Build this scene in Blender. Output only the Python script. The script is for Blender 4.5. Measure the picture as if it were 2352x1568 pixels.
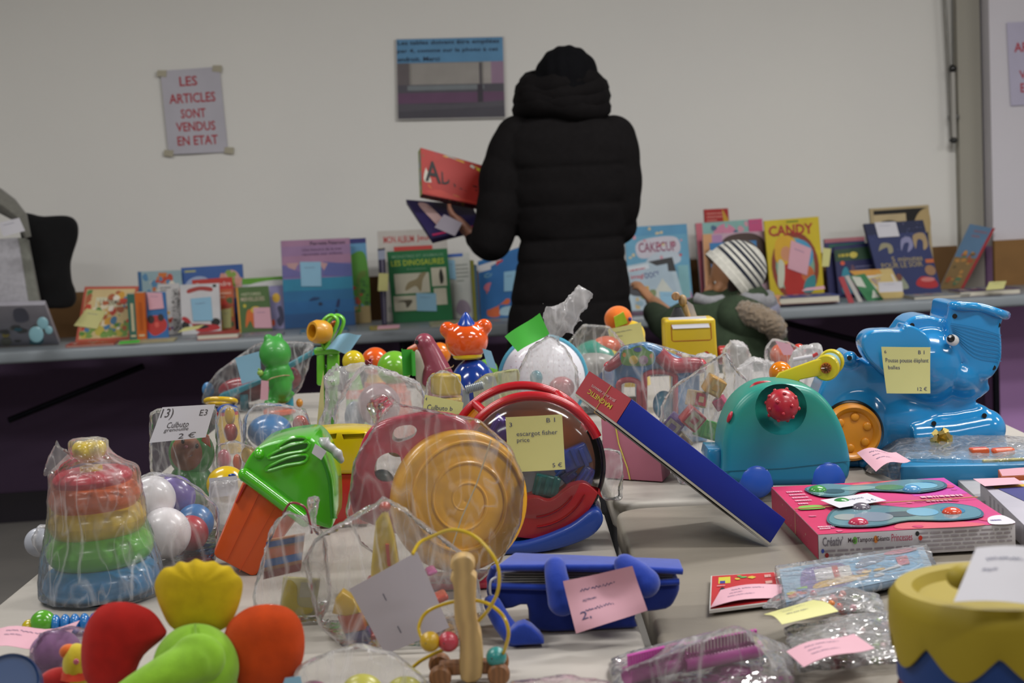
import bpy, bmesh, math, random
from mathutils import Vector, Matrix, Euler, noise
from math import sin, cos, pi, radians, sqrt, exp
for o in list(bpy.data.objects): bpy.data.objects.remove(o)
SC = bpy.context.scene
COL = SC.collection
# ------------------------------------------------------------ camera
FPX = 3691.0; PITCH = 5.33; ROLL = 0.048; CAMZ = 1.22; TZ = 0.74
cam = bpy.data.cameras.new('camera'); cam.sensor_width = 22.3; cam.lens = FPX*22.3/2352
cam.clip_start = .05; cam.clip_end = 60
cam.dof.use_dof = True; cam.dof.focus_distance = 2.35; cam.dof.aperture_fstop = 4.9
camo = bpy.data.objects.new('camera', cam); COL.objects.link(camo); SC.camera = camo
RC = Matrix.Rotation(radians(90-PITCH), 3, 'X') @ Matrix.Rotation(-ROLL, 3, 'Z')
camo.matrix_world = Matrix.Translation((0, 0, CAMZ)) @ RC.to_4x4()
# ------------------------------------------------------------ world, exposure
SC.view_settings.view_transform = 'Standard'; SC.view_settings.look = 'None'
SC.view_settings.gamma = 1.0; SC.view_settings.use_curve_mapping = False
SC.view_settings.exposure = 0.0
SC.cycles.transparent_max_bounces = 24; SC.cycles.max_bounces = 7
SC.cycles.caustics_reflective = False; SC.cycles.caustics_refractive = False
SC.cycles.sample_clamp_indirect = 4.0
W = bpy.data.worlds.new('hall_ambient'); SC.world = W; W.use_nodes = True
W.node_tree.nodes['Background'].inputs[0].default_value = (.86, .93, 1.0, 1)
W.node_tree.nodes['Background'].inputs[1].default_value = .42
def lamp(x, y, z, sx, sy, e, c=(1, .985, .96)):
    l = bpy.data.lights.new('ceiling_tube_light', 'AREA'); l.shape = 'RECTANGLE'; l.size = sx; l.size_y = sy
    l.energy = e; l.color = c
    o = bpy.data.objects.new('ceiling_tube_light', l); o.location = (x, y, z); COL.objects.link(o)
LAMPS = [(-1.6, -.6), (1.4, -.6), (-1.6, 1.6), (1.4, 1.6), (-1.6, 3.6), (1.4, 3.6), (4.0, 3.0), (4.0, .4)]
LE = [24, 28, 32, 40, 32, 70, 46, 32]
for (x, y), e in zip(LAMPS, LE): lamp(x, y, 2.93, 1.2, .28, e)
# ------------------------------------------------------------ pixel helpers (2352x1568)
def ray(u, v): return RC @ Vector(((u-1176)/FPX, -(v-784)/FPX, -1))
def pt(u, v, Y):
    d = ray(u, v); return Vector((0, 0, CAMZ)) + d*(Y/d.y)
def tab(u, v, z=TZ):
    d = ray(u, v); return Vector((0, 0, CAMZ)) + d*((z-CAMZ)/d.z)
def px(Y): return Y/FPX
# ------------------------------------------------------------ colours and materials
def lin(c):
    return c/12.92 if c <= .04045 else ((c+.055)/1.055)**2.4
GAIN = 0.84
def rgb(h):
    h = h.lstrip('#'); h = ''.join(c*2 for c in h) if len(h) == 3 else h
    return tuple(min(.9, lin(int(h[i:i+2], 16)/255)*GAIN) for i in (0, 2, 4))
MC = {}
def mat(h, kind='plastic', **k):
    key = (h, kind, tuple(sorted(k.items())))
    if key in MC: return MC[key]
    m = bpy.data.materials.new(kind + '_' + h.lstrip('#')); m.use_nodes = True
    nt = m.node_tree; N = nt.nodes; L = nt.links; b = N['Principled BSDF']; out = N['Material Output']
    c = rgb(h)
    def nd(t, **kw):
        n = N.new(t)
        for a, v in kw.items(): setattr(n, a, v)
        return n
    def bump(scale, strength, dist=.002, detail=3, src=None):
        bp = nd('ShaderNodeBump'); bp.inputs['Strength'].default_value = strength; bp.inputs['Distance'].default_value = dist
        if src is None:
            t = nd('ShaderNodeTexCoord'); n = nd('ShaderNodeTexNoise'); n.inputs['Scale'].default_value = scale; n.inputs['Detail'].default_value = detail
            L.new(t.outputs['Object'], n.inputs['Vector']); src = n.outputs['Fac']
        L.new(src, bp.inputs['Height']); return bp
    def vary(c, amt, scale, detail=4):
        t = nd('ShaderNodeTexCoord'); n = nd('ShaderNodeTexNoise'); n.inputs['Scale'].default_value = scale; n.inputs['Detail'].default_value = detail
        r = nd('ShaderNodeValToRGB'); L.new(t.outputs['Object'], n.inputs['Vector']); L.new(n.outputs['Fac'], r.inputs['Fac'])
        r.color_ramp.elements[0].position = .3; r.color_ramp.elements[1].position = .7
        r.color_ramp.elements[0].color = (*[x*(1-amt) for x in c], 1); r.color_ramp.elements[1].color = (*[min(1, x*(1+amt)) for x in c], 1)
        return r.outputs['Color']
    b.inputs['Base Color'].default_value = (*c, 1)
    if kind == 'plastic':
        b.inputs['Roughness'].default_value = k.get('rough', .22)
        L.new(vary(c, .04, 9), b.inputs['Base Color'])
        b.inputs['Subsurface Weight'].default_value = 0
        b.inputs['Coat Weight'].default_value = k.get('coat', .25); b.inputs['Coat Roughness'].default_value = .08
        L.new(bump(25, .05).outputs[0], b.inputs['Normal'])
    elif kind == 'paper':
        b.inputs['Roughness'].default_value = k.get('rough', .6); L.new(vary(c, .03, 12), b.inputs['Base Color'])
        L.new(bump(60, .1, .001).outputs[0], b.inputs['Normal'])
    elif kind == 'print':
        b.inputs['Roughness'].default_value = k.get('rough', .5); b.inputs['Specular IOR Level'].default_value = .3; L.new(vary(c, .07, 14), b.inputs['Base Color'])
    elif kind == 'cloth':
        b.inputs['Roughness'].default_value = .92; b.inputs['Specular IOR Level'].default_value = k.get('spec', .3); L.new(vary(c, .12, 60), b.inputs['Base Color'])
        b.inputs['Sheen Weight'].default_value = k.get('sheen', .25)
        L.new(bump(k.get('scale', 500), .35, .001).outputs[0], b.inputs['Normal'])
    elif kind == 'wood':
        t = nd('ShaderNodeTexCoord'); w = nd('ShaderNodeTexWave'); w.inputs['Scale'].default_value = k.get('scale', 40); w.inputs['Distortion'].default_value = 3
        L.new(t.outputs['Object'], w.inputs['Vector']); r = nd('ShaderNodeValToRGB'); L.new(w.outputs['Fac'], r.inputs['Fac'])
        r.color_ramp.elements[0].color = (*[x*.72 for x in c], 1); r.color_ramp.elements[1].color = (*c, 1)
        L.new(r.outputs['Color'], b.inputs['Base Color']); b.inputs['Roughness'].default_value = .45
    elif kind == 'skin':
        b.inputs['Roughness'].default_value = .5; L.new(vary(c, .08, 18), b.inputs['Base Color'])
    elif kind == 'metal':
        b.inputs['Metallic'].default_value = 1; b.inputs['Roughness'].default_value = k.get('rough', .25)
        L.new(vary(c, .1, 30), b.inputs['Base Color'])
    elif kind == 'foil':
        b.inputs['Metallic'].default_value = .9; b.inputs['Roughness'].default_value = .12
        L.new(bump(60, .6, .004).outputs[0], b.inputs['Normal'])
    elif kind == 'emit':
        b.inputs['Emission Color'].default_value = (*c, 1); b.inputs['Emission Strength'].default_value = k.get('e', 3)
    elif kind in ('film', 'frost', 'tint'):
        # thin plastic film: see-through, with glossy crinkles and a little milky scatter
        film = kind != 'tint'; sc_ = k.get('scale', 16)
        tr = nd('ShaderNodeBsdfTransparent'); tr.inputs[0].default_value = (*([.985]*3 if film else [x**.6 for x in c]), 1)
        t = nd('ShaderNodeTexCoord'); mpn = nd('ShaderNodeMapping'); mpn.inputs['Scale'].default_value = k.get('stretch', (1, 1, .3)); L.new(t.outputs['Object'], mpn.inputs[0])
        def tex(sc, det, dis):
            n = nd('ShaderNodeTexNoise'); n.inputs['Scale'].default_value = sc; n.inputs['Detail'].default_value = det; n.inputs['Distortion'].default_value = dis
            L.new(mpn.outputs[0], n.inputs['Vector']); return n.outputs['Fac']
        def mth(op, a, b_=None, clamp=False):
            n = nd('ShaderNodeMath', operation=op); n.use_clamp = clamp
            for i_, q_ in enumerate((a, b_)):
                if q_ is None: continue
                if isinstance(q_, (int, float)): n.inputs[i_].default_value = q_
                else: L.new(q_, n.inputs[i_])
            return n.outputs[0]
        def ridge(f, w): return mth('SUBTRACT', 1, mth('DIVIDE', mth('ABSOLUTE', mth('SUBTRACT', f, .5)), w), True)
        r1 = ridge(tex(sc_*1.1, 1, .5), .035); r2 = ridge(tex(sc_*3.2, 1, .4), .05)
        hgt = mth('ADD', mth('ADD', mth('MULTIPLY', tex(sc_*1.2, 3, 1), 1.2), mth('MULTIPLY', r1, .10)), mth('MULTIPLY', r2, .06))
        bp = bump(0, k.get('bump', .8) if film else .03, k.get('dist', .006), src=hgt)
        lw = nd('ShaderNodeLayerWeight'); lw.inputs['Blend'].default_value = .3; L.new(bp.outputs[0], lw.inputs['Normal'])
        a0 = k.get('a0', .06 if kind == 'film' else .30)+(.05 if film else 0); a1 = k.get('a1', .5 if kind == 'film' else .8)
        fac = mth('ADD', a0, mth('MULTIPLY', mth('POWER', lw.outputs['Facing'], 1.4), a1-a0), True)
        if film:
            fac = mth('ADD', fac, mth('MULTIPLY', mth('MULTIPLY', r1, mth('POWER', tex(sc_*.6, 1, 0), 2)), k.get('fold', .9)), True); fac = mth('ADD', fac, mth('MULTIPLY', mth('MULTIPLY', r2, mth('POWER', tex(sc_*.8, 1, 1), 2)), k.get('fold', .9)*.6), True)
            d1 = nd('ShaderNodeBsdfDiffuse'); d2 = nd('ShaderNodeBsdfTranslucent'); c2 = [min(1, x*1.28) for x in c]
            for d_ in (d1, d2): d_.inputs[0].default_value = (*c2, 1); L.new(bp.outputs[0], d_.inputs['Normal'])
            dm = nd('ShaderNodeMixShader'); dm.inputs[0].default_value = .45; L.new(d1.outputs[0], dm.inputs[1]); L.new(d2.outputs[0], dm.inputs[2]); body = dm.outputs[0]
        else: b.inputs['Roughness'].default_value = k.get('rough', .1); body = b.outputs[0]
        mx = nd('ShaderNodeMixShader'); L.new(fac, mx.inputs[0]); L.new(tr.outputs[0], mx.inputs[1]); L.new(body, mx.inputs[2])
        gl = nd('ShaderNodeBsdfGlossy'); gl.inputs['Roughness'].default_value = .1; L.new(bp.outputs[0], gl.inputs['Normal'])
        fr = nd('ShaderNodeFresnel'); fr.inputs[0].default_value = k.get('ior', 1.3); L.new(bp.outputs[0], fr.inputs['Normal'])
        m2 = nd('ShaderNodeMixShader'); L.new(fr.outputs[0], m2.inputs[0]); L.new(mx.outputs[0], m2.inputs[1]); L.new(gl.outputs[0], m2.inputs[2])
        L.new(m2.outputs[0], out.inputs['Surface'])
    MC[key] = m; return m
# ------------------------------------------------------------ curves
def smooth(pts, n=6, closed=True):
    P = [Vector(p) for p in pts]; out = []; N_ = len(P)
    rng = range(N_) if closed else range(N_-1)
    for i in rng:
        g = lambda j: P[j % N_] if closed else P[max(0, min(N_-1, j))]
        a, b, c, d = g(i-1), g(i), g(i+1), g(i+2)
        for s in range(n):
            t = s/n
            out.append(.5*((2*b)+(c-a)*t+(2*a-5*b+4*c-d)*t*t+(3*b-a-3*c+d)*t**3))
    if not closed: out.append(P[-1])
    return out
def frame(p0, p1):
    z = (p1-p0).normalized(); up = Vector((0, 0, 1)) if abs(z.z) < .95 else Vector((1, 0, 0))
    x = up.cross(z).normalized(); y = z.cross(x)
    return Matrix((x, y, z)).transposed()
class Quad:
    """four world corners: bottom-left, bottom-right, top-right, top-left"""
    def __init__(s, A, B, C, D, curl=None):
        s.A, s.B, s.C, s.D = [Vector(p) for p in (A, B, C, D)]; s.curl = curl
        s.n = (s.B-s.A).cross(s.D-s.A).normalized()
        s.w = (s.B-s.A).length; s.h = (s.D-s.A).length
    def __call__(s, a, b, o=0):
        p = s.A*(1-a)*(1-b)+s.B*a*(1-b)+s.C*a*b+s.D*(1-a)*b
        if s.curl: o += s.curl(a, b)
        return p + s.n*o
    def side(s, which, t):
        n = s.n*-t
        if which == 'bottom': return Quad(s.A+n, s.B+n, s.B, s.A)
        if which == 'right': return Quad(s.B, s.B+n, s.C+n, s.C)
        if which == 'left': return Quad(s.A+n, s.A, s.D, s.D+n)
        if which == 'top': return Quad(s.D, s.C, s.C+n, s.D+n)
def qpx(c, Y):
    """quad from pixel corners bl,br,tr,tl with depth(s)"""
    if not isinstance(Y, (list, tuple)): Y = [Y]*4
    return Quad(*[pt(p[0], p[1], y) for p, y in zip(c, Y)])
TXT = {}
def textmesh(s, thick=0.0):
    if (s, thick) in TXT: return TXT[(s, thick)]
    cu = bpy.data.curves.new('t', 'FONT'); cu.body = s; cu.resolution_u = 2; cu.offset = thick
    ob = bpy.data.objects.new('t', cu); COL.objects.link(ob)
    me = bpy.data.meshes.new_from_object(ob.evaluated_get(bpy.context.evaluated_depsgraph_get()))
    V = [v.co.copy() for v in me.vertices]; F = [tuple(p.vertices) for p in me.polygons]
    bpy.data.objects.remove(ob); bpy.data.meshes.remove(me); bpy.data.curves.remove(cu)
    if V:
        x0 = min(v.x for v in V); x1 = max(v.x for v in V); y0 = min(v.y for v in V); y1 = max(v.y for v in V)
        V = [((v.x-x0)/max(1e-6, x1-x0), (v.y-y0)/max(1e-6, y1-y0)) for v in V]
    TXT[(s, thick)] = (V, F); return V, F
SCR = [  # strokes of a hand, for illegible writing
]
class MB:
    def __init__(s, name='', parent=None, kind=None, label=None):
        s.name = name; s.par = parent; s.V = []; s.F = []; s.mi = []; s.sm = []; s.mats = []; s.kind = kind; s.label = label
    def mid(s, m):
        if isinstance(m, str): m = mat(m)
        if m not in s.mats: s.mats.append(m)
        return s.mats.index(m)
    def add(s, V, F, m, sm=True, M=None):
        o = len(s.V); i = s.mid(m)
        s.V += [(M @ Vector(v)) if M is not None else Vector(v) for v in V]
        s.F += [tuple(x+o for x in f) for f in F]; s.mi += [i]*len(F); s.sm += [sm]*len(F)
        return s
    def bm(s, bm, m, sm=True, M=None):
        bm.verts.index_update()
        s.add([v.co.copy() for v in bm.verts], [tuple(v.index for v in f.verts) for f in bm.faces], m, sm, M); bm.free(); return s
    def box(s, c, size, m, bev=0, rot=None, seg=3):
        b = bmesh.new(); bmesh.ops.create_cube(b, size=1); bmesh.ops.scale(b, vec=Vector(size), verts=b.verts)
        if bev: bmesh.ops.bevel(b, geom=list(b.edges), offset=bev, segments=seg, affect='EDGES', profile=.5)
        R = (Euler([radians(a) for a in rot]).to_matrix() if isinstance(rot, (tuple, list)) else (rot or Matrix.Identity(3))).to_4x4()
        return s.bm(b, m, bool(bev), Matrix.Translation(Vector(c)) @ R)
    def hexa(s, q, t, m, bev=0, seg=2):
        """box behind a Quad"""
        P = [q.A, q.B, q.C, q.D]; n = q.n*-t
        b = bmesh.new(); f = [b.verts.new(p) for p in P]; k = [b.verts.new(p+n) for p in P]
        b.faces.new(f); b.faces.new(k[::-1])
        for i in range(4): b.faces.new((f[i], k[i], k[(i+1) % 4], f[(i+1) % 4]))
        if bev: bmesh.ops.bevel(b, geom=list(b.edges), offset=bev, segments=seg, affect='EDGES', profile=.5)
        return s.bm(b, m, bool(bev))
    def ell(s, c, r, m, rot=None, seg=28, ring=18):
        if not isinstance(r, (tuple, list)): r = (r, r, r)
        V = []; F = []
        for j in range(1, ring):
            a = pi*j/ring
            for i in range(seg):
                t = 2*pi*i/seg; V.append((r[0]*sin(a)*cos(t), r[1]*sin(a)*sin(t), r[2]*cos(a)))
        V += [(0, 0, r[2]), (0, 0, -r[2])]; n = len(V)
        for j in range(ring-2):
            for i in range(seg): F.append((j*seg+i, (j+1)*seg+i, (j+1)*seg+(i+1) % seg, j*seg+(i+1) % seg))
        for i in range(seg): F.append((n-2, i, (i+1) % seg)); F.append((n-1, (ring-2)*seg+(i+1) % seg, (ring-2)*seg+i))
        R = (Euler([radians(a) for a in rot]).to_matrix() if isinstance(rot, (tuple, list)) else (rot or Matrix.Identity(3))).to_4x4()
        return s.add(V, F, m, True, Matrix.Translation(Vector(c)) @ R)
    def tube(s, pts, r, m, seg=10, closed=False, flat=1.0, caps=True, wob=None, flatx=1.0):
        pts = [Vector(p) for p in pts]; n = len(pts); V = []; F = []; px_ = None
        for i, p in enumerate(pts):
            a = pts[(i-1) % n] if closed or i > 0 else p; b = pts[(i+1) % n] if closed or i < n-1 else p
            t = (b-a).normalized()
            if px_ is None:
                up = Vector((0, 0, 1)) if abs(t.z) < .9 else Vector((0, 1, 0)); x = up.cross(t).normalized()
            else: x = (px_ - t*px_.dot(t)).normalized()
            px_ = x; y = t.cross(x); rr = r[i] if isinstance(r, (list, tuple)) else r
            for k in range(seg):
                q = 2*pi*k/seg; w = 1 if wob is None else wob(i, k)
                V.append(p + (x*cos(q)*flatx+y*sin(q)*flat)*rr*w)
        for i in range(n if closed else n-1):
            for k in range(seg):
                F.append((i*seg+k, i*seg+(k+1) % seg, ((i+1) % n)*seg+(k+1) % seg, ((i+1) % n)*seg+k))
        if not closed and caps: F.append(tuple(range(seg))[::-1]); F.append(tuple((n-1)*seg+k for k in range(seg)))
        return s.add(V, F, m, True)
    def cyl(s, p0, p1, r, m, r1=None, seg=28, bev=0):
        p0 = Vector(p0); p1 = Vector(p1); L_ = (p1-p0).length; r1 = r if r1 is None else r1
        pr = [(0, 0), (r-bev, 0), (r, bev), (r1, L_-bev), (r1-bev, L_), (0, L_)] if bev else [(0, 0), (r, 0), (r, 0), (r1, L_), (r1, L_), (0, L_)]
        M = Matrix.Translation(p0) @ frame(p0, p1).to_4x4()
        return s.lathe(pr, m, M, seg)
    def lathe(s, pr, m, M=None, seg=36, sm=True, wob=None):
        V = []; F = []
        for j, (r, z) in enumerate(pr):
            for i in range(seg):
                t = 2*pi*i/seg; w = 1 if wob is None else wob(t, j/(len(pr)-1))
                V.append((r*w*cos(t), r*w*sin(t), z))
        for j in range(len(pr)-1):
            for i in range(seg): F.append((j*seg+i, j*seg+(i+1) % seg, (j+1)*seg+(i+1) % seg, (j+1)*seg+i))
        return s.add(V, F, m, sm, M)
    def slab(s, pts, d, m, bev=0, seg=3, sm=True):
        """extrude a planar outline of world points by vector d, with rounded rims"""
        b = bmesh.new(); d = Vector(d); P = [Vector(p) for p in pts]
        f = b.faces.new([b.verts.new(p) for p in P]); b.normal_update()
        if f.normal.dot(d) > 0: f.normal_flip()
        g = bmesh.ops.extrude_face_region(b, geom=[f], use_keep_orig=True)
        nf = [e for e in g['geom'] if isinstance(e, bmesh.types.BMVert)]
        bmesh.ops.translate(b, vec=d, verts=nf); bmesh.ops.recalc_face_normals(b, faces=b.faces)
        if bev:
            E = [e for e in b.edges if any(len(x.verts) > 4 for x in e.link_faces)]
            bmesh.ops.bevel(b, geom=E, offset=bev, segments=seg, affect='EDGES', profile=.5, clamp_overlap=True)
        bmesh.ops.triangulate(b, faces=[x for x in b.faces if len(x.verts) > 4])
        return s.bm(b, m, sm)
    def poly(s, q, pts, m, o=.0004, sm=False):
        b = bmesh.new(); f = b.faces.new([b.verts.new((p[0], p[1], 0)) for p in pts]); bmesh.ops.triangulate(b, faces=[f])
        if q.curl:
            for _ in range(3):
                E = [e for e in b.edges if e.calc_length() > .12]
                if E: bmesh.ops.subdivide_edges(b, edges=E, cuts=1); bmesh.ops.triangulate(b, faces=[f for f in b.faces if len(f.verts) > 3])
        V = [q(v.co.x, v.co.y, o) for v in b.verts]; b.verts.index_update(); F = [tuple(v.index for v in f.verts) for f in b.faces]; b.free()
        return s.add(V, F, m, sm)
    def text(s, q, st, box, m, o=.0008, thick=.0):
        V, F = textmesh(st, thick*.45); x0, y0, x1, y1 = box
        return s.add([q(x0+(x1-x0)*a, y0+(y1-y0)*b, o) for a, b in V], F, m, False)
    def scrawl(s, q, box, m, seed=0, words=2, o=.0008, th=.02):
        """hand-written strokes nobody can read"""
        r = random.Random(seed); x0, y0, x1, y1 = box; n = int(14*words); h = (y1-y0)
        P = []
        for i in range(n+1):
            t = i/n; P.append((x0+(x1-x0)*t, y0+h*(.3+.25*sin(i*2.2+seed)+.35*(r.random()-.3))))
        for i in range(n):
            if i % 9 == 8: continue
            a, b = P[i], P[i+1]; s.add([q(a[0], a[1], o), q(b[0], b[1], o), q(b[0], b[1]+th, o), q(a[0], a[1]+th, o)], [(0, 1, 2, 3)], m, False)
    def art(s, q, spec, o0=.0003, kind='print'):
        o = o0
        for it in spec:
            k = it[0]; o += .00016
            if k == 'r':
                x0, y0, x1, y1, c = it[1:6]; s.poly(q, [(x0, y0), (x1, y0), (x1, y1), (x0, y1)], mat(c, kind), o)
            elif k == 'e':
                cx, cy, rx, ry, c = it[1:6]; s.poly(q, [(cx+rx*cos(2*pi*i/24), cy+ry*sin(2*pi*i/24)) for i in range(24)], mat(c, kind), o)
            elif k == 'p': s.poly(q, it[1], mat(it[2], kind), o)
            elif k == 'b': # blob smooth
                s.poly(q, [(p.x, p.y) for p in smooth([(a, b, 0) for a, b in it[1]], 5)], mat(it[2], kind), o)
            elif k == 't': s.text(q, it[1], it[2], mat(it[3], kind), o, it[4] if len(it) > 4 else .01)
            elif k == 'l': # lines of small print
                x0, y0, x1, y1, n, c = it[1:7]
                r = random.Random(n)
                for i in range(n):
                    yy = y1-(y1-y0)*(i+.5)/n; hh = (y1-y0)/n*.42; x = x0; e = x0+(x1-x0)*(1 if i < n-1 else .6)
                    while x < e:
                        w_ = (x1-x0)*r.uniform(.04, .13); s.poly(q, [(x, yy-hh/2), (min(e, x+w_), yy-hh/2), (min(e, x+w_), yy+hh/2), (x, yy+hh/2)], mat(c, kind), o); x += w_+(x1-x0)*.025
            elif k == 'n': # scatter of small coloured spots
                x0, y0, x1, y1, n, cs, sz = it[1:8]; r = random.Random(it[8] if len(it) > 8 else n)
                for i in range(n):
                    cx = r.uniform(x0, x1); cy = r.uniform(y0, y1); a = r.uniform(.5, 1.2)*sz; a2 = a*q.w/q.h*r.uniform(.6, 1.3)
                    s.poly(q, [(min(x1+.02, max(x0-.02, cx+a*r.uniform(.7, 1.2)*cos(2*pi*j/9))), min(y1+.02, max(y0-.02, cy+a2*r.uniform(.7, 1.2)*sin(2*pi*j/9)))) for j in range(9)], mat(r.choice(cs), kind), o+i*1e-5)
        return s
    def sheet(s, q, m, n=10, t=.0003):
        V = []; F = []
        for k in (t, 0):
            for j in range(n+1):
                for i in range(n+1): V.append(q(i/n, j/n, k))
        K = (n+1)**2
        for j in range(n):
            for i in range(n):
                a = j*(n+1)+i; F.append((a, a+1, a+n+2, a+n+1)); F.append((K+a+n+1, K+a+n+2, K+a+1, K+a))
        E = [(i, i+1) for i in range(n)]+[(n*(n+1)+i+1, n*(n+1)+i) for i in range(n)]
        E += [((j+1)*(n+1), j*(n+1)) for j in range(n)]+[(j*(n+1)+n, (j+1)*(n+1)+n) for j in range(n)]
        for a, b in E: F.append((b, a, K+a, K+b))
        return s.add(V, F, m, True)
    def remesh(s, vox, m=None, it=3, disp=None):
        """fuse everything collected so far into one skin"""
        me = bpy.data.meshes.new('t'); me.from_pydata([tuple(v) for v in s.V], [], s.F)
        ob = bpy.data.objects.new('t', me); COL.objects.link(ob)
        md = ob.modifiers.new('r', 'REMESH'); md.mode = 'VOXEL'; md.voxel_size = vox
        if it: sm = ob.modifiers.new('s', 'SMOOTH'); sm.iterations = it; sm.factor = .5
        dg = bpy.context.evaluated_depsgraph_get(); me2 = bpy.data.meshes.new_from_object(ob.evaluated_get(dg))
        V = [v.co.copy() for v in me2.vertices]; F = [tuple(p.vertices) for p in me2.polygons]
        if disp: V = [v+n.vector*disp(v) for v, n in zip(V, me2.vertex_normals)]
        mm = m or s.mats[0]
        bpy.data.objects.remove(ob); bpy.data.meshes.remove(me); bpy.data.meshes.remove(me2)
        s.V = []; s.F = []; s.mi = []; s.sm = []; s.mats = []
        return s.add(V, F, mm, True)
    def cut(s, o):
        """cut the shapes in builder o out of this one (which has one material)"""
        obs = []
        for z in (s, o):
            me = bpy.data.meshes.new('t'); me.from_pydata([tuple(v) for v in z.V], [], z.F)
            b = bmesh.new(); b.from_mesh(me); bmesh.ops.remove_doubles(b, verts=b.verts, dist=1e-6); bmesh.ops.recalc_face_normals(b, faces=b.faces); b.to_mesh(me); b.free()
            ob = bpy.data.objects.new('t', me); COL.objects.link(ob); obs.append(ob)
        md = obs[0].modifiers.new('c', 'BOOLEAN'); md.operation = 'DIFFERENCE'; md.object = obs[1]; md.solver = 'EXACT'
        me = bpy.data.meshes.new_from_object(obs[0].evaluated_get(bpy.context.evaluated_depsgraph_get()))
        V = [v.co.copy() for v in me.vertices]; F = [tuple(p.vertices) for p in me.polygons]; m = s.mats[0]
        for ob in obs: bpy.data.objects.remove(ob)
        s.V = []; s.F = []; s.mi = []; s.sm = []; s.mats = []
        return s.add(V, F, m, True)
    def prism(s, q, w, m, bev=0):
        """box spanned by a Quad and the vector w"""
        w = Vector(w); P = [q.A, q.B, q.C, q.D]; b = bmesh.new(); f = [b.verts.new(p) for p in P]; k = [b.verts.new(p+w) for p in P]
        b.faces.new(f); b.faces.new(k[::-1])
        for i in range(4): b.faces.new((f[i], k[i], k[(i+1) % 4], f[(i+1) % 4]))
        if bev: bmesh.ops.bevel(b, geom=list(b.edges), offset=bev, segments=2, affect='EDGES', profile=.5)
        return s.bm(b, m, bool(bev))
    def hull(s, pts, m):
        b = bmesh.new()
        for p in pts: b.verts.new(Vector(p))
        r = bmesh.ops.convex_hull(b, input=b.verts)
        bmesh.ops.delete(b, geom=[g for g in set(r['geom_interior']+r['geom_unused']) if isinstance(g, bmesh.types.BMVert)], context='VERTS')
        return s.bm(b, m, True)
    def build(s, name, origin, parent=None):
        me = bpy.data.meshes.new(name); me.from_pydata([tuple(v-origin) for v in s.V], [], s.F)
        for m in s.mats: me.materials.append(m)
        me.polygons.foreach_set('material_index', s.mi); me.polygons.foreach_set('use_smooth', s.sm)
        me.update(); me.validate()
        try: me.set_sharp_from_angle(angle=radians(42))
        except Exception: pass
        o = bpy.data.objects.new(name, me); COL.objects.link(o)
        if parent: o.parent = parent
        if s.kind: o['kind'] = s.kind
        if s.label: o['label'] = s.label
        return o
class Thing:
    def __init__(s, name, label=None, cat=None, group=None, kind=None):
        s.name = name; s.label = label; s.cat = cat; s.group = group; s.kind = kind; s.parts = []
    def part(s, name=None, parent=None, **k):
        m = MB(name, parent, **k); s.parts.append(m); return m
    def done(s):
        s.parts = [p for p in s.parts if p.V]
        A = [v for p in s.parts for v in p.V]
        o = Vector(((min(v.x for v in A)+max(v.x for v in A))/2, (min(v.y for v in A)+max(v.y for v in A))/2, min(v.z for v in A)))
        if len(s.parts) == 1 and s.parts[0].name is None:
            r = s.parts[0].build(s.name, o); r.location = o
        else:
            r = bpy.data.objects.new(s.name, None); COL.objects.link(r); r.location = o; r.empty_display_size = .02
            for p in s.parts:
                if p.par is None: p.ob = p.build(p.name or s.name+'_body', o, r)
            for p in s.parts:
                if p.par is not None: p.ob = p.build(p.name, o, p.par.ob)
        if s.label: r['label'] = s.label; r['category'] = s.cat
        if s.group: r['group'] = s.group
        if s.kind: r['kind'] = s.kind
        return r
def struct(name): return Thing(name, kind='structure')
def crumple(amp, scale, seed=0.0, knots=()):
    def f(v):
        p = v*scale+Vector((seed, seed*.7, 0)); n = noise.noise(p); q = v*scale*2.1+Vector((3, seed, 1))
        D = noise.voronoi(q)[0]; e = max(0, 1-(D[1]-D[0])*4)
        d = amp*(e*.55-abs(n)*2.6+.3)
        for (a, ax, sg) in knots:
            w = v-a; h = w.dot(ax); r = w-ax*h; L_ = w.length
            if h < .01 and L_ < .11:
                fr = frame(Vector((0, 0, 0)), ax); an = math.atan2(r.dot(fr.col[1]), r.dot(fr.col[0])); d += .0016*(1-L_/.11)*sin(an*13+sg+noise.noise(v*30)*2)
        return d
    return f
def bag(label, hulls, seed=0, vox=.006, amp=.004, scale=22, kind='film', tails=(), grow=0, group=None, m=None, name='plastic_bag', **k):
    """plastic bag shrunk round its contents: hulls = lists of world points; tails = (knot, tip, width, ruffles)"""
    t = Thing(name, label, 'bag', group); b = t.part()
    m = m or mat('#f4f2f4', kind, **k)
    for h in hulls: b.hull(h, m)
    for (a, c, w0, w1) in tails:
        a = Vector(a); c = Vector(c); n = 9; r = random.Random(seed)
        P = [a.lerp(c, i/n) for i in range(n+1)]
        b.tube(P, [(w0+(w1-w0)*(i/n)**.8) for i in range(n+1)], m, seg=20, flatx=.42, wob=lambda i, kk, n=n, ph=seed: 1+.30*(i/n)*sin(kk*2*pi*5/20+ph)+.12*sin(i*2.1+ph))
    b.remesh(vox, m, 1, crumple(amp, scale, seed*3.1, [(Vector(a), (Vector(c)-Vector(a)).normalized(), seed) for a, c, _, _ in tails[:1]]))
    return t.done()
NOTEC = {'y': '#d6d38c', 'p': '#d9a5b4', 'b': '#8cbcd8', 'w': '#d2d0d8', 'g': '#3ab52c'}
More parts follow.
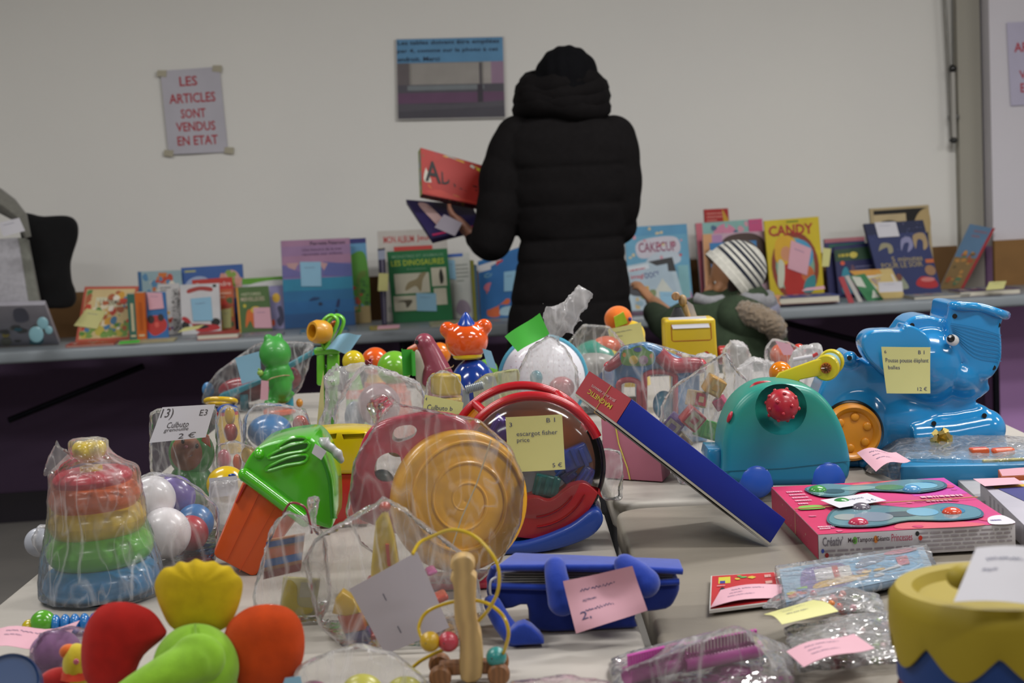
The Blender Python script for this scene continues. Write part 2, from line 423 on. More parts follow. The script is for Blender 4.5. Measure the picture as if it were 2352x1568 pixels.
def note(label, corners, Y, c='y', lines=(), curl=None, group=None, ink='#3a3f6e', name='price_note', scr=0):
    """paper note. lines: (text, s0, t0, s1, t1)"""
    t = Thing(name, label, 'note', group); q = qpx(corners, Y) if not isinstance(corners, Quad) else corners
    q.curl = curl or (lambda a, b: .012*q.w*sin(3*a+1)+.03*q.w*(1-b)**2)
    p = t.part('sheet' if (lines or scr) else None); p.sheet(q, mat(NOTEC.get(c, c), 'paper'))
    if lines or scr:
        w = t.part('writing')
        for L_ in lines: w.text(q, L_[0], L_[1:5], mat(ink, 'paper'), .0008, L_[5] if len(L_) > 5 else -.004)
        for i in range(scr): w.scrawl(q, (.2, .72-.2*i, .3+.5*((i*7+3) % 5)/5+.1, .80-.2*i), mat(ink, 'paper'), seed=i+len(label))
    return t.done()
def ppts(lst, Y0, Y1=None):
    """hull points: pixel outline at two depths"""
    out = []
    for p in lst:
        out.append(pt(p[0], p[1], Y0)); out.append(pt(p[0], p[1], Y1 or Y0))
    return out
def tz(p, z=TZ+.0008):
    return [Vector((q.x, q.y, max(q.z, z))) for q in p]
# ============================================================ room
TAN = .10     # the book wall recedes slightly to the right
def wallY(x, base=6.55): return base + TAN*x
def wp(u, v, base=6.55):
    d = ray(u, v); t = base/(d.y-TAN*d.x); return Vector((0, 0, CAMZ))+d*t
wallang = math.atan(TAN)
def wallbox(mb, x0, x1, z0, z1, b0, b1, m, bev=0):
    """box running along the back wall: x range, z range, base-depth range"""
    V = []
    for z in (z0, z1):
        for x, b in ((x0, b0), (x1, b0), (x1, b1), (x0, b1)): V.append(Vector((x, wallY(x, b), z)))
    bm = bmesh.new(); v = [bm.verts.new(p) for p in V]
    for f in ((3, 2, 1, 0), (4, 5, 6, 7), (0, 1, 5, 4), (1, 2, 6, 5), (2, 3, 7, 6), (3, 0, 4, 7)): bm.faces.new([v[i] for i in f])
    if bev: bmesh.ops.bevel(bm, geom=list(bm.edges), offset=bev, segments=3, affect='EDGES', profile=.5)
    mb.bm(bm, m, bool(bev))
def wallmat(h, h2=None, sc=1.2):
    m = bpy.data.materials.new('wall_paint'); m.use_nodes = True; nt = m.node_tree; b = nt.nodes['Principled BSDF']
    t = nt.nodes.new('ShaderNodeTexCoord'); n = nt.nodes.new('ShaderNodeTexNoise'); n.inputs['Scale'].default_value = sc; n.inputs['Detail'].default_value = 6
    r = nt.nodes.new('ShaderNodeValToRGB'); c = rgb(h); c2 = rgb(h2 or h)
    r.color_ramp.elements[0].color = (*c, 1); r.color_ramp.elements[1].color = (*c2, 1); r.color_ramp.elements[0].position = .35; r.color_ramp.elements[1].position = .65
    nt.links.new(t.outputs['Object'], n.inputs['Vector']); nt.links.new(n.outputs['Fac'], r.inputs['Fac']); nt.links.new(r.outputs['Color'], b.inputs['Base Color'])
    n2 = nt.nodes.new('ShaderNodeTexNoise'); n2.inputs['Scale'].default_value = 60; bp = nt.nodes.new('ShaderNodeBump'); bp.inputs['Strength'].default_value = .12; bp.inputs['Distance'].default_value = .003
    nt.links.new(t.outputs['Object'], n2.inputs['Vector']); nt.links.new(n2.outputs['Fac'], bp.inputs['Height']); nt.links.new(bp.outputs[0], b.inputs['Normal'])
    b.inputs['Roughness'].default_value = .85; return m
WHITE = wallmat('#eceae6', '#f0eee9'); PURP = wallmat('#54405c', '#5a4462'); LILAC = wallmat('#d8d4dc', '#dedae2')
xc = wp(2247, 300).x; PW = .16
TRZ0, TRZ1 = .80, .905
t = struct('wall_back'); b = t.part(); wallbox(b, -5, xc, .88, 3.0, 6.55, 6.70, WHITE); wallbox(b, -5, xc, 0, .88, 6.55, 6.70, PURP); t.done()
xs = xc + .02
t = struct('wall_pillar'); b = t.part()
wallbox(b, xc+.006, xc+2.8, .90, 3.0, 6.55-PW, 6.70, LILAC); wallbox(b, xc+.006, xc+2.8, 0, .90, 6.55-PW, 6.70, wallmat('#c898d6', '#cea0dc')); t.done()  # lower purple made paler than the back wall's, painting in the light there
t = struct('wall_left'); t.part().box((-5.05, 2.2, 1.5), (.1, 8.4, 3), WHITE); t.done()
t = struct('wall_right'); t.part().box((6.3, 2.0, 1.5), (.1, 10.6, 3), WHITE); t.done()
t = struct('wall_front'); t.part().box((.6, -3.1, 1.5), (11.6, .1, 3), WHITE); t.done()
t = struct('floor'); t.part().box((.6, 2.1, -.025), (11.4, 10.4, .05), wallmat('#6e6b68', '#7a7672', 3)); t.done()
t = struct('ceiling'); t.part().box((.6, 2.1, 3.03), (11.6, 10.6, .05), wallmat('#c8c6c0', '#cecbc4', 1)); t.done()
t = struct('baseboard_back'); b = t.part(); wallbox(b, -4.9, xc, 0, .12, 6.535, 6.549, mat('#2c2830')); t.done()
# brown board running along the wall behind the books
t = struct('trim_1'); b = t.part(); wallbox(b, -4.9, xc-.11, .70, .905, 6.52, 6.549, mat('#7d5c38', 'print', rough=.7)); t.done()
t = struct('trim_2'); b = t.part(); wallbox(b, xc-.0, xc+2.7, .72, .925, 6.52-PW, 6.549-PW, mat('#8c673c', 'print', rough=.7)); t.done()
t = struct('pillar_return_shade'); b = t.part(); wallbox(b, xc-.10, xc-.002, .55, 2.999, 6.49, 6.549, wallmat('#a5a196', '#aaa69a')); t.done()  # wall strip toned darker to stand in for the shaded pillar return
# ceiling fixtures round the tube lights
for i, (x, y) in enumerate(LAMPS):
    t = Thing('ceiling_light', 'long rectangular ceiling lamp with white housing above the hall', 'lamp', 'ceiling lamps of the hall')
    b = t.part('housing')
    for sx in (-1, 1): b.box((x+sx*.63, y, 2.965), (.04, .36, .075), '#d8d8d8', .004)
    for sy in (-1, 1): b.box((x, y+sy*.165, 2.965), (1.3, .03, .075), '#d8d8d8', .004)
    b.box((x, y, 2.995), (1.28, .34, .012), '#e8e8e8')
    t.part('tube').cyl((x-.58, y, 2.955), (x+.58, y, 2.955), .014, mat('#fff6e4', 'emit', e=2)); t.done()
# pole hanging by the corner
t = Thing('window_pole', 'thin grey hanging pole with black end caps on the back wall by the corner', 'pole')
b = t.part('rod'); A0 = wp(2168, -40, 6.50); A1 = wp(2187, 318, 6.50); b.tube([A0, A1], .007, mat('#8d8b86', 'metal', rough=.5))
b2 = t.part('grip'); B0 = wp(2188, 158, 6.485); b2.tube([B0, wp(2192, 318, 6.485)], .010, mat('#b3b0aa'))
c1 = t.part('end_cap'); c1.ell(B0, .017, '#101010'); c2 = t.part('end_cap'); c2.ell(wp(2190, 322, 6.485), (.018, .018, .013), '#1a1a1a')
t.part('cord').tube([wp(2186, -40, 6.49), wp(2188, 158, 6.49)], .004, '#6b6a66')
for z in (.10, .9): pass
m_ = t.part('wall_bracket'); pz = wp(2188, 270, 6.53); m_.box(pz, (.03, .10, .02), '#5b5a57', .003); t.done()
# posters
def wq(c, base=6.545): return Quad(*[wp(a, b, base) for a, b in c])
t = Thing('wall_notice', 'white paper notice reading LES ARTICLES SONT VENDUS EN ETAT in red on the wall', 'notice')
q = wq([(388, 355), (524, 349), (504, 153), (369, 163)], 6.543); q.curl = lambda a, b: .004+.003*sin(5*a+2*b)
b = t.part('sheet'); b.sheet(q, mat('#c2bfca', 'paper'))
RED = mat('#b5303c', 'print')
for s_, bx in (('LES', (.30, .80, .60, .915)), ('ARTICLES', (.10, .60, .88, .715)), ('SONT', (.27, .42, .69, .53)), ('VENDUS', (.17, .265, .83, .375)), ('EN ETAT', (.17, .10, .85, .21))):
    t.part('text_line').text(q, s_, bx, RED, .0015, .035)
for a, c in ((.02, .97), (.96, .98), (1.02, .02), (0.0, .02)):
    tp = t.part('tape'); tp.poly(q, [(a-.09, c-.03), (a+.07, c-.05), (a+.09, c+.03), (a-.07, c+.04)], mat('#b4ad98', 'paper'), .002)
t.done()
t = Thing('wall_notice', 'white notice with red capitals cut by the right edge of the photo, on the pillar', 'notice')
q = wq([(2322, 243), (2462, 236), (2452, 44), (2312, 52)], 6.543-PW); b = t.part('sheet'); b.sheet(q, mat('#bdb8d0', 'paper'))
for s_, bx in (('LES', (.34, .80, .64, .915)), ('ARTICLES', (.10, .64, .88, .755)), ('SONT', (.30, .46, .70, .57)), ('VENDUS', (.16, .32, .83, .42)), ('EN ETAT', (.17, .155, .83, .265))):
    t.part('text_line').text(q, s_, bx, RED, .0015, .035)
t.done()
t = Thing('photo_notice', 'printed photo sheet with blue text band above a picture of an empty table', 'notice')
q = wq([(912, 276), (1163, 271), (1158, 84), (908, 90)], 6.543); q.curl = lambda a, b: .003+.005*(1-b)**3
b = t.part('sheet'); b.sheet(q, mat('#c9c6c4', 'paper')); w = t.part('print')
w.art(q, [('r', .01, .70, .985, .995, '#5d93bd'), ('r', .01, .015, .985, .70, '#8d8984'), ('r', .01, .39, .12, .70, '#6a6265'), ('r', .14, .42, .78, .69, '#a09b96'), ('r', .76, .38, .785, .69, '#555055'),
 ('r', .80, .42, .985, .70, '#aaa4a0'), ('r', .87, .42, .985, .70, '#9b7f98'), ('r', .01, .30, .985, .43, '#55525c'), ('r', .10, .36, .80, .42, '#7c8388'), ('r', .01, .20, .985, .33, '#6a4a68'),
 ('r', .74, .20, .79, .42, '#3d3742'), ('r', .01, .015, .985, .20, '#4b4852'), ('p', [(.01, .2), (.5, .18), (.985, .22), (.985, .15), (.01, .1)], '#57545d'),
 ('t', 'Les tables doivent être empilées', (.02, .91, .95, .975), '#1c2740', .02), ('t', 'par 4, comme sur la photo à cet', (.015, .815, .94, .875), '#1c2740', .02), ('t', 'endroit. Merci', (.015, .72, .40, .775), '#1c2740', .02)], .0015)
t.done()
for u, v, r_ in ((630, 262, .006), (676, 284, .009), (875, 446, .006)):
    pass
# ============================================================ book tables along the wall
t = Thing('trestle_table', 'long grey table against the wall carrying the books', 'table')
BT0 = 5.86
b = t.part('table_top'); wallbox(b, -3.2, xc+.8, TZ-.045, TZ, BT0, 6.38, mat('#8f979e', 'plastic', rough=.5), .012)
for x in (-2.7, -.4, .35, wp(2288, 900, BT0+.06).x):
    for dx, bb in ((0, BT0+.06), (0, BT0+.42)):
        l_ = t.part('leg'); l_.tube([(x, wallY(x, bb), TZ-.05), (x, wallY(x, bb), .0)], .014, mat('#23232a', 'metal', rough=.5))
for (u0, v0, u1, v1) in ((20, 965, 330, 840), (1790, 738, 2000, 790)):
    l_ = t.part('brace'); l_.tube([wp(u0, v0, BT0+.25), wp(u1, v1, BT0+.25)], .012, mat('#1c1c22', 'metal', rough=.5))
t.done()
# ============================================================ near tables
def near_table(x0, x1, y0, y1, label, dz=0, col='#b8b2aa'):
    t = Thing('folding_table', label, 'table'); b = t.part('table_top')
    r = .05; P = []
    for cx, cy, a0 in ((x1-r, y0+r, -90), (x1-r, y1-r, 0), (x0+r, y1-r, 90), (x0+r, y0+r, 180)):
        for k in range(6):
            a = radians(a0+k*18); P.append((cx+r*cos(a), cy+r*sin(a), TZ+dz))
    b.slab(P, (0, 0, -.045), tabmat(col), .007, 3)
    for x in (x0+.08, x1-.08):
        for y in (y0+.18, y1-.18):
            t.part('leg').tube([(x, y, TZ+dz-.045), (x, y, 0)], .013, mat('#55565a', 'metal', rough=.5))
    t.done()
def tabmat(h):
    m = bpy.data.materials.new('table_plastic'); m.use_nodes = True; nt = m.node_tree; b = nt.nodes['Principled BSDF']; c = rgb(h)
    t = nt.nodes.new('ShaderNodeTexCoord'); mp = nt.nodes.new('ShaderNodeMapping'); mp.inputs['Scale'].default_value = (2, 9, 2); mp.inputs['Rotation'].default_value = (0, 0, 1.2)
    n = nt.nodes.new('ShaderNodeTexNoise'); n.inputs['Scale'].default_value = 2.2; n.inputs['Detail'].default_value = 9; n.inputs['Roughness'].default_value = .7
    r = nt.nodes.new('ShaderNodeValToRGB'); r.color_ramp.elements[0].position = .35; r.color_ramp.elements[1].position = .62
    r.color_ramp.elements[0].color = (*[x*.93 for x in c], 1); r.color_ramp.elements[1].color = (*c, 1)
    L = nt.links; L.new(t.outputs['Object'], mp.inputs[0]); L.new(mp.outputs[0], n.inputs['Vector']); L.new(n.outputs['Fac'], r.inputs['Fac']); L.new(r.outputs['Color'], b.inputs['Base Color'])
    b.inputs['Roughness'].default_value = .42
    bp = nt.nodes.new('ShaderNodeBump'); bp.inputs['Strength'].default_value = .15; bp.inputs['Distance'].default_value = .002; n3 = nt.nodes.new('ShaderNodeTexNoise'); n3.inputs['Scale'].default_value = 90
    L.new(t.outputs['Object'], n3.inputs['Vector']); L.new(n3.outputs['Fac'], bp.inputs['Height']); L.new(bp.outputs[0], b.inputs['Normal']); return m
SX0 = tab(1385, 1200).x; SX = tab(1458, 1340).x
YS = 2.40
near_table(-.655, .125, YS+.006, 4.02, 'white folding table at back left under the frog figure and bear')
near_table(.142, .925, YS+.006, 4.02, 'white folding table at back right under the blue elephant')
near_table(-.655, .125, .70, YS-.006, 'white folding table at front left under the stacking rings and snail')
near_table(.142, .925, .70, YS-.006, 'greyish folding table at front right under the pink stamp box', -.004, '#938b7f')  # white top given a darker colour to carry the shadows on it
# ============================================================ books on the wall tables
# how far from the room each book stands on the table, back row to front row
ROW = {'red-framed picture book': 6.1, 'pale blue busy board': 6.3, 'white picture book with rounded': 6.22, 'blue board book with a big red': 6.05, 'large blue picture book with cloud': 6.31, 'orange red comic': 6.25, 'white picture book with a red racing': 6.17, 'green and white magazine peeping': 6.27, 'lavender book': 6.2, 'small dark green': 6.12, 'book with blue sky': 6.26, 'large book with a purple': 6.19, 'white music album': 6.26, 'white booklet with blue top': 6.21, 'green book titled LES': 6.17, 'blue storybook with an orange': 6.14, 'light blue baking': 6.2, 'pale blue children': 6.12, 'red and yellow tabbed': 6.34, 'teal and pink magazine': 6.27, 'magazine with a brown': 6.21, 'blue booklet with pink star': 6.17, 'yellow comic album with big': 6.15, 'dark blue book with pink top': 6.26, 'navy album with green': 6.2, 'tall cream': 6.32, 'large navy storybook': 6.12}
def book(label, c, art, bg, t=.012, lean=.05, by=6.15, dY=None, name='book', spine=None, group=None, cat='book', pages='#d8d2c2', hang=None):
    """c = bl, br, tr, tl in pixels; the bottom corners stand on the table"""
    A = tab(*c[0]); B = tab(*c[1])
    by = next((v for k_, v in ROW.items() if label.startswith(k_)), by)
    A = fit(A, c[0], by, by); B = fit(B, c[1], by, by)
    D = pt(*c[3], A.y+lean); C = pt(*c[2], B.y+lean); q = Quad(A, B, C, D)
    T = Thing(name, label, cat, group); m = T.part('cover')
    W_ = min(.0022, t*.3); m.hexa(q, W_, mat(bg, 'print'))
    back = Quad(q(0, 0, -t+W_), q(1, 0, -t+W_), q(1, 1, -t+W_), q(0, 1, -t+W_)); m.hexa(back, W_, mat(bg, 'print'))
    sp = Quad(q(-.003, 0, .0), q(.004, 0, .0), q(.004, 1, .0), q(-.003, 1, .0)); m.hexa(sp, t, mat(spine or bg, 'print'))
    m.art(q, art)
    pg = T.part('pages'); pq = Quad(q(.01, .008, -W_), q(.985, .008, -W_), q(.985, .99, -W_), q(.01, .99, -W_)); pg.hexa(pq, t-2*W_, mat(pages, 'paper'))
    T.done(); return q
def fit(p, c, lo=5.92, hi=6.34):
    """keep a standing point on the table top between its front and back rim"""
    y = p.y-TAN*p.x
    if y > hi or y < lo:
        y2 = min(hi, max(lo, y)); k = wp(c[0], c[1], y2); p = Vector((k.x, k.y, TZ))
    return Vector((p.x, p.y, TZ+.0006))
def flat(label, c, h, bg, art=(), pages='#d8d2c2', name='book', group=None, z=TZ+.0006, back=.13):
    """book lying down: c = left px, right px of its front lower edge; h thickness (m)"""
    A = fit(0*tab(1, 700), c[0], 5.885, 5.885); B = fit(0*tab(1, 700), c[1], 5.885, 5.885); A.z = B.z = z; n = Vector((-(B-A).y, (B-A).x, 0)).normalized()*back
    T = Thing(name, label, 'book', group); m = T.part('cover'); up = Vector((0, 0, h))
    q = Quad(A+up, B+up, B+n+up, A+n+up); w = min(.002, h*.3)
    m.hexa(q, w, mat(bg, 'print')); q2 = Quad(A+Vector((0, 0, w)), B+Vector((0, 0, w)), B+n+Vector((0, 0, w)), A+n+Vector((0, 0, w))); m.hexa(q2, w, mat(bg, 'print'))
    if art: m.art(q, art)
    e = (B-A).normalized()*.003; f = n.normalized()*.003
    pg = T.part('pages'); pg.hexa(Quad(A+up+e+f-Vector((0, 0, w)), B+up-e+f-Vector((0, 0, w)), B+n+up-e-Vector((0, 0, w)), A+n+up+e-Vector((0, 0, w))), h-2*w, mat(pages, 'paper'))
    T.done(); return q
def onq(q, box, o=.003, curl=None):
    """a note stuck to a quad"""
    return Quad(*[q(s, t, o) for s, t in box])
def stick(label, q, box, c, scr=1, lines=(), group=None):
    return note(label, onq(q, box), 0, c, scr=scr, lines=lines, group=group, ink='#6a6a90', curl=lambda a, b: .0015*(1-b)**2)
BZ = ['#c8452f', '#d8a23a', '#e6dcc0', '#5d8f4a', '#4a7fa8', '#b5613a', '#f0e8d8']
q = book('red-framed picture book with a busy farm cover leaning beside the black seat back', [(172, 768), (297, 764), (318, 657), (195, 658)],
 [('r', .0, .0, 1, 1, '#c45a44'), ('r', .05, .05, .95, .95, '#d8c08a'), ('n', .08, .08, .92, .92, 70, BZ, .07), ('r', .25, .62, .78, .80, '#d8d4b4'), ('n', .06, .08, .94, .3, 26, ['#5d8f3a', '#7aa04a', '#c8b84a'], .08), ('t', 'LA FERME', (.33, .66, .70, .76), '#5a4a3a')], '#b84a36')
stick('yellow note on the corner of the red-framed farm picture book', q, [(-.08, .30), (.36, .22), (.48, .54), (.1, .60)], 'y')
for (lb, x0, x1, yt, c) in (('thin green and cream spine standing between farm book and orange spine', 291, 310, 675, '#3f6f62'), ('thick orange spine standing left of the blue beetle book', 309, 331, 672, '#cf6a28')):
    A = fit(0*tab(1, 770), (x0+6, 770), 6.03, 6.03); B = fit(0*tab(1, 770), (x1+6, 770), 6.03, 6.03); D = pt(x0, yt, A.y); C = pt(x1, yt, B.y)
    T = Thing('book', lb, 'book'); q2 = Quad(A, B, C, D); T.part('cover').hexa(q2, .055, mat(c, 'print')).art(q2, [('r', .2, .08, .8, .12, '#d8c8a0'), ('r', .35, .2, .7, .8, '#c9c0a0' if x0 < 300 else '#b85a20')]); T.part('pages').hexa(Quad(q2(.1, .01, -.002), q2(.9, .01, -.002), q2(.9, 1.004, -.002), q2(.1, 1.004, -.002)), .05, mat('#cfc8b4', 'paper')); T.done()
book('pale blue busy board book at the back above the spotted white book', [(325, 745), (425, 740), (416, 620), (316, 624)], [('r', 0, 0, 1, 1, '#9db8c0'), ('n', .05, .4, .95, .95, 40, ['#c8503a', '#d8b84a', '#5a8fb8', '#e8e0d0', '#d87a3a'], .09), ('r', 0, 0, .08, 1, '#3a6a9a')], '#4a78a0', t=.01, lean=.03)
book('white picture book with rounded top and black speckled edge', [(372, 768), (417, 765), (411, 650), (362, 653)], [('r', 0, 0, 1, 1, '#cfcccc'), ('n', .62, .02, .98, .9, 90, ['#1a1a1a', '#3a3a3a'], .035), ('n', .1, .1, .6, .5, 14, ['#c83a3a', '#d8a83a', '#7a4a8a'], .1), ('l', .1, .85, .6, .95, 2, '#555')], '#d0cccc')
q = book('blue board book with a big red beetle car on its cover', [(337, 776), (388, 772), (380, 670), (330, 672)], [('r', 0, 0, 1, 1, '#2468a8'), ('b', [(.02, .25), (.1, .45), (.35, .5), (.7, .48), (.95, .35), (.9, .2), (.6, .1), (.3, .08)], '#b82a24'), ('e', .25, .42, .16, .09, '#2a1a1a'), ('e', .7, .45, .14, .08, '#2a1a1a'), ('e', .5, .3, .1, .06, '#d8564a')], '#1f5f9f')
stick('pink note at the top of the blue beetle car book', q, [(.2, .62), (.88, .64), (.84, .98), (.14, 1.0)], 'p')
q = book('large blue picture book with cloud and rabbits standing behind the red one', [(430, 750), (566, 744), (557, 606), (416, 615)], [('r', 0, 0, 1, 1, '#3a62a8'), ('b', [(.05, .7), (.1, .8), (.25, .85), (.4, .82), (.45, .7), (.25, .65)], '#a8b8d8'), ('b', [(.6, .6), (.68, .85), (.78, .92), (.9, .88), (.97, .7), (.9, .5), (.7, .5)], '#d8a8a0'), ('n', .62, .6, .98, .9, 14, ['#d89a8a', '#8aa84a', '#e8c8b8'], .06), ('l', .05, .9, .35, .97, 1, '#c8c870')], '#2f559a')
q = book('orange red comic book with the white title on a red band', [(447, 758), (541, 752), (533, 636), (441, 643)], [('r', 0, 0, 1, 1, '#c9603a'), ('r', 0, .78, 1, 1, '#c23428'), ('t', 'Comprendre', (.06, .82, .96, .93), '#e0c8c0', .02), ('n', .3, .05, .95, .6, 24, ['#c83a2a', '#3a4a6a', '#d8a83a', '#5a6a3a', '#d8906a'], .1), ('l', .55, .6, .95, .74, 2, '#e0b8a0')], '#b83a28')
stick('small yellow note low on the orange red comic book', q, [(.70, .05), (.9, .05), (.92, .42), (.68, .40)], 'y')
q = book('white picture book with a red racing car and red arched title', [(418, 765), (508, 757), (503, 650), (413, 654)], [('r', 0, 0, 1, 1, '#d0cfd2'), ('b', [(.2, .82), (.2, .9), (.5, .95), (.8, .92), (.8, .84), (.5, .87)], '#a83a34'), ('e', .1, .18, .1, .09, '#151515'), ('e', .87, .22, .12, .08, '#151515'), ('b', [(.02, .3), (.2, .22), (.5, .2), (.9, .16), (.96, .08), (.6, .04), (.35, .08), (.2, .3), (.06, .36)], '#b8242a'), ('b', [(.3, .17), (.5, .19), (.7, .14), (.5, .1)], '#151515'), ('e', .88, .95, .05, .03, '#1a2a1a')], '#c8c8cc')
stick('blue note in the middle of the white racing car book', q, [(.3, .26), (.8, .25), (.78, .73), (.26, .71)], 'b')
book('green and white magazine peeping out above the small green book', [(560, 748), (656, 744), (652, 634), (556, 640)], [('r', 0, 0, 1, 1, '#c4c8c8'), ('r', 0, .88, 1, 1, '#6aa83a'), ('b', [(.15, .80), (.2, .88), (.6, .93), (.95, .93), (.9, .84)], '#dcdcdc'), ('n', .1, .1, .9, .7, 30, ['#6a9a5a', '#c8a84a', '#8a9ab8'], .08)], '#b8c0b8', t=.006, lean=.02)
q = book('lavender book with a small yellow sun beside the ocean book', [(624, 752), (656, 748), (651, 655), (618, 657)], [('r', 0, 0, 1, 1, '#8f8ab4'), ('e', .45, .72, .28, .11, '#e0b43a'), ('b', [(.4, .2), (.6, .3), (.5, .5), (.8, .5), (.9, .2), (.6, .05)], '#3a3a5a'), ('e', .15, .15, .12, .08, '#d85a3a')], '#7f7aa8')
q = book('small dark green storybook with orange spine and white curly title', [(551, 768), (626, 762), (616, 656), (542, 660)], [('r', 0, 0, 1, 1, '#4a6a34'), ('r', 0, 0, .05, 1, '#d89a2a'), ('t', 'HISTOIRES', (.15, .80, .75, .87), '#c0c0a0', .02), ('t', 'MERVEILLEUSES', (.12, .68, .85, .77), '#c8b8a0', .02), ('b', [(.2, .1), (.25, .4), (.35, .5), (.5, .38), (.45, .1), (.35, .25)], '#d86a24'), ('e', .55, .48, .16, .08, '#d8b83a'), ('e', .22, .58, .05, .04, '#c8b83a')], '#44642e', spine='#d08a24', t=.02)
stick('pink note on the lower right of the dark green storybook', q, [(.46, .08), (1.0, .06), (.99, .52), (.48, .53)], 'p')
q = book('book with blue sky and tall green tree, behind the ocean book', [(795, 750), (853, 745), (840, 546), (770, 550)], [('r', 0, 0, 1, 1, '#6aa0c8'), ('r', 0, .94, 1, 1, '#3a3a7a'), ('b', [(.2, .5), (.3, .75), (.8, .85), (1, .7), (.98, .2), (.5, .3)], '#5a9a3a'), ('r', .0, 0, 1, .2, '#b09a6a'), ('b', [(.55, .2), (.6, .55), (.9, .62), (.9, .55), (.7, .5), (.66, .2)], '#6a8a3a'), ('n', .3, .1, .95, .5, 16, ['#4a8a34', '#3a6a34', '#b8503a'], .1)], '#5a90b8', lean=.04)
q = book('large book with a purple sky over a deep blue sea', [(655, 755), (817, 748), (803, 546), (645, 553)], [('r', 0, 0, 1, 1, '#2a6f9f'), ('r', 0, .56, 1, 1, '#8a74a8'), ('r', 0, .72, 1, 1, '#a87f9e'), ('r', 0, .82, 1, .93, '#9c7ba2'),
 ('r', 0, .42, 1, .56, '#2f86a8'), ('r', 0, 0, 1, .16, '#2a5a90'), ('r', 0, .16, 1, .3, '#2768a0'), ('p', [(.06, .74), (.14, .6), (.24, .74)], '#c0989a'), ('p', [(.0, .72), (.3, .62), (.56, .7), (.64, .58), (0, .58)], '#6f6aa4'), ('p', [(.6, .74), (1, .7), (1, .56), (.6, .58)], '#5f66a4'), ('p', [(.52, .74), (.6, .64), (.66, .72)], '#c0989a'),
 ('t', 'Pierrette Peterson', (.42, .935, .93, .975), '#3a3050', .02), ('t', 'Une histoire de la mer', (.3, .87, .88, .90), '#6a4a70'), ('t', 'racontée aux enfants', (.3, .82, .88, .85), '#6a4a70'), ('b', [(.36, .3), (.42, .34), (.52, .33), (.46, .31)], '#1c3f6f'), ('e', .52, .26, .03, .02, '#1c3050'), ('b', [(.74, .22), (.77, .3), (.8, .3), (.78, .22)], '#1c3060'), ('e', .74, .17, .02, .02, '#1c3050')], '#2a6a9c', t=.014)
stick('blue note in the centre of the purple sky sea book', q, [(.26, .47), (.55, .46), (.56, .74), (.26, .75)], 'b', 1)
q = book('white music album with red title, behind the green dinosaur book', [(880, 748), (1040, 740), (1025, 524), (867, 531)], [('r', 0, 0, 1, 1, '#c4beb8'), ('t', 'MON ALBUM', (.08, .86, .52, .94), '#b83838', .03), ('t', 'Jeunesse', (.56, .86, .98, .94), '#b83838', .03), ('r', .22, .74, .78, .82, '#c84640'), ('n', .1, .1, .9, .6, 20, ['#a8a8a0', '#c8a890'], .06)], '#c9c2bc')
A = fit(0*tab(1, 745), (878, 745), 6.10, 6.10); B = fit(0*tab(1, 745), (889, 744), 6.10, 6.10); T = Thing('book', 'dark striped spine standing at the left edge of the dinosaur book', 'book'); q2 = Quad(A, B, pt(884, 570, B.y), pt(868, 572, A.y)); T.part('cover').hexa(q2, .06, mat('#3a3450', 'print')).art(q2, [('r', .45, .02, .65, .98, '#8a8698'), ('r', .0, .86, 1, .98, '#a8b0c8')]); T.part('pages').hexa(Quad(q2(.2, .01, -.003), q2(.8, .01, -.003), q2(.8, 1.004, -.003), q2(.2, 1.004, -.003)), .055, mat('#c8c2ae', 'paper')); T.done()
note('yellow note hanging off the dark spine left of the dinosaur book', [(868, 668), (891, 668), (892, 628), (870, 627)], 6.02, 'y')
q = book('white booklet with blue top standing right of the dinosaur book', [(1040, 742), (1088, 738), (1078, 580), (1026, 584)], [('r', 0, 0, 1, 1, '#c6c8c2'), ('r', 0, .95, .7, 1, '#3a62b0'), ('l', .35, .55, .9, .85, 5, '#8a9088'), ('b', [(.2, .12), (.4, .28), (.75, .25), (.9, .1), (.5, .04)], '#9a8a9a')], '#c0c4c0')
stick('light blue note on the white booklet right of the dinosaur book', q, [(.0, .62), (.32, .60), (.32, .90), (-.02, .92)], 'b')
q = book('green book titled LES DINOSAURES with framed animal drawings', [(904, 748), (1041, 740), (1027, 570), (889, 578)], [('r', 0, 0, 1, 1, '#1d7040'), ('t', 'MONSTRES ET ANIMAUX', (.07, .90, .93, .94), '#7fa888'), ('t', 'LES DINOSAURES', (.05, .79, .93, .87), '#b8c83a', .03), ('t', 'de la préhistoire', (.3, .72, .62, .755), '#7fa888'),
 ('r', .08, .40, .66, .68, '#cdc8b4'), ('r', .70, .48, .95, .74, '#cdc8b4'), ('r', .72, .22, .93, .45, '#cdc8b4'), ('r', .04, .16, .42, .37, '#cdc8b4'), ('b', [(.25, .44), (.3, .55), (.45, .6), (.52, .67), (.62, .68), (.55, .58), (.5, .42), (.42, .5)], '#9a8c6a'), ('b', [(.84, .52), (.83, .65), (.87, .72), (.9, .6), (.88, .52)], '#2a2a24'), ('b', [(.1, .29), (.2, .31), (.35, .3), (.25, .2), (.22, .28)], '#5a5444')], '#1c6a3c', t=.015)
stick('blue note on the lower middle of the dinosaur book', q, [(.41, .15), (.74, .13), (.75, .38), (.42, .40)], 'b')
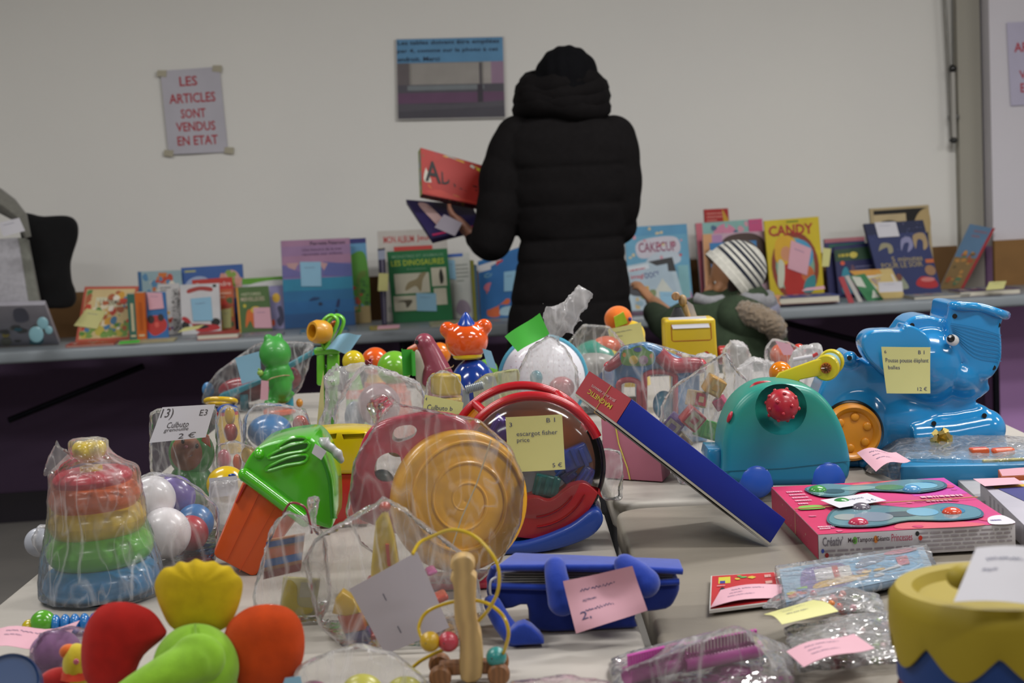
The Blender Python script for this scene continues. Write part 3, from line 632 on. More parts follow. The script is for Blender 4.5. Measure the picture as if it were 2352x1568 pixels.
for i, (x0, c) in enumerate(((1083, '#8a8a3a'), (1090, '#4a6a8a'))):
    A = fit(0*tab(1, 738), (x0+7, 738), 6.08, 6.08); B = fit(0*tab(1, 738), (x0+13, 737), 6.08, 6.08); T = Thing('book', ('olive' if i == 0 else 'blue grey')+' thin spine standing in front of the blue bear book', 'book'); q2 = Quad(A, B, pt(x0+5, 598+i*10, B.y), pt(x0-2, 598+i*10, A.y)); T.part('cover').hexa(q2, .05, mat(c, 'print')); T.part('pages').hexa(Quad(q2(.2, .01, -.003), q2(.8, .01, -.003), q2(.8, 1.003, -.003), q2(.2, 1.003, -.003)), .045, mat('#c8c2ae', 'paper')); T.done()
q = book('blue storybook with an orange teddy beside the black coat', [(1105, 738), (1208, 734), (1200, 565), (1098, 600)], [('r', 0, 0, 1, 1, '#2f74b4'), ('r', 0, .80, .5, .92, '#d8d8dc'), ('r', .4, .78, .55, .9, '#c23a3a'), ('t', 'Comptines', (.12, .66, .9, .75), '#8ab8b8', .02), ('b', [(.15, .05), (.18, .3), (.15, .5), (.3, .6), (.42, .5), (.4, .3), (.65, .28), (.62, .2), (.42, .2), (.42, .03)], '#d8683a'), ('e', .22, .52, .12, .07, '#d8788a'), ('b', [(.45, .04), (.5, .16), (.9, .15), (.95, .04)], '#a8c8d8')], '#2a6cac')
stick('pale blue note on the blue teddy storybook', q, [(.54, .40), (.80, .38), (.82, .68), (.56, .70)], 'b')
# right of the woman
q = book('light blue baking book with purple title on a white cloud', [(1448, 700), (1592, 690), (1577, 514), (1434, 522)], [('r', 0, 0, 1, 1, '#6aa8c8'), ('r', 0, .88, 1, 1, '#5a9cc4'), ('b', [(.2, .62), (.18, .8), (.5, .86), (.82, .84), (.84, .66), (.5, .62)], '#d0ccd8'), ('b', [(.3, .55), (.5, .68), (.8, .66), (.85, .55), (.6, .5)], '#c4d0dc'), ('b', [(.22, .45), (.35, .56), (.6, .56), (.66, .44), (.4, .4)], '#8a6070'), ('b', [(.75, .0), (.7, .25), (.85, .3), (.97, .2), (.98, .02)], '#c07aa8'), ('n', .05, .6, .95, .98, 14, ['#d8a0b0', '#d8c8a0', '#c84a5a'], .03), ('r', .8, .1, .97, .5, '#8ac0c8'), ('t', 'CAKECUP', (.2, .68, .80, .80), '#94486a', .03)], '#5f9cc0')
q = book('pale blue children magazine with tricolour title in front of the baking book', [(1452, 716), (1576, 706), (1544, 590), (1432, 612)], [('r', 0, 0, 1, 1, '#b4c8d4'), ('p', [(.5, 1), (1, 1), (1, .72), (.86, .74)], '#202024'), ('r', .0, .86, .5, .96, '#cfd8e0'), ('l', .1, .84, .62, .92, 1, '#b8485a'), ('t', 'imagi', (.1, .66, .36, .78), '#b83a4a', .03), ('t', 'DOCS', (.38, .66, .66, .78), '#2a3a7a', .03), ('p', [(.3, .1), (.7, .62), (.95, .1)], '#c8ccc4'), ('r', .28, .4, .4, .5, '#d8a83a'), ('n', .1, .05, .5, .4, 12, ['#c8b07a', '#8aa8b8', '#7a8a5a'], .06), ('b', [(.0, .5), (.1, .55), (.3, .45), (.3, .3), (.05, .35)], '#33343c')], '#a8bccb', t=.005)
stick('blue note on the pale blue magazine by the boy', q, [(.55, .06), (.93, .02), (.9, .32), (.58, .36)], 'b')
q = book('red and yellow tabbed book standing tallest behind the pink magazines', [(1630, 690), (1690, 688), (1672, 478), (1617, 481)], [('r', 0, 0, 1, 1, '#b02a2a'), ('l', .1, .86, .8, .97, 3, '#d88a80'), ('p', [(.75, 1.0), (1.02, .86), (1.02, .6), (.8, .6)], '#d0a030')], '#a82828', lean=.03)
q = book('teal and pink magazine behind the brown-haired girl cover', [(1612, 694), (1764, 686), (1750, 502), (1597, 513)], [('r', 0, 0, 1, 1, '#8ab8b4'), ('r', 0, 0, .1, 1, '#c86a7a'), ('b', [(.25, .8), (.3, .92), (.45, .97), (.6, .88), (.5, .78)], '#d88aa8'), ('n', .1, .7, .9, .98, 16, ['#8ac0b8', '#d8a0b0', '#4a6a8a'], .05)], '#8ab0b0')
stick('bright pink note at the top right of the teal and pink magazine', q, [(.79, .82), (1.0, .82), (1.0, 1.0), (.79, 1.0)], '#c84a80')
q = book('magazine with a brown-haired girl on its cover above the striped cap', [(1622, 698), (1770, 690), (1760, 530), (1614, 538)], [('r', 0, 0, 1, 1, '#c8a8b8'), ('r', 0, 0, .14, 1, '#d8a070'), ('r', .14, .6, .3, .98, '#b88ab8'), ('b', [(.3, .55), (.28, .85), (.45, .97), (.8, .97), (.98, .8), (.98, .3), (.7, .3)], '#4a3630'), ('b', [(.4, .55), (.42, .78), (.6, .85), (.8, .75), (.8, .4), (.5, .4)], '#b8886a'), ('n', .02, .1, .3, .9, 10, ['#d8788a', '#d8c070', '#b89ac8'], .05)], '#bfa0b0')
q = book('blue booklet with pink star just above the striped cap', [(1640, 702), (1745, 695), (1737, 552), (1630, 558)], [('r', 0, 0, 1, 1, '#3f80b8'), ('e', .32, .9, .1, .07, '#d8789a'), ('r', .5, .8, .95, .95, '#7aa8d0')], '#3a76b0', t=.004, lean=.03)
q = book('yellow comic album with big red title and a red oval frame', [(1772, 690), (1894, 682), (1880, 497), (1755, 507)], [('r', 0, 0, 1, 1, '#d0b820'), ('e', .5, .42, .44, .42, '#8a3a24'), ('e', .5, .42, .36, .35, '#7fa890'), ('e', .55, .55, .30, .2, '#4a9ac0'), ('b', [(.3, .1), (.25, .45), (.45, .55), (.6, .4), (.75, .12), (.5, .06)], '#b82a22'), ('b', [(.15, .5), (.18, .75), (.4, .8), (.55, .7), (.4, .55), (.35, .45)], '#d8a828'), ('e', .35, .58, .1, .09, '#d0906a'), ('e', .72, .32, .12, .1, '#c86a3a'), ('b', [(.62, .1), (.68, .25), (.85, .3), (.82, .12)], '#3a8a90'), ('b', [(.15, .2), (.2, .5), (.3, .45), (.25, .2)], '#c8ccb8'),
 ('t', 'CANDY', (.06, .80, .88, .93), '#a82828', .06), ('r', .4, .955, .62, .975, '#7a8a20')], '#c8b020')
stick('pink note set askew on the yellow comic album', q, [(.35, .40), (.70, .30), (.82, .62), (.46, .74)], 'p', 1)
q = book('dark blue book with pink top edge behind the purple story album', [(1905, 688), (1998, 680), (1985, 543), (1893, 549)], [('r', 0, 0, 1, 1, '#34356a'), ('r', 0, .93, 1, 1, '#b8707a'), ('r', .1, .84, 1, .9, '#2a6a5a'), ('l', .5, .72, .95, .84, 1, '#c8a83a')], '#3a3a70')
note('yellow note stuck on the edge of the dark blue book', [(1888, 612), (1904, 612), (1909, 571), (1890, 569)], 5.95+.12, 'y')
q = book('navy album with green and yellow title leaning on the dark blue book', [(1928, 694), (2022, 686), (1998, 557), (1915, 566)], [('r', 0, 0, 1, 1, '#25285a'), ('r', 0, .70, 1, .93, '#2a4a34'), ('l', .1, .74, .95, .88, 1, '#b8a83a'), ('e', .5, .80, .1, .06, '#d8c85a'), ('b', [(.1, .1), (.15, .5), (.3, .55), (.35, .1)], '#2a8aa0'), ('b', [(.35, .15), (.4, .6), (.5, .5), (.5, .1)], '#6a4a5a'), ('e', .18, .66, .06, .04, '#d85a3a'), ('l', .5, .4, .95, .6, 3, '#7a7aa0')], '#2a2c60')
q = book('tall cream and black album standing behind the navy storybook', [(2016, 686), (2150, 678), (2133, 470), (1997, 479)], [('r', 0, 0, 1, 1, '#b8a57e'), ('r', .06, .80, .95, .96, '#c4b088'), ('r', .6, .5, .95, .97, '#14120f'), ('b', [(.7, .7), (.8, .9), (.98, .95), (.98, .7)], '#b8a070'), ('r', .06, .92, .6, .97, '#1a1815'), ('b', [(.06, .6), (.1, .8), (.3, .85), (.5, .8), (.3, .72)], '#1a1815')], '#8a8468', lean=.03)
q = book('large navy storybook with gold swirls and a red car on the cover', [(2030, 690), (2164, 682), (2120, 505), (1985, 514)], [('r', 0, 0, 1, 1, '#2b3566'), ('r', 0, .84, 1, 1, '#1c2448'), ('n', .05, .6, .95, .98, 30, ['#5a6498', '#8a88a8'], .008), ('b', [(.12, .62), (.2, .72), (.35, .7), (.36, .6), (.28, .58), (.28, .66), (.18, .64)], '#9a9478'), ('b', [(.5, .6), (.55, .76), (.7, .78), (.72, .66), (.6, .58), (.66, .7), (.58, .7)], '#8a8ab0'), ('b', [(.75, .62), (.76, .8), (.95, .82), (.97, .66), (.88, .6), (.9, .72), (.82, .74)], '#a8906a'),
 ('t', '5 minutes', (.3, .46, .82, .53), '#a89870', .02), ('t', 'POUR LE SOIR', (.1, .38, .80, .45), '#a89870', .02), ('b', [(.62, .12), (.62, .18), (.72, .24), (.85, .23), (.95, .18), (.96, .10), (.8, .08)], '#b02a30'), ('e', .82, .2, .12, .03, '#d07a78'), ('b', [(.30, .1), (.28, .22), (.35, .3), (.42, .22), (.46, .1)], '#9aa08a'), ('e', .345, .25, .05, .05, '#7a4a3a'), ('e', .9, .32, .09, .07, '#a07a5a'), ('r', .86, .42, 1, .47, '#c8683a')], '#232c58', t=.02)
stick('white note at the top left of the navy storybook', q, [(.17, .80), (.53, .80), (.53, 1.0), (.17, 1.01)], 'w')
# wall book leaning diagonally on the right
A = tab(2157, 655)+Vector((0, .0, .0006)); A = fit(A, (2157, 655)); B = fit(tab(2206, 650), (2206, 650)); q = Quad(A, B, pt(2279, 524, B.y+.02), pt(2228, 514, A.y+.02))
T = Thing('book', 'blue and brown book tilted far over at the right end of the row', 'book'); m = T.part('cover'); m.hexa(q, .003, mat('#6a88a8', 'print')); m.art(q, [('r', 0, 0, 1, 1, '#5f7f9f'), ('r', 0, .0, 1, .5, '#8a7048'), ('n', .1, .05, .9, .6, 24, ['#a85a3a', '#6a5a3a', '#5a7a5a', '#c08a4a'], .12), ('l', .3, .8, .9, .95, 2, '#8a6a7a')])
e = (q.B-q.A).normalized()*.045
T.part('spine').hexa(Quad(q.B, q.B+e*.3, q.C+e*.3, q.C), .01, mat('#a8343a', 'print')); T.part('pages').hexa(Quad(q(.03, .01, -.0032), q(.98, .01, -.0032), q(.98, .99, -.0032), q(.03, .99, -.0032)), .01, mat('#c8c2b4', 'paper')); T.done()
# fan of thin tilted booklets
cols = [('#a8303a', 'red thin booklet leaning at the left of the slanted row'), ('#b8b4b0', 'white thin booklet with pink edge in the slanted row'), ('#2a7a48', 'green and white booklet slumped in the slanted row'), ('#c8b070', 'cream booklet with a purple title lying back in the slanted row')]
SH = [[(1950, 700), (1962, 699), (1938, 634), (1926, 637)], [(1972, 698), (1982, 697), (1950, 632), (1940, 634)], [(1992, 694), (2030, 690), (1986, 628), (1952, 634)], [(2030, 688), (2080, 684), (2048, 616), (1950, 622)]]
for k, ((c, lb), sh) in enumerate(zip(cols, SH)):
    yb = (5.92, 5.945, 5.97, 6.03)[k]; A = fit(0*tab(1, 700), sh[0], yb, yb); B = fit(0*tab(1, 700), sh[1], yb, yb); q = Quad(A, B, pt(*sh[2], B.y+.03), pt(*sh[3], A.y+.03))
    T = Thing('booklet', lb, 'book', 'thin booklets slumped in a row'); m = T.part(); m.hexa(q, .004, mat(c, 'print'))
    if k == 2: m.art(q, [('p', [(.0, .6), (.5, .5), (.6, .9), (.1, .98)], '#c8ccc0'), ('p', [(.4, .1), (.9, .1), (.8, .4)], '#d8dcd0')])
    if k == 3: m.art(q, [('r', .0, .8, .7, 1, '#d0963a'), ('r', .05, .35, .95, .8, '#d0ccc4'), ('t', 'EVEIL', (.3, .5, .8, .68), '#6a5a9a', .03)])
    T.done()
note('white price note on the front of the slumped booklets', [(2019, 671), (2074, 669), (2072, 646), (2017, 648)], 5.93+.14, 'w', scr=1)
# flat books and papers
q = flat('thick red hardback lying flat at the front of the left book table', [(452, 778), (548, 772)], .020, '#b03830')
note('yellow note sticking up from the flat red hardback', [(408, 763), (455, 755), (470, 745), (424, 752)], 5.80, 'y')
FL = [((150, 792), (262, 788), .008, '#b8402f', 'flat red annual lying left of the standing spines'), ((1790, 697), (1930, 689), .030, '#3a4a90', 'thick blue hardback lying flat before the yellow comic album'), ((1765, 708), (1925, 700), .006, '#7a4a3a', 'brown magazine lying under the thick blue hardback'),
 ((2205, 676), (2345, 667), .022, '#4a3560', 'purple-covered flat book at the right end of the table'), ((2100, 686), (2230, 678), .012, '#8a9098', 'grey flat book lying before the navy storybook'), ((850, 760), (915, 757), .006, '#b8a848', 'yellow flat magazine before the dinosaur book'), ((990, 752), (1060, 748), .010, '#b8b890', 'cream flat notebook before the dinosaur book'), ((690, 770), (800, 764), .008, '#4a7a9a', 'blue flat magazine before the ocean book'), ((560, 776), (650, 770), .007, '#8a8a98', 'grey flat magazine before the small green storybook'), ((270, 797), (400, 790), .005, '#c0b890', 'cream magazine lying on the front rim of the table'), ((1440, 731), (1500, 728), .006, '#6a4a6a', 'dark magazine lying by the boy')]
zz = {}
for (a, b_, h, c, lb) in FL:
    up = .0065 if 'thick blue hardback' in lb else .0006
    fa = tab(*a); 
    flat(lb, (a, b_), h, c, [('n', .1, .1, .9, .9, 14, ['#c8b070', '#b85a4a', '#d0ccc0', c], .06)], z=TZ+up, name='magazine' if 'magazine' in lb else 'book', back=.13)
note('pink note on the thick blue hardback', [(1840, 668), (1895, 663), (1893, 656), (1852, 661)], 6.05, 'p')
note('yellow note on the purple-covered flat book', [(2264, 666), (2305, 663), (2312, 645), (2272, 647)], 6.02, 'y', scr=1)
note('bright green paper slip lying on the left book table', [(272, 790), (320, 786), (322, 780), (276, 784)], 5.72, 'g')
note('pink slip lying on the rim below the dinosaur book', [(866, 756), (918, 753), (918, 745), (868, 748)], 5.76, 'p')
# black padded seat back and white panel on the far left
Yb = 5.86
T = Thing('padded_headrest', 'black padded seat back with a waisted side standing on the left book table', 'seat'); o = [pt(a, b_, Yb) for a, b_ in [(40, 500), (95, 497), (150, 496), (172, 512), (174, 545), (162, 585), (157, 610), (160, 645), (168, 668), (170, 690), (158, 706), (125, 709), (100, 702), (70, 640)]]
T.part().slab(smooth(o, 5), (0, .05, 0), mat('#0e0e10', 'cloth', sheen=.05), .02, 4); T.done()
T = Thing('white_crate', 'white fabric-covered carrier with grey rim at the left edge of the photo', 'carrier'); m = T.part('panel')
m.hexa(Quad(pt(-60, 706, 5.74), pt(66, 700, 5.74), pt(40, 545, 5.76), pt(-60, 552, 5.76)), .05, mat('#b5b3ba', 'cloth'), .008)
m = T.part('side'); m.hexa(Quad(pt(66, 702, 5.745), pt(91, 698, 5.75), pt(62, 548, 5.77), pt(40, 545, 5.77)), .045, mat('#85867e', 'cloth'), .003)
m = T.part('hood'); m.tube([pt(a, b_, 5.72) for a, b_ in [(-50, 440), (-10, 455), (20, 475), (48, 500), (64, 545)]], [.05, .05, .045, .03, .015], mat('#77766f', 'cloth'), flat=.8); T.done()
note('white note tied to the grey hood at the left edge', [(8, 543), (58, 530), (44, 500), (-4, 512)], 5.60, 'w', scr=1)
T = Thing('picture_pack', 'clear wrapped white pack with pale blue discs lying under the white carrier', 'pack'); q = Quad(tab(-60, 800)+Vector((0, 0, .001)), tab(137, 792)+Vector((0, 0, .001)), pt(103, 700, 5.68), pt(-60, 704, 5.68))
m = T.part('card'); m.hexa(q, .02, mat('#a9a6b0', 'print'), .003); m.art(q, [('n', .3, .05, .95, .5, 24, ['#8a8a80', '#b8a860', '#5a8a9a', '#6a6a68'], .07), ('b', [(.55, .62), (.55, .9), (.7, .92), (.72, .65)], '#7a7a8a')])
for (a, b_, r_) in ((83, 768, 17), (98, 742, 13), (112, 758, 9)): T.part('disc').ell(pt(a, b_, 5.60), (px(5.6)*r_, .004, px(5.6)*r_*1.1), '#86b4c0')
T.done()
# ============================================================ people
def hand(mb, wrist, palm_end, side, nrm, m, sc=1.0, curl=.6):
    """palm from wrist to knuckles, four unequal bent fingers and a thumb from the palm's side"""
    wrist = Vector(wrist); palm_end = Vector(palm_end); f = (palm_end-wrist).normalized(); side = Vector(side).normalized(); nrm = Vector(nrm).normalized()
    for k in (-1.2, -.4, .4, 1.2):
        mb.tube([wrist+side*k*.012*sc, palm_end+side*k*.019*sc], [.014*sc, .0125*sc], m, 10)
        mb.ell(palm_end+side*k*.019*sc, .0125*sc, m, seg=10, ring=8); mb.ell(wrist+side*k*.012*sc, .014*sc, m, seg=10, ring=8)
    for k, L_ in ((-1.25, .062), (-.42, .078), (.42, .083), (1.25, .074)):
        p = palm_end+side*k*.0195*sc; d = f.copy(); P = [p]
        for j in range(3):
            d = (d*cos(curl*.9)+nrm*sin(curl*.9)).normalized() if j else d; P.append(P[-1]+d*L_*sc*(.45, .32, .23)[j])
        mb.tube(P, [.0092*sc, .0088*sc, .008*sc, .0065*sc], m, 10)
        for q_, r_ in zip(P, (.0092, .0088, .008, .0066)): mb.ell(q_, r_*sc, m, seg=10, ring=8)
    p = wrist.lerp(palm_end, .35)+side*.026*sc; P = [p, p+(side*.7+f*.6+nrm*.2).normalized()*.035*sc, p+(side*.75+f*1.3+nrm*.7).normalized()*.062*sc]
    mb.tube([wrist+side*.008*sc]+P, [.014*sc, .0125*sc, .0108*sc, .009*sc], m, 10); mb.ell(P[-1], .009*sc, m, seg=10, ring=8); mb.ell(P[1], .0108*sc, m, seg=10, ring=8)
def limb(mb, P, R, m):
    P = smooth(P, 5, False); n = len(P); RR = [R[min(len(R)-1, int(i/(n-1)*(len(R)-1)))]*(1-(i/(n-1)*(len(R)-1))%1)+R[min(len(R)-1, int(i/(n-1)*(len(R)-1))+1)]*((i/(n-1)*(len(R)-1))%1) for i in range(n)]
    mb.tube(P, RR, m, 16); mb.ell(P[0], RR[0], m, seg=16, ring=10); mb.ell(P[-1], RR[-1], m, seg=16, ring=10)
def head(mb, c, s, fwd, m):
    """head of height s facing fwd"""
    c = Vector(c); f = Vector(fwd).normalized(); up = Vector((0, 0, 1)); r = f.cross(up).normalized(); R = Matrix((r, f, up)).transposed(); g = lambda x, y, z: c+R@Vector((x*s, y*s, z*s))
    mb.ell(g(0, -.06, .1), (.33*s, .40*s, .40*s), m, R); mb.ell(g(0, .08, -.18), (.25*s, .28*s, .28*s), m, R); mb.ell(g(0, .17, -.38), (.12*s, .12*s, .09*s), m, R)
    mb.ell(g(0, .37, -.08), (.045*s, .09*s, .07*s), m, R); mb.ell(g(0, .33, .02), (.035*s, .06*s, .1*s), m, R)
    mb.ell(g(0, .32, -.22), (.10*s, .05*s, .03*s), m, R); mb.ell(g(0, .31, -.26), (.085*s, .05*s, .028*s), m, R)
    for q_ in (-1, 1):
        mb.ell(g(q_*.33, -.03, -.04), (.03*s, .07*s, .11*s), m, R); mb.ell(g(q_*.16, .22, -.1), (.1*s, .1*s, .09*s), m, R)
    return g, R
# ---- woman seen from behind
YW = 5.25; k = px(YW)
def w(u, v, dy=0): return pt(u, v, YW+dy)
SK = mat('#8a5c48', 'skin'); BK = mat('#151314', 'cloth', sheen=.0, scale=120, spec=.1)
T = Thing('person', 'person in a long black quilted coat and black knit cap seen from behind', 'person')
b = T.part('body'); ct = w(1299, 212, .02)
g, R = head(b, ct, .225, (-.15, 1, -.25), SK)
limb(b, [w(1295, 225, .03), w(1292, 300, .03)], [.055, .06], SK)
limb(b, [w(1295, 300), w(1310, 450), w(1315, 560), w(1310, 720)], [.075, .085, .08, .10], SK)
hipL = w(1265, 760); hipR = w(1365, 755)
for h_, s_ in ((hipL, -1), (hipR, 1)):
    limb(b, [h_, Vector((h_.x-.005*s_, YW+.02, .48)), Vector((h_.x, YW, .09))], [.10, .065, .045], SK)
    b.ell((h_.x, YW+.06, .05), (.045, .11, .04), SK)
shL = w(1195, 330); elL = w(1128, 552, .0); wrL = w(1088, 542, .07)
limb(b, [shL, elL], [.045, .04], SK); limb(b, [elL, wrL], [.04, .03], SK)
shR = w(1405, 330); elR = w(1416, 500); wrR = w(1400, 520, .25)
limb(b, [shR, elR], [.045, .04], SK); limb(b, [elR, wrR], [.045, .03], SK)
hand(b, w(1084, 540, .06), w(1060, 518, .07), (.3, .5, -.8), (.2, .6, .8), SK, 1.05, .7)
hand(b, wrR, w(1360, 520, .30), (0, -.8, .5), (.3, .6, .4), SK, 1.0, .5)
b.remesh(.006, SK, 2)
c = T.part('coat')
rows = [(262, 1290, 62, .085), (285, 1292, 118, .10), (310, 1296, 142, .115), (345, 1300, 150, .125), (380, 1303, 146, .13), (384, 1303, 143, .127), (430, 1306, 140, .13), (480, 1309, 130, .125), (520, 1311, 124, .12), (545, 1312, 118, .115), (550, 1312, 117, .112), (590, 1312, 124, .12), (602, 1312, 125, .12), (640, 1312, 130, .13), (688, 1310, 138, .14), (694, 1310, 137, .138), (740, 1308, 142, .145), (790, 1306, 142, .145), (840, 1304, 143, .145), (900, 1302, 144, .145)]
def rowint(v):
    for a, b2 in zip(rows, rows[1:]):
        if a[0] <= v <= b2[0]:
            t_ = (v-a[0])/(b2[0]-a[0]); return [a[i]*(1-t_)+b2[i]*t_ for i in range(4)]
V = []; F = []; seams = [382, 470, 547, 598, 690, 770, 850]; NS = 48; vs = [262+4*i for i in range(160)]
for v in vs:
    _, u, rx, ry = rowint(min(v, 900)); pf = min(abs(v-s_) for s_ in seams); gr = 1-.035*exp(-(pf/4.0)**2)+.012*min(1, pf/20)
    for i in range(NS):
        a = 2*pi*i/NS; n_ = noise.noise(Vector((cos(a)*2, sin(a)*2, v*.03)))*.02; ca, sa = cos(a), sin(a)
        ca2 = math.copysign(abs(ca)**.85, ca); sa2 = math.copysign(abs(sa)**.85, sa)
        V.append(w(u, v)+Vector((ca2*rx*k*(gr+n_), sa2*ry*(gr+n_*2), 0)))
for j in range(len(vs)-1):
    for i in range(NS): F.append((j*NS+i, j*NS+(i+1) % NS, (j+1)*NS+(i+1) % NS, (j+1)*NS+i))
F.append(tuple(range(NS))); F.append(tuple((len(vs)-1)*NS+i for i in range(NS))[::-1]); c.add(V, F, BK)
def sleeve(P, R):
    Q = smooth(P, 8, False); n = len(Q); L_ = [0]
    for a, b2 in zip(Q, Q[1:]): L_.append(L_[-1]+(b2-a).length)
    rr = []
    for i in range(n):
        x = i/(n-1)*(len(R)-1); j = min(int(x), len(R)-2); r_ = R[j]*(1-x+j)+R[j+1]*(x-j); rr.append(r_*(.95+.06*abs(sin(L_[i]/.095*pi))))
    c.tube(Q, rr, BK, 22); c.ell(Q[0], rr[0], BK, seg=22, ring=14); c.ell(Q[-1], (rr[-1],)*3, BK, seg=22, ring=14)
sleeve([w(1190, 318), w(1160, 400, -.01), w(1148, 480, -.02), w(1128, 552, -.02)], [.08, .083, .077, .068]); sleeve([w(1128, 552, -.02), w(1112, 556, .03), w(1094, 548, .06)], [.066, .052, .038])
sleeve([w(1408, 318), w(1420, 390, 0), w(1424, 460, 0), w(1412, 512, .03)], [.08, .077, .070, .062]); sleeve([w(1420, 518, .03), w(1405, 522, .25)], [.066, .045])
c.remesh(.0065, BK, 1)
s_ = T.part('scarf')
for i, (v, rx, ry) in enumerate(((250, 104, .125), (232, 102, .125), (213, 98, .12), (195, 88, .112))):
    cc = w(1291-i*1, v, .01); s_.tube([cc+Vector((rx*k*.78*cos(a), ry*.78*sin(a), .012*sin(a*2+i))) for a in [2*pi*j/32 for j in range(32)]], [.045+.004*sin(j*1.3+i) for j in range(32)], mat('#141213', 'cloth', sheen=.0, scale=300, spec=.08), 12, True, .9)
hd = T.part('knit_cap'); K = mat('#0c0c0f', 'cloth', sheen=.0, scale=200, spec=.08)
cc = w(1300, 178, .0); hd.ell(w(1302, 182, 0), (74*k, .118, 76*k), K, (-8, 0, 0)); hd.ell(w(1296, 205, -.01), (76*k, .11, 34*k), K); hd.ell(w(1270, 205, 0), (66*k, .10, 40*k), K); hd.remesh(.007, K, 4, lambda v: .0018*sin(v.x*170))
hp = T.part('trousers'); TR = mat('#17161b', 'cloth')
for h_, s2 in ((hipL, -1), (hipR, 1)): limb(hp, [Vector((h_.x, YW, .66)), Vector((h_.x, YW+.01, .45)), Vector((h_.x, YW, .13))], [.105, .08, .06], TR)
hp.ell((w(1312, 760).x, YW, .68), (.16, .12, .10), TR); hp.remesh(.01, TR, 2)
for h_ in (hipL, hipR):
    bt = T.part('boot'); bt.ell((h_.x, YW+.06, .055), (.055, .125, .052), '#101010'); bt.cyl((h_.x, YW-.0, .03), (h_.x, YW, .17), .058, mat('#101010'), .062); bt.remesh(.008, mat('#101010'), 3)
T.done()
# boxes held in the left hand
q = qpx([(970, 445), (1132, 478), (1126, 385), (966, 339)], [5.37, 5.41, 5.47, 5.41])
T = Thing('board_game', 'red board game box with slanted title, held by the person in black', 'box'); m = T.part('lid'); m.hexa(q, .05, mat('#b0302c', 'print'), .001)
m.art(q, [('r', 0, 0, 1, 1, '#b0322c'), ('n', .05, .15, .95, .95, 90, ['#b83a2c', '#d8a83a', '#c8c8b8', '#8a9a3a', '#7a3a6a', '#c85a2a', '#d8c83a'], .05), ('b', [(.3, .55), (.3, .85), (.38, .95), (.5, .92), (.55, .7), (.6, .5), (.45, .45)], '#2a3450'), ('e', .42, .82, .1, .12, '#d0a880'), ('e', .42, .93, .11, .07, '#a8a49a'), ('e', .15, .84, .13, .06, '#8a5a34'), ('b', [(.03, .30), (.1, .72), (.22, .78), (.4, .55), (.7, .42), (.96, .36), (.9, .18), (.5, .22), (.2, .3)], '#d0ccc0'),
 ('b', [(.05, .05), (.3, .18), (.7, .18), (.95, .1), (.6, .02)], '#c04034'), ('b', [(.4, .15), (.55, .26), (.66, .2), (.55, .1)], '#c8c040'), ('p', [(.68, .62), (1, .78), (1, .45), (.86, .42)], '#4ab02f')])
for (ch, x0, y0, x1, y1) in (('A', .05, .30, .27, .76), ('D', .28, .31, .40, .60), ('V', .41, .29, .52, .55), ('I', .535, .28, .575, .52), ('S', .59, .26, .69, .48), ('E', .70, .24, .79, .44)): m.text(q, ch, (x0, y0, x1, y1), mat('#17171a', 'print'), .0045, .03)
qs = q.side('bottom', .05); m.art(qs, [('r', 0, 0, 1, 1, '#6a1f20'), ('l', .25, .2, .8, .8, 1, '#8a857a'), ('n', .05, .1, .95, .9, 14, ['#8a2a28', '#a88a3a', '#4a2a3a'], .03)]); ql = q.side('left', .05); m.art(ql, [('r', 0, 0, 1, 1, '#9aa858'), ('n', .1, .1, .9, .9, 12, ['#b8b870', '#7a9a5a', '#a8b0c0'], .3)]); T.done()
T = Thing('board_game', 'dark purple flat game box tilted under the red one in the same hand', 'box'); q = qpx([(992, 548), (1105, 520), (1085, 470), (932, 458)], [5.33, 5.36, 5.50, 5.48]); m = T.part(); m.hexa(q, .022, mat('#2a2250', 'print'), .001); m.art(q, [('b', [(.3, .1), (.2, .5), (.15, .9), (.3, .9), (.4, .5), (.5, .2)], '#b89a98'), ('r', .05, .05, .95, .1, '#a82a5a')]); T.done()
note('white note under the purple game box in the hand', [(998, 522), (1045, 542), (1062, 512), (1020, 492)], 5.28, '#8f8894')
# ---- child
YC = 5.2; k = px(YC)
def w(u, v, dy=0): return pt(u, v, YC+dy)
SK = mat('#c08a64', 'skin')
T = Thing('child', 'child in a green hooded parka and navy striped knit cap reaching over the books', 'person')
b = T.part('body'); hc = w(1678, 632); g, R = head(b, hc, .205, (-1, .0, -.35), SK)
limb(b, [w(1705, 665), w(1702, 720)], [.05, .055], SK); limb(b, [w(1695, 730), w(1690, 800), Vector((w(1690, 800).x, YC, .42))], [.09, .11, .11], SK)
for s_ in (-1, 1):
    x = w(1690, 800).x+s_*.065; limb(b, [Vector((x, YC, .44)), Vector((x, YC+.02, .25)), Vector((x, YC, .06))], [.065, .05, .035], SK); b.ell((x, YC+.05, .04), (.035, .08, .032), SK)
limb(b, [w(1610, 730, -.03), w(1560, 745, .05), w(1500, 695, .30)], [.04, .035, .024], SK); limb(b, [w(1740, 740, .05), w(1760, 780, .1), w(1755, 705, .32)], [.04, .035, .024], SK)
hand(b, w(1505, 700, .28), w(1478, 668, .33), (.2, .9, .3), (-.4, .3, -.8), SK, .85, .5)
hand(b, w(1760, 708, .32), w(1772, 690, .37), (.8, .3, 0), (-.1, .6, -.8), SK, .8, .5)
b.remesh(.0045, SK, 2)
hr = T.part('hair'); hr.ell(g(0, -.14, .02), (.345*.205, .38*.205, .46*.205), mat('#2a1c16', 'cloth'), R); hr.ell(g(-.26, -.02, -.16), (.1*.205, .12*.205, .24*.205), mat('#2a1c16', 'cloth'), R); hr.ell(g(.26, -.02, -.16), (.1*.205, .12*.205, .24*.205), mat('#2a1c16', 'cloth'), R)
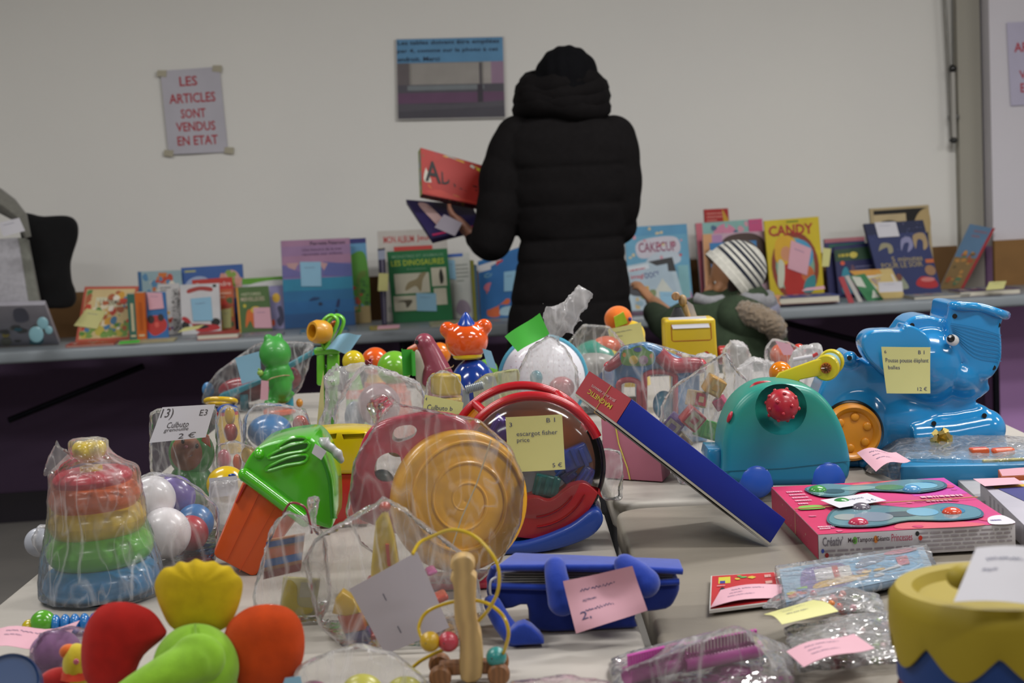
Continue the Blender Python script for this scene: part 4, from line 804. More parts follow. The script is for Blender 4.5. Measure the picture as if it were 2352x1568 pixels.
for s_ in (-1, 1):
    e = T.part('eye'); e.ell(g(s_*.135, .275, .0), (.035*.205, .03*.205, .03*.205), '#e0ddd8', R, seg=12, ring=8); e.ell(g(s_*.14, .297, -.002), .018*.205, '#15100e', None, 10, 8)
mo = T.part('mouth'); mo.ell(g(0, .365, -.235), (.07*.205, .02*.205, .022*.205), mat('#9a4f48', 'skin'), R, 12, 8)
cp = T.part('knit_cap')
fw = (w(1612, 640)-w(1735, 615)).normalized(); top = (w(1745, 575)-w(1675, 665)).normalized(); top = (w(1746, 571)-w(1664, 642)).normalized(); base = w(1671, 637)
zax = top; xax = Vector((0, 1, 0)); xax = (xax-zax*xax.dot(zax)).normalized(); yax = zax.cross(xax); MR = Matrix((xax, yax, zax)).transposed()
pr = []; H = .155
for i in range(41):
    t_ = i/40; pr.append(((.098*sqrt(max(0, 1-(max(0, t_-.18)/.82)**2.3))+ (.006 if t_ < .16 else 0)), -.005+.140*t_))
stripe = [(.30, .37), (.45, .51), (.58, .64), (.70, .755), (.81, .86)]
wm = mat('#c9c7be', 'cloth', scale=350); nm = mat('#1a2030', 'cloth', scale=350); wob = lambda a, t_: 1+.018*sin(a*40)
for j in range(40):
    t_ = (j+.5)/40; cp.lathe([pr[j], pr[j+1]], nm if any(a <= t_ <= c_ for a, c_ in stripe) else wm, Matrix.Translation(base) @ MR.to_4x4(), 80, True, wob)
co = T.part('parka'); G = mat('#33412f', 'cloth', sheen=.0, scale=150)
limb(co, [w(1702, 712), w(1692, 770), w(1690, 850), Vector((w(1690, 850).x, YC, .42))], [.105, .15, .16, .165], G)
limb(co, [w(1640, 725, -.02), w(1570, 745, .0), w(1530, 745, .08), w(1500, 715, .22)], [.085, .072, .055, .036], G); limb(co, [w(1740, 745, .02), w(1770, 790, .08), w(1762, 730, .30)], [.07, .06, .045], G)
co.ell(w(1690, 720, -.01), (.12, .12, .05), G); co.remesh(.007, G, 8, lambda v: .005*noise.noise(v*14))
ho = T.part('hood'); ho.ell(w(1712, 735, -.09), (.10, .07, .075), G, (0, 25, 0)); ho.remesh(.008, G, 2, lambda v: .004*noise.noise(v*20))
fu = T.part('fur_trim'); FUR = mat('#80705e', 'cloth', sheen=.6, scale=90)
P = smooth([w(1690, 698, -.07), w(1712, 716, -.13), w(1745, 728, -.17), (w(1778, 748, -.17)), w(1785, 772, -.13)], 8, False); fu.tube(P, [.022+.016*sin(pi*i/(len(P)-1))**.5 for i in range(len(P))], FUR, 14); fu.ell(P[0], .02, FUR); fu.ell(P[-1], .02, FUR); fu.remesh(.005, FUR, 1, lambda v: .006*noise.noise(v*90)+.004*noise.noise(v*190))
rr = random.Random(4)
for i in range(2600):
    t_ = rr.random()*(len(P)-1); j = int(t_); c0 = P[j].lerp(P[min(j+1, len(P)-1)], t_-j); d = Vector((rr.gauss(0, 1), rr.gauss(0, 1), rr.gauss(0, 1))).normalized(); e_ = c0+d*.034; n_ = d+Vector((rr.gauss(0, .4),)*3)
    sd = d.cross(Vector((.3, .2, .9))).normalized()*.0008; fu.add([e_-sd-d*.012, e_+sd-d*.012, e_+n_.normalized()*rr.uniform(.008, .018)], [(0, 1, 2)], rr.choice([FUR, mat('#a2937f', 'cloth'), mat('#564a3e', 'cloth')]))
sc = T.part('scarf')
for i in range(3): sc.tube([w(1712-i*3, 690+i*13, 0)+Vector(((.075+.012*i)*cos(a), (.08+.01*i)*sin(a), .008*sin(3*a+i))) for a in [2*pi*j/30 for j in range(30)]], [.024+.004*sin(j*2.1) for j in range(30)], mat(['#86868a', '#5f6068', '#7c7c90'][i], 'cloth', scale=250), 10, True)
sc.tube(smooth([w(1668, 686, -.05), w(1630, 692, -.07), w(1598, 684, -.05)], 5, False), [.018]*11, mat('#8f8f93', 'cloth'), 10)
tr = T.part('trousers')
for s_ in (-1, 1): x = w(1690, 800).x+s_*.065; limb(tr, [Vector((x, YC, .48)), Vector((x, YC, .1))], [.085, .055], mat('#23252e', 'cloth'))
for s_ in (-1, 1):
    x = w(1690, 800).x+s_*.065; bt = T.part('shoe'); bt.ell((x, YC+.04, .04), (.042, .095, .038), '#2a2020')
T.done()
# ============================================================ toys on the near tables, right and centre
def wpx(lst, Y): return [pt(a, b, Y) for a, b in lst]
def flatq(c, z=TZ+.001, z2=None):
    z = z if isinstance(z, (list, tuple)) else [z]*4
    return Quad(*[tab(a, b, zz_) for (a, b), zz_ in zip(c, z)])
# ---- blue elephant ball popper
YE = 2.66; k = px(YE); BL = mat('#2a94d6', 'plastic', rough=.15, coat=.5); BLK = mat('#0c0c10')
def e_(u, v, d=0): return pt(u, v, YE+d)
T = Thing('toy_elephant', 'big glossy blue plastic elephant with raised trunk and orange wheel at right', 'toy')
b = T.part('shell')
out = [(1872, 925), (1893, 872), (1928, 838), (1938, 818), (1952, 806), (1966, 816), (2000, 835), (2040, 800), (2070, 757), (2085, 736), (2100, 727), (2121, 723), (2149, 728), (2175, 739), (2185, 722), (2187, 704), (2196, 696), (2250, 704), (2300, 716), (2304, 735), (2299, 750), (2303, 796), (2300, 828), (2287, 852), (2270, 872), (2277, 895), (2257, 912), (2221, 930), (2249, 927), (2268, 934), (2283, 957), (2293, 982), (2297, 1010), (2294, 1068), (2240, 1074), (2160, 1070), (2100, 1072), (1960, 1075), (1875, 1070), (1858, 1000)]
b.slab(wpx(out, YE-.042), (0, .084, 0), BL, .014, 3)
b.slab(smooth(wpx([(2182, 712), (2190, 694), (2250, 701), (2303, 715), (2306, 735), (2300, 752), (2304, 800), (2298, 840), (2272, 872), (2235, 860), (2205, 820), (2175, 770)], YE-.060), 3), (0, .12, 0), BL, .026, 4)
b.ell(e_(2125, 835, -.012), (92*k, .062, 98*k), BL); b.ell(e_(2200, 860, -.01), (60*k, .055, 58*k), BL, (0, 30, 0))
b.ell(e_(1960, 970), (104*k, .062, 112*k), BL); b.ell(e_(2070, 960), (120*k, .055, 78*k), BL)
b.tube([e_(2090, 1010, -.03), e_(2190, 1000, -.035), e_(2262, 985, -.035)], [.040, .036, .034], BL, 20); b.ell(e_(2262, 985, -.035), .034, BL); b.ell(e_(2275, 1030, -.03), (.028, .03, .036), BL)
b.ell(e_(1952, 822, -.04), (17*k, .02, 17*k), BL)
b.remesh(.0035, BL, 7)
b.V = tz(b.V)
w_ = MB(); w_.cyl(e_(1957, 992, -.10), e_(1957, 992, -.036), 71*k, BL, seg=48); b.cut(w_)
h_ = MB(); hq = [e_(2205, 690, 0), e_(2292, 708, 0)]
ear = T.part('ear'); eo = smooth(wpx([(2082, 745), (2070, 757), (2040, 757), (2002, 760), (1984, 774), (1980, 795), (1992, 822), (2015, 845), (2045, 868), (2095, 862), (2130, 830), (2140, 790), (2120, 760)], YE-.088), 4); ear.slab(eo, (0, .05, 0), BL, .014, 4)
tr = T.part('trunk_rim'); tr.tube(smooth([e_(2190, 702, -.055), e_(2250, 706, -.058), e_(2303, 722, -.055), e_(2306, 722, .05), e_(2250, 708, .055), e_(2190, 702, .05)], 6), .0075, BL, 10, True)
g_ = T.part('trunk_grooves')
for i in range(8): g_.tube(smooth([e_(2184+i*1.2, 742+i*4, -.0615), e_(2240, 752+i*9, -.0622), e_(2300, 770+i*8.5, -.0612)], 4, False), .0005, mat('#2480b4'), 5)
ey = T.part('eye'); ey.ell(e_(2188, 781, -.070), (15*k, .006, 13*k), '#e4e4e4', (0, 20, 0)); p_ = T.part('pupil', ey); p_.ell(e_(2184, 777, -.075), (9*k, .004, 9*k), '#0a0a0a'); p_.ell(e_(2182, 773, -.0785), (3*k, .001, 3*k), '#f0f0f0')
for (u, v, d) in ((2095, 747, -.062), (2193, 726, -.060), (2293, 746, -.058), (2282, 844, -.059), (1951, 822, -.060), (2145, 972, -.063), (2261, 954, -.060)):
    s_ = T.part('screw_hole'); s_.cyl(e_(u, v, d-.001), e_(u, v, d+.012), 5.5*k, BLK, seg=18)
wh = T.part('wheel'); C0 = e_(1957, 992, -.068); OR = mat('#f09a1c', 'plastic', rough=.35); prf = [(0, .004), (46*k, .004), (52*k, .010), (58*k, .012), (64*k, .008), (65*k, 0), (65*k, -.03), (0, -.03)]
wh.lathe(prf, OR, Matrix.Translation(C0) @ Matrix.Rotation(radians(90), 4, 'X'), 72)
for i in range(6):
    a = radians(60*i+80); wh.ell(C0+Vector((36*k*cos(a), -.005, 36*k*sin(a))), (10*k, .003, 10*k), OR, seg=16, ring=8)
tread = T.part('tyre_tread'); tread.tube([C0+Vector((66.5*k*cos(2*pi*j/60), .012, 66.5*k*sin(2*pi*j/60))) for j in range(60)], .0035, mat('#1a1512'), 8, True)
for sx in (2000, 2250): f_ = T.part('foot'); f_.box((e_(sx, 1060).x, YE, TZ+.008), (.06, .11, .016), BL, .006)
T.done()
note('yellow handwritten note on the flank of the blue elephant', [(2034, 902), (2134, 902), (2137, 797), (2024, 796)], [YE-.104, YE-.100, YE-.098, YE-.104], 'y', [('6', .05, .86, .09, .93), ('B 1', .74, .85, .87, .93), ('Pousse pousse éléphant', .06, .64, .96, .76), ('balles', .1, .52, .34, .60), ('12 €', .70, .06, .92, .14)], curl=lambda a, b: .003*sin(3*a)+.006*(1-b)**2)
# ---- teal round car with red knob ball
YT = 2.44; k = px(YT)
def tealmat():
    m = bpy.data.materials.new('teal_to_blue_plastic'); m.use_nodes = True; nt = m.node_tree; bs = nt.nodes['Principled BSDF']; g = nt.nodes.new('ShaderNodeTexCoord'); sp = nt.nodes.new('ShaderNodeSeparateXYZ'); r = nt.nodes.new('ShaderNodeValToRGB')
    nt.links.new(g.outputs['Object'], sp.inputs[0]); mr = nt.nodes.new('ShaderNodeMapRange'); mr.inputs['From Min'].default_value = .02; mr.inputs['From Max'].default_value = .13; nt.links.new(sp.outputs['Z'], mr.inputs[0]); nt.links.new(mr.outputs[0], r.inputs[0]); nt.links.new(r.outputs[0], bs.inputs['Base Color'])
    r.color_ramp.elements[0].color = (*rgb('#2a86b8'), 1); r.color_ramp.elements[1].color = (*rgb('#279584'), 1); bs.inputs['Roughness'].default_value = .35; return m
TM = tealmat()
T = Thing('toy_car', 'teal dome-shaped toy car with blue wheels and a red bumpy ball in its side', 'toy')
b = T.part('body'); o = smooth(wpx([(1660, 1062), (1662, 1010), (1676, 962), (1700, 922), (1740, 892), (1790, 882), (1838, 885), (1878, 900), (1912, 935), (1938, 985), (1953, 1040), (1955, 1075), (1945, 1105), (1900, 1114), (1800, 1118), (1700, 1116), (1662, 1100)], YT-.05), 5)
b.slab(o, (0, .105, 0), TM, .016, 4); c_ = MB(); c_.ell(pt(1797, 940, YT-.062), (62*k, .040, 64*k), TM); b.cut(c_)
s_ = T.part('seam'); s_.tube(wpx([(1661, 1082), (1800, 1075), (1954, 1058)], YT-.0503), .0006, mat('#1c6a80'), 5)
fr = T.part('front_step'); fr.slab(wpx([(1622, 1050), (1626, 1030), (1662, 1030), (1664, 1110), (1640, 1108)], YT-.03), (0, .07, 0), mat('#2a86b8'), .006)
bl = T.part('bumpy_ball'); RD = mat('#b81c2e', 'plastic', rough=.35); bc = pt(1797, 930, YT-.062); bl.ell(bc, 37*k, RD)
rr = random.Random(3)
for i in range(22):
    z_ = 1-2*(i+.5)/22; a = i*2.4; rxy = sqrt(1-z_*z_); d = Vector((rxy*cos(a), rxy*sin(a), z_)); bl.ell(bc+d*37*k, 4.6*k, RD, seg=10, ring=8)
sk = T.part('sticker'); sk.ell(pt(1676, 957, YT-.045), (5*k, .006, 14*k), '#b8243a', (0, 25, 0)); ha = T.part('handle'); ha.tube(smooth(wpx([(1718, 905), (1735, 884), (1765, 880), (1785, 888)], YT-.01), 5, False), .004, RD)
bs = T.part('back_shell'); bs.slab(smooth(wpx([(1700, 900), (1725, 876), (1765, 868), (1810, 874), (1850, 890), (1850, 960), (1700, 960)], YT+.058), 4), (0, .02, 0), mat('#1c7f70', 'plastic', rough=.35), .006)
for u in (1737, 1902):
    for dy in (-.045, .04):
        wl = T.part('wheel'); wc = pt(u, 1115, YT+dy); wc.z = TZ+.028; wl.ell(wc, (41*k, .010, .0275), mat('#2f62d0', 'plastic', rough=.3))
T.done()
# ---- yellow roller handle and orange ball
YR = 2.50; k = px(YR); YL = mat('#dcc81c', 'plastic', rough=.35)
T = Thing('push_roller', 'yellow roller toy with orange hub and pale blue drum above the teal car', 'toy')
for d, (cu, cv) in ((0, (1897, 845)), (.05, (1908, 832))):
    p_ = T.part('disc'); c0 = pt(cu, cv, YR-.03+d); p_.cyl(c0, c0+Vector((.004, .012, 0)), 30*k, YL, bev=.002)
    h = T.part('bar'); h.slab(wpx([(1782-d*100, 868), (1790, 856), (1868, 828), (1890, 822), (1905, 860), (1868, 866), (1838, 872), (1830, 886), (1800, 884)], YR-.028+d), (0, .008, 0), YL, .002)
hb = T.part('hub'); c0 = pt(1897, 845, YR-.034); hb.lathe([(0, .001), (12*k, .001), (13*k, 0)], mat('#b86a14'), Matrix.Translation(c0) @ Matrix.Rotation(radians(90), 4, 'X'), 24)
for i in range(10): a = 2*pi*i/10; hb.tube([c0+Vector((3*k*cos(a), -.002, 3*k*sin(a))), c0+Vector((11*k*cos(a), -.002, 11*k*sin(a)))], .0007, mat('#5a2a10'), 5)
hb.ell(c0+Vector((0, -.002, 0)), 4*k, '#6a3a1a', seg=10, ring=6)
dr = T.part('drum'); dr.cyl(pt(1898, 842, YR-.018), pt(1907, 833, YR+.018), 24*k, mat('#7ab0cc'))
eb = T.part('end_ball', label='glossy orange ball end'); eb.ell(pt(1793, 856, 2.525), 27*px(2.52), mat('#ea8414', 'plastic', rough=.15)); T.done()
# ---- snail shape sorter
YS_ = 2.14; k = px(YS_)
def s2(u, v, d=0): return pt(u, v, YS_+d)
T = Thing('snail_shape_sorter', 'round clear and red snail shape sorter on a dark blue rocker base', 'toy')
C0 = s2(1222, 1070); RR_ = 166*k; RED2 = mat('#c41a28', 'plastic', rough=.25, coat=.5)
MX = Matrix.Translation(C0) @ Matrix.Rotation(radians(90), 4, 'X') @ Matrix.Rotation(radians(0), 4, 'Y')
sh = T.part('clear_shell'); gl = mat('#ffffff', 'tint', a0=.02, a1=.25, rough=.05, bump=.05, ior=1.35)
sh.lathe([(0, .040), (RR_*.5, .036), (RR_*.8, .026), (RR_*.95, .012), (RR_, 0), (RR_*.95, -.012), (RR_*.8, -.026), (RR_*.5, -.036), (0, -.040)], gl, MX, 72)
amb = T.part('amber_shell'); am = mat('#b8602a', 'plastic', rough=.35)
V = []; F = []; na = 40; nr = 8
for j in range(nr+1):
    for i in range(na+1):
        a = radians(-18+216*i/na); r_ = RR_*.97*j/nr; zf = .030*(1-(j/nr)**2.2); V.append(C0+Vector((r_*cos(a), .026-.02*(j/nr)**2, r_*sin(a)*1)))
for j in range(nr):
    for i in range(na): F.append((j*(na+1)+i, j*(na+1)+i+1, (j+1)*(na+1)+i+1, (j+1)*(na+1)+i))
amb.add(V, F, am)
rim = T.part('rim'); rim.tube([C0+Vector((RR_*1.0*cos(radians(a)), -.006, RR_*1.0*sin(radians(a)))) for a in range(22, 204, 3)], .0062, RED2, 12)
rim.tube([C0+Vector((RR_*1.04*cos(radians(a))-.012, .030, RR_*1.04*sin(radians(a))+.006)) for a in range(30, 200, 3)], .0062, RED2, 12)
for a in (60, 128, 190): rim.tube([C0+Vector((RR_*cos(radians(a)), -.006, RR_*sin(radians(a)))), C0+Vector((RR_*1.04*cos(radians(a))-.012, .030, RR_*1.04*sin(radians(a))+.006))], .006, RED2, 10)
bk = T.part('smoked_shell'); bk.lathe([(0, -.0285), (RR_*.6, -.0265), (RR_*.96, -.008)], mat('#55555f', 'tint', a0=.5, a1=.7, rough=.1, bump=.03), MX, 64)
hd = T.part('amber_handle'); V = []; F = []
for i, a in enumerate(range(132, 188, 4)):
    p = C0+Vector((RR_*1.0*cos(radians(a)), -.002, RR_*1.0*sin(radians(a)))); p2 = C0+Vector((RR_*1.03*cos(radians(a))-.010, .028, RR_*1.03*sin(radians(a))+.005)); V += [p, p2]
    if i: F.append((2*i-2, 2*i-1, 2*i+1, 2*i))
hd.add(V, F, mat('#c87818'))
dk = T.part('dark_rim'); dk.tube([C0+Vector((RR_*1.0*cos(radians(a)), -.004, RR_*1.0*sin(radians(a)))) for a in range(-60, 22, 3)], .003, mat('#2a2430', 'plastic', rough=.1), 8)
wv = T.part('red_wave'); o = [(1062, 1092), (1100, 1150), (1150, 1122), (1195, 1148), (1230, 1142), (1265, 1150), (1310, 1118), (1345, 1110), (1380, 1138)]
o = [s2(a, b_, -.030) for a, b_ in o]; o2 = [C0+Vector((RR_*.965*cos(radians(a)), -.030, RR_*.965*sin(radians(a)))) for a in range(-20, -168, -6)]
wv.slab(smooth(o, 4, False)+o2, (0, .05, 0), mat('#b01c22', 'plastic', rough=.4), .003)
for i in (0, 1): wv.tube([C0+Vector((RR_*(.80-.14*i)*cos(radians(a)), -.0315, RR_*(.80-.14*i)*sin(radians(a)))) for a in range(-28-8*i, -90, -4)], .0012, mat('#96161c'), 6)
bs = T.part('rocker_base'); o = smooth(wpx([(1165, 1250), (1230, 1240), (1310, 1208), (1360, 1172), (1382, 1178), (1383, 1205), (1352, 1236), (1280, 1262), (1210, 1273), (1130, 1276), (1080, 1268), (1090, 1240)], YS_-.045), 4); bs.slab(tz(o), (0, .09, 0), mat('#15409a', 'plastic', rough=.45), .005); T.done()
for (u, v, d, s_, c, rot, lb, n_) in ((1150, 985, .0, (50, 40, 60), '#5a35a0', (20, 30, 0), 'purple ribbed block inside the top left of the snail sorter', 'shape_block'), (1320, 1050, .0, (70, 40, 50), '#263f9a', (0, -20, 10), 'dark blue star block inside the right of the snail sorter', 'shape_block'), (1255, 1115, -.004, (60, 36, 50), '#1d6a68', (0, 15, 0), 'teal block low inside the snail sorter', 'shape_block'), (1160, 1030, .005, (30, 30, 46), '#d85024', (0, 12, 0), 'orange block behind the note in the snail sorter', 'shape_block'), (1345, 1100, .0, (40, 30, 60), '#3040a0', (0, 35, 0), 'blue violet block against the dark rim of the snail sorter', 'shape_block'), (1300, 1085, .008, (46, 30, 36), '#2a58b0', (10, 50, 0), 'mid blue block in the middle of the snail sorter', 'shape_block')):
    T = Thing(n_, lb, 'block', 'shape blocks inside the snail sorter'); b = T.part(); b.box(s2(u, v, d), (s_[0]*k, s_[1]*k*.7, s_[2]*k), c, .003, rot)
    for j in (-1, 0, 1): b.box(s2(u+j*s_[0]*.3, v, d-s_[1]*k*.34), (s_[0]*k*.14, .004, s_[2]*k*.9), c, .001, rot)
    T.done()
note('yellow handwritten note on the front of the round snail shape sorter', [(1168, 1083), (1298, 1076), (1291, 951), (1161, 958)], YS_-.047, 'y', [('3', .06, .82, .11, .90), ('B 1', .72, .87, .87, .95), ('escargot fisher', .18, .62, .90, .73), ('price', .18, .51, .40, .61), ('5 €', .78, .05, .95, .13)], curl=lambda a, b: .002*sin(3*a)+.004*(1-b)**2)
# ---- leaning magnetic game box
Wv = Vector((-.045, .19, .018)); YB = 2.09
A, B, C, D = pt(1417, 972, YB+.01), pt(1770, 1253, YB), pt(1805, 1193, YB), pt(1452, 917, YB+.01); B.z = max(B.z, TZ+.001)
T = Thing('game_box', 'long blue-sided game box with red end leaning askew beside the snail sorter', 'box'); q = Quad(A, B, C, D)
b = T.part('tray'); b.prism(q, Wv, mat('#1c2f98', 'print', rough=.4), .001)
e = T.part('end_panel'); qe = Quad(D+Wv, D, A, A+Wv); n_ = -qe.n*0; nrm = (A-B).normalized()
qe = Quad(A+Wv+nrm*.0012, A+nrm*.0012, D+nrm*.0012, D+Wv+nrm*.0012); qt = Quad(D+nrm*.001, D+Wv+nrm*.001, A+Wv+nrm*.001, A+nrm*.001)
e.add([qt.A, qt.B, qt.C, qt.D], [(0, 1, 2, 3)], mat('#a8343e', 'print'), False)
if qt.n.dot(nrm) < 0: qt.n = -qt.n
TX = T.part('lettering'); TX.text(qt, 'MAGNETIC', (.22, .56, .78, .74), mat('#c8b838', 'print'), .001, .03); TX.text(qt, 'JEUX AVEC AIMANTS', (.22, .32, .78, .44), mat('#c8b0b0', 'print'), .001, .02)
un = T.part('underside_edge'); dn = (A-D).normalized(); un.add([A+dn*.003, B+dn*.003, B+Wv+dn*.003, A+Wv+dn*.003, A, B, B+Wv, A+Wv], [(0, 1, 2, 3), (0, 4, 5, 1), (3, 2, 6, 7), (0, 3, 7, 4)], mat('#b8b4a8', 'print'), False); un.add([A+dn*.0045, B+dn*.0045, B+Wv+dn*.0045, A+Wv+dn*.0045], [(0, 1, 2, 3)], mat('#15151c', 'print'), False)
rb = T.part('rubber_band'); m1 = D.lerp(D+Wv, .45)+nrm*.002; m2 = A.lerp(A+Wv, .45)+nrm*.002; ax = (B-A).normalized(); rb.tube([m1, m2, m2+dn*.006, m2+dn*.006+ax*.02], .0008, mat('#c8a868'), 6)
T.done()
# ---- pink stamp box
zt = TZ+.032
q = flatq([(1879, 1228), (2332, 1203), (2168, 1098), (1772, 1119)], zt)
T = Thing('stamp_set_box', 'pink and white craft set box with shaped windows lying on the right table', 'box')
b = T.part('carton'); b.hexa(q, .0315, mat('#c8c4c8', 'print', rough=.35), .0006)
b.art(q, [('r', 0, 0, 1, 1, '#c82a60'), ('r', .5, .0, 1, 1, '#c43878'), ('r', .7, .62, 1, 1, '#c040a0'), ('b', [(.40, .05), (.55, .2), (.7, .12), (.85, .0), (.5, .0)], '#d05a6a'), ('b', [(.45, .95), (.6, .85), (.8, .93), (.7, .99)], '#d86a6a'), ('n', .02, .03, .98, .97, 26, ['#d86a90', '#c83868', '#d04a88'], .03), ('b', [(.88, .0), (.90, .10), (.95, .15), (1.0, .14), (1, 0)], '#d8d4dc'), ('l', .90, .04, .99, .09, 1, '#5a4a8a'), ('l', .05, .55, .14, .88, 5, '#e0a0b8'), ('b', [(.03, .46), (.05, .53), (.15, .53), (.16, .46)], '#7ab84a'), ('l', .03, .06, .12, .13, 2, '#d8c8d0'), ('l', .72, .45, .95, .62, 2, '#e0a8b8')], .0004)
win = T.part('window')
for o in ([(.16, .88), (.20, .70), (.35, .66), (.45, .76), (.60, .72), (.75, .66), (.92, .74), (.94, .9), (.78, .97), (.6, .92), (.45, .90), (.3, .97)], [(.10, .2), (.14, .08), (.32, .05), (.5, .12), (.7, .08), (.88, .12), (.92, .3), (.80, .42), (.62, .36), (.5, .42), (.35, .5), (.2, .42)]):
    win.poly(q, [(p.x, p.y) for p in smooth([(a, c, 0) for a, c in o], 4)], mat('#56707c', 'print', rough=.12), .0032); win.poly(q, [(.5+(p.x-.5)*.97, (p.y-o[0][1])*.9+o[0][1]) for p in smooth([(a, c, 0) for a, c in o], 4)], mat('#6f929c', 'print', rough=.12), .0036)
for (s_, t_, a_, b_, c) in ((.45, .82, .10, .05, '#8ab0b0'), (.62, .80, .08, .06, '#5f8f6a'), (.80, .80, .09, .07, '#8ac0d8'), (.84, .83, .05, .05, '#3f7090'), (.35, .22, .10, .09, '#8f9aa8'), (.50, .24, .12, .05, '#4a5a70'), (.62, .26, .08, .08, '#7ab0d0'), (.78, .26, .06, .07, '#4a84a8'), (.30, .78, .06, .05, '#4a6068'), (.22, .24, .07, .06, '#a8aaa8')): win.poly(q, [(s_+a_*cos(2*pi*i/18), t_+b_*sin(2*pi*i/18)) for i in range(18)], mat(c, 'print', rough=.15), .0040+.0002*b_)
for (s_, t_, c) in ((.22, .82, '#4a9a4a'), (.27, .52, '#3f8f4a'), (.34, .40, '#6a6270'), (.24, .12, '#c03a58'), (.72, .72, '#5a9ac8'), (.76, .22, '#d85038')):
    h = T.part('stamp_knob'); h.ell(q(s_, t_, .003), (.013, .013, .008), mat(c, 'plastic', rough=.2))
rb = T.part('rubber_band'); rb.tube([q(-.002, .45, -.03), q(-.002, .45, .004), q(.5, .47, .0045), q(1.0, .49, .004)], .0008, mat('#c8a070'), 6)
qf = q.side('bottom', .0315); wr = T.part('front_print'); wr.text(qf, 'Créativ’', (.02, .52, .125, .90), mat('#77727a', 'print'), .001, .05); wr.text(qf, 'Mes Tampons Géants', (.15, .56, .36, .82), mat('#4a3a40', 'print'), .001, .03); wr.text(qf, 'Princesses', (.37, .58, .475, .88), mat('#b8385a', 'print'), .001, .01)
wr.art(qf, [('e', .185, .70, .012, .15, '#6aa84a'), ('e', .29, .70, .012, .15, '#d0803a'), ('l', .03, .06, .46, .42, 2, '#8a8088'), ('l', .51, .10, .98, .92, 5, '#9a9298'), ('e', .02, .34, .008, .09, '#3a4a9a'), ('e', .04, .16, .01, .10, '#8a2a2a'), ('e', .50, .84, .01, .10, '#2a2a2a'), ('e', .515, .66, .01, .10, '#c83a2a')], .0006)
ql = q.side('left', .0315); b.art(ql, [('r', 0, 0, 1, 1, '#a82848'), ('n', .1, .2, .9, .8, 9, ['#c8b090', '#7a9a7a', '#c86a8a'], .05)]); T.done()
note('white note lying on top of the pink stamp set box', flatq([(1928, 1168), (2036, 1151), (1992, 1134), (1884, 1150)], zt+.0065), 0, 'w', [('Tampons', .3, .5, .75, .7), ('3 €', .7, .15, .85, .35)], curl=lambda a, b: .001)
# white boxes at right edge
q = flatq([(2352, 1205), (2560, 1190), (2440, 1098), (2252, 1110)], TZ+.03)
T = Thing('white_box', 'white printed box with dark picture panel at the right edge beside the pink box', 'box'); b = T.part(); b.hexa(q, .0295, mat('#b4b0bc', 'print'), .001); b.art(q, [('r', 0, .9, 1, 1, '#c8c4d0'), ('p', [(.12, .85), (.6, .85), (.62, .45), (.3, .42)], '#3a3a7a'), ('r', .1, .84, .6, .9, '#d0a82a')]); ql = q.side('left', .0295); b.art(ql, [('r', 0, 0, 1, 1, '#a8a4ac'), ('l', .15, .3, .85, .8, 5, '#8a868e'), ('r', .03, .2, .12, .6, '#b02a3a')]); T.done()
q = flatq([(2252, 1150), (2320, 1146), (2262, 1098), (2200, 1102)], TZ+.012)
T = Thing('wrapped_box', 'small pale box in clear wrap between the pink box and white box', 'box'); T.part().hexa(q, .0115, mat('#a8a6aa', 'print'), .001); T.done()
note('pink note on the pale boxes at the right edge', flatq([(2262, 1118), (2352, 1112), (2330, 1098), (2235, 1101)], TZ+.0345), 0, 'p', curl=lambda a, b: .001)
q = flatq([(2300, 1094), (2420, 1088), (2390, 1070), (2292, 1078)], TZ+.03); T = Thing('card_box', 'small orange edged box with pink label at the right edge', 'box'); T.part().hexa(q, .029, mat('#b8603a', 'print'), .001).art(q, [('r', .02, .02, .98, .98, '#d09aa8')]); T.done()
# ---- bagged blue toy with gold bow
T = Thing('blue_toy_case', 'long blue toy case with orange and yellow details inside the bag below the elephant', 'toy'); b = T.part('case'); zb = TZ+.035
q = flatq([(2065, 1070), (2400, 1064), (2390, 1030), (2080, 1036)], zb); b.hexa(q, .034, mat('#2a82b4', 'plastic', rough=.3), .006)
d_ = T.part('orange_clip'); d_.box(q(.55, .5, .008), (.028, .02, .014), '#d85a2a', .003); d_.box(q(.72, .5, .008), (.035, .02, .012), '#d85a2a', .005); d2 = T.part('yellow_strip'); d2.box(q(.78, .2, .002), (.09, .01, .004), '#c8b83a', .001); T.done()
bag('clear crinkled bag lying flat with a gold bow, in front of the elephant', [ [tab(1962, 1035)+Vector((0, 0, .002)), tab(1985, 1092)+Vector((0, 0, .002)), tab(2060, 1105)+Vector((0, 0, .002)), tab(2450, 1095)+Vector((0, 0, .002)), tab(2420, 1010, TZ+.03), tab(2060, 1000, TZ+.045), tab(2150, 990, TZ+.05), tab(2400, 1012, TZ+.045), tab(2400, 1055, TZ+.043), tab(2070, 1050, TZ+.043)]], seed=3, vox=.005, amp=.003, scale=14)
T = Thing('gift_bow', 'shiny gold ribbon bow on the flat clear bag', 'bow'); bc = pt(2160, 1006, 2.555)
for i in range(11):
    a = 2*pi*i/11; b = T.part('loop'); d = Vector((cos(a), -.3-.5*(i % 2), sin(a)*.9)).normalized()*.019; sd = d.cross(Vector((0, 1, 0))).normalized()*.005; P = [bc, bc+d*.6+Vector((0, -.006, 0)), bc+d, bc+d*.55+Vector((0, .005, 0))]
    V = []; 
    for p in P: V += [p-sd, p+sd]
    b.add(V, [(0, 1, 3, 2), (2, 3, 5, 4), (4, 5, 7, 6)], mat('#e8cf80', 'metal', rough=.3), False)
T.done()
note('pink note on the flat clear bag with the gold bow', flatq([(2012, 1083), (2092, 1050), (2058, 1030), (1968, 1040)], [TZ+.05, TZ+.052, TZ+.056, TZ+.056]), 0, 'p', scr=3, curl=lambda a, b: .006*sin(5*a))
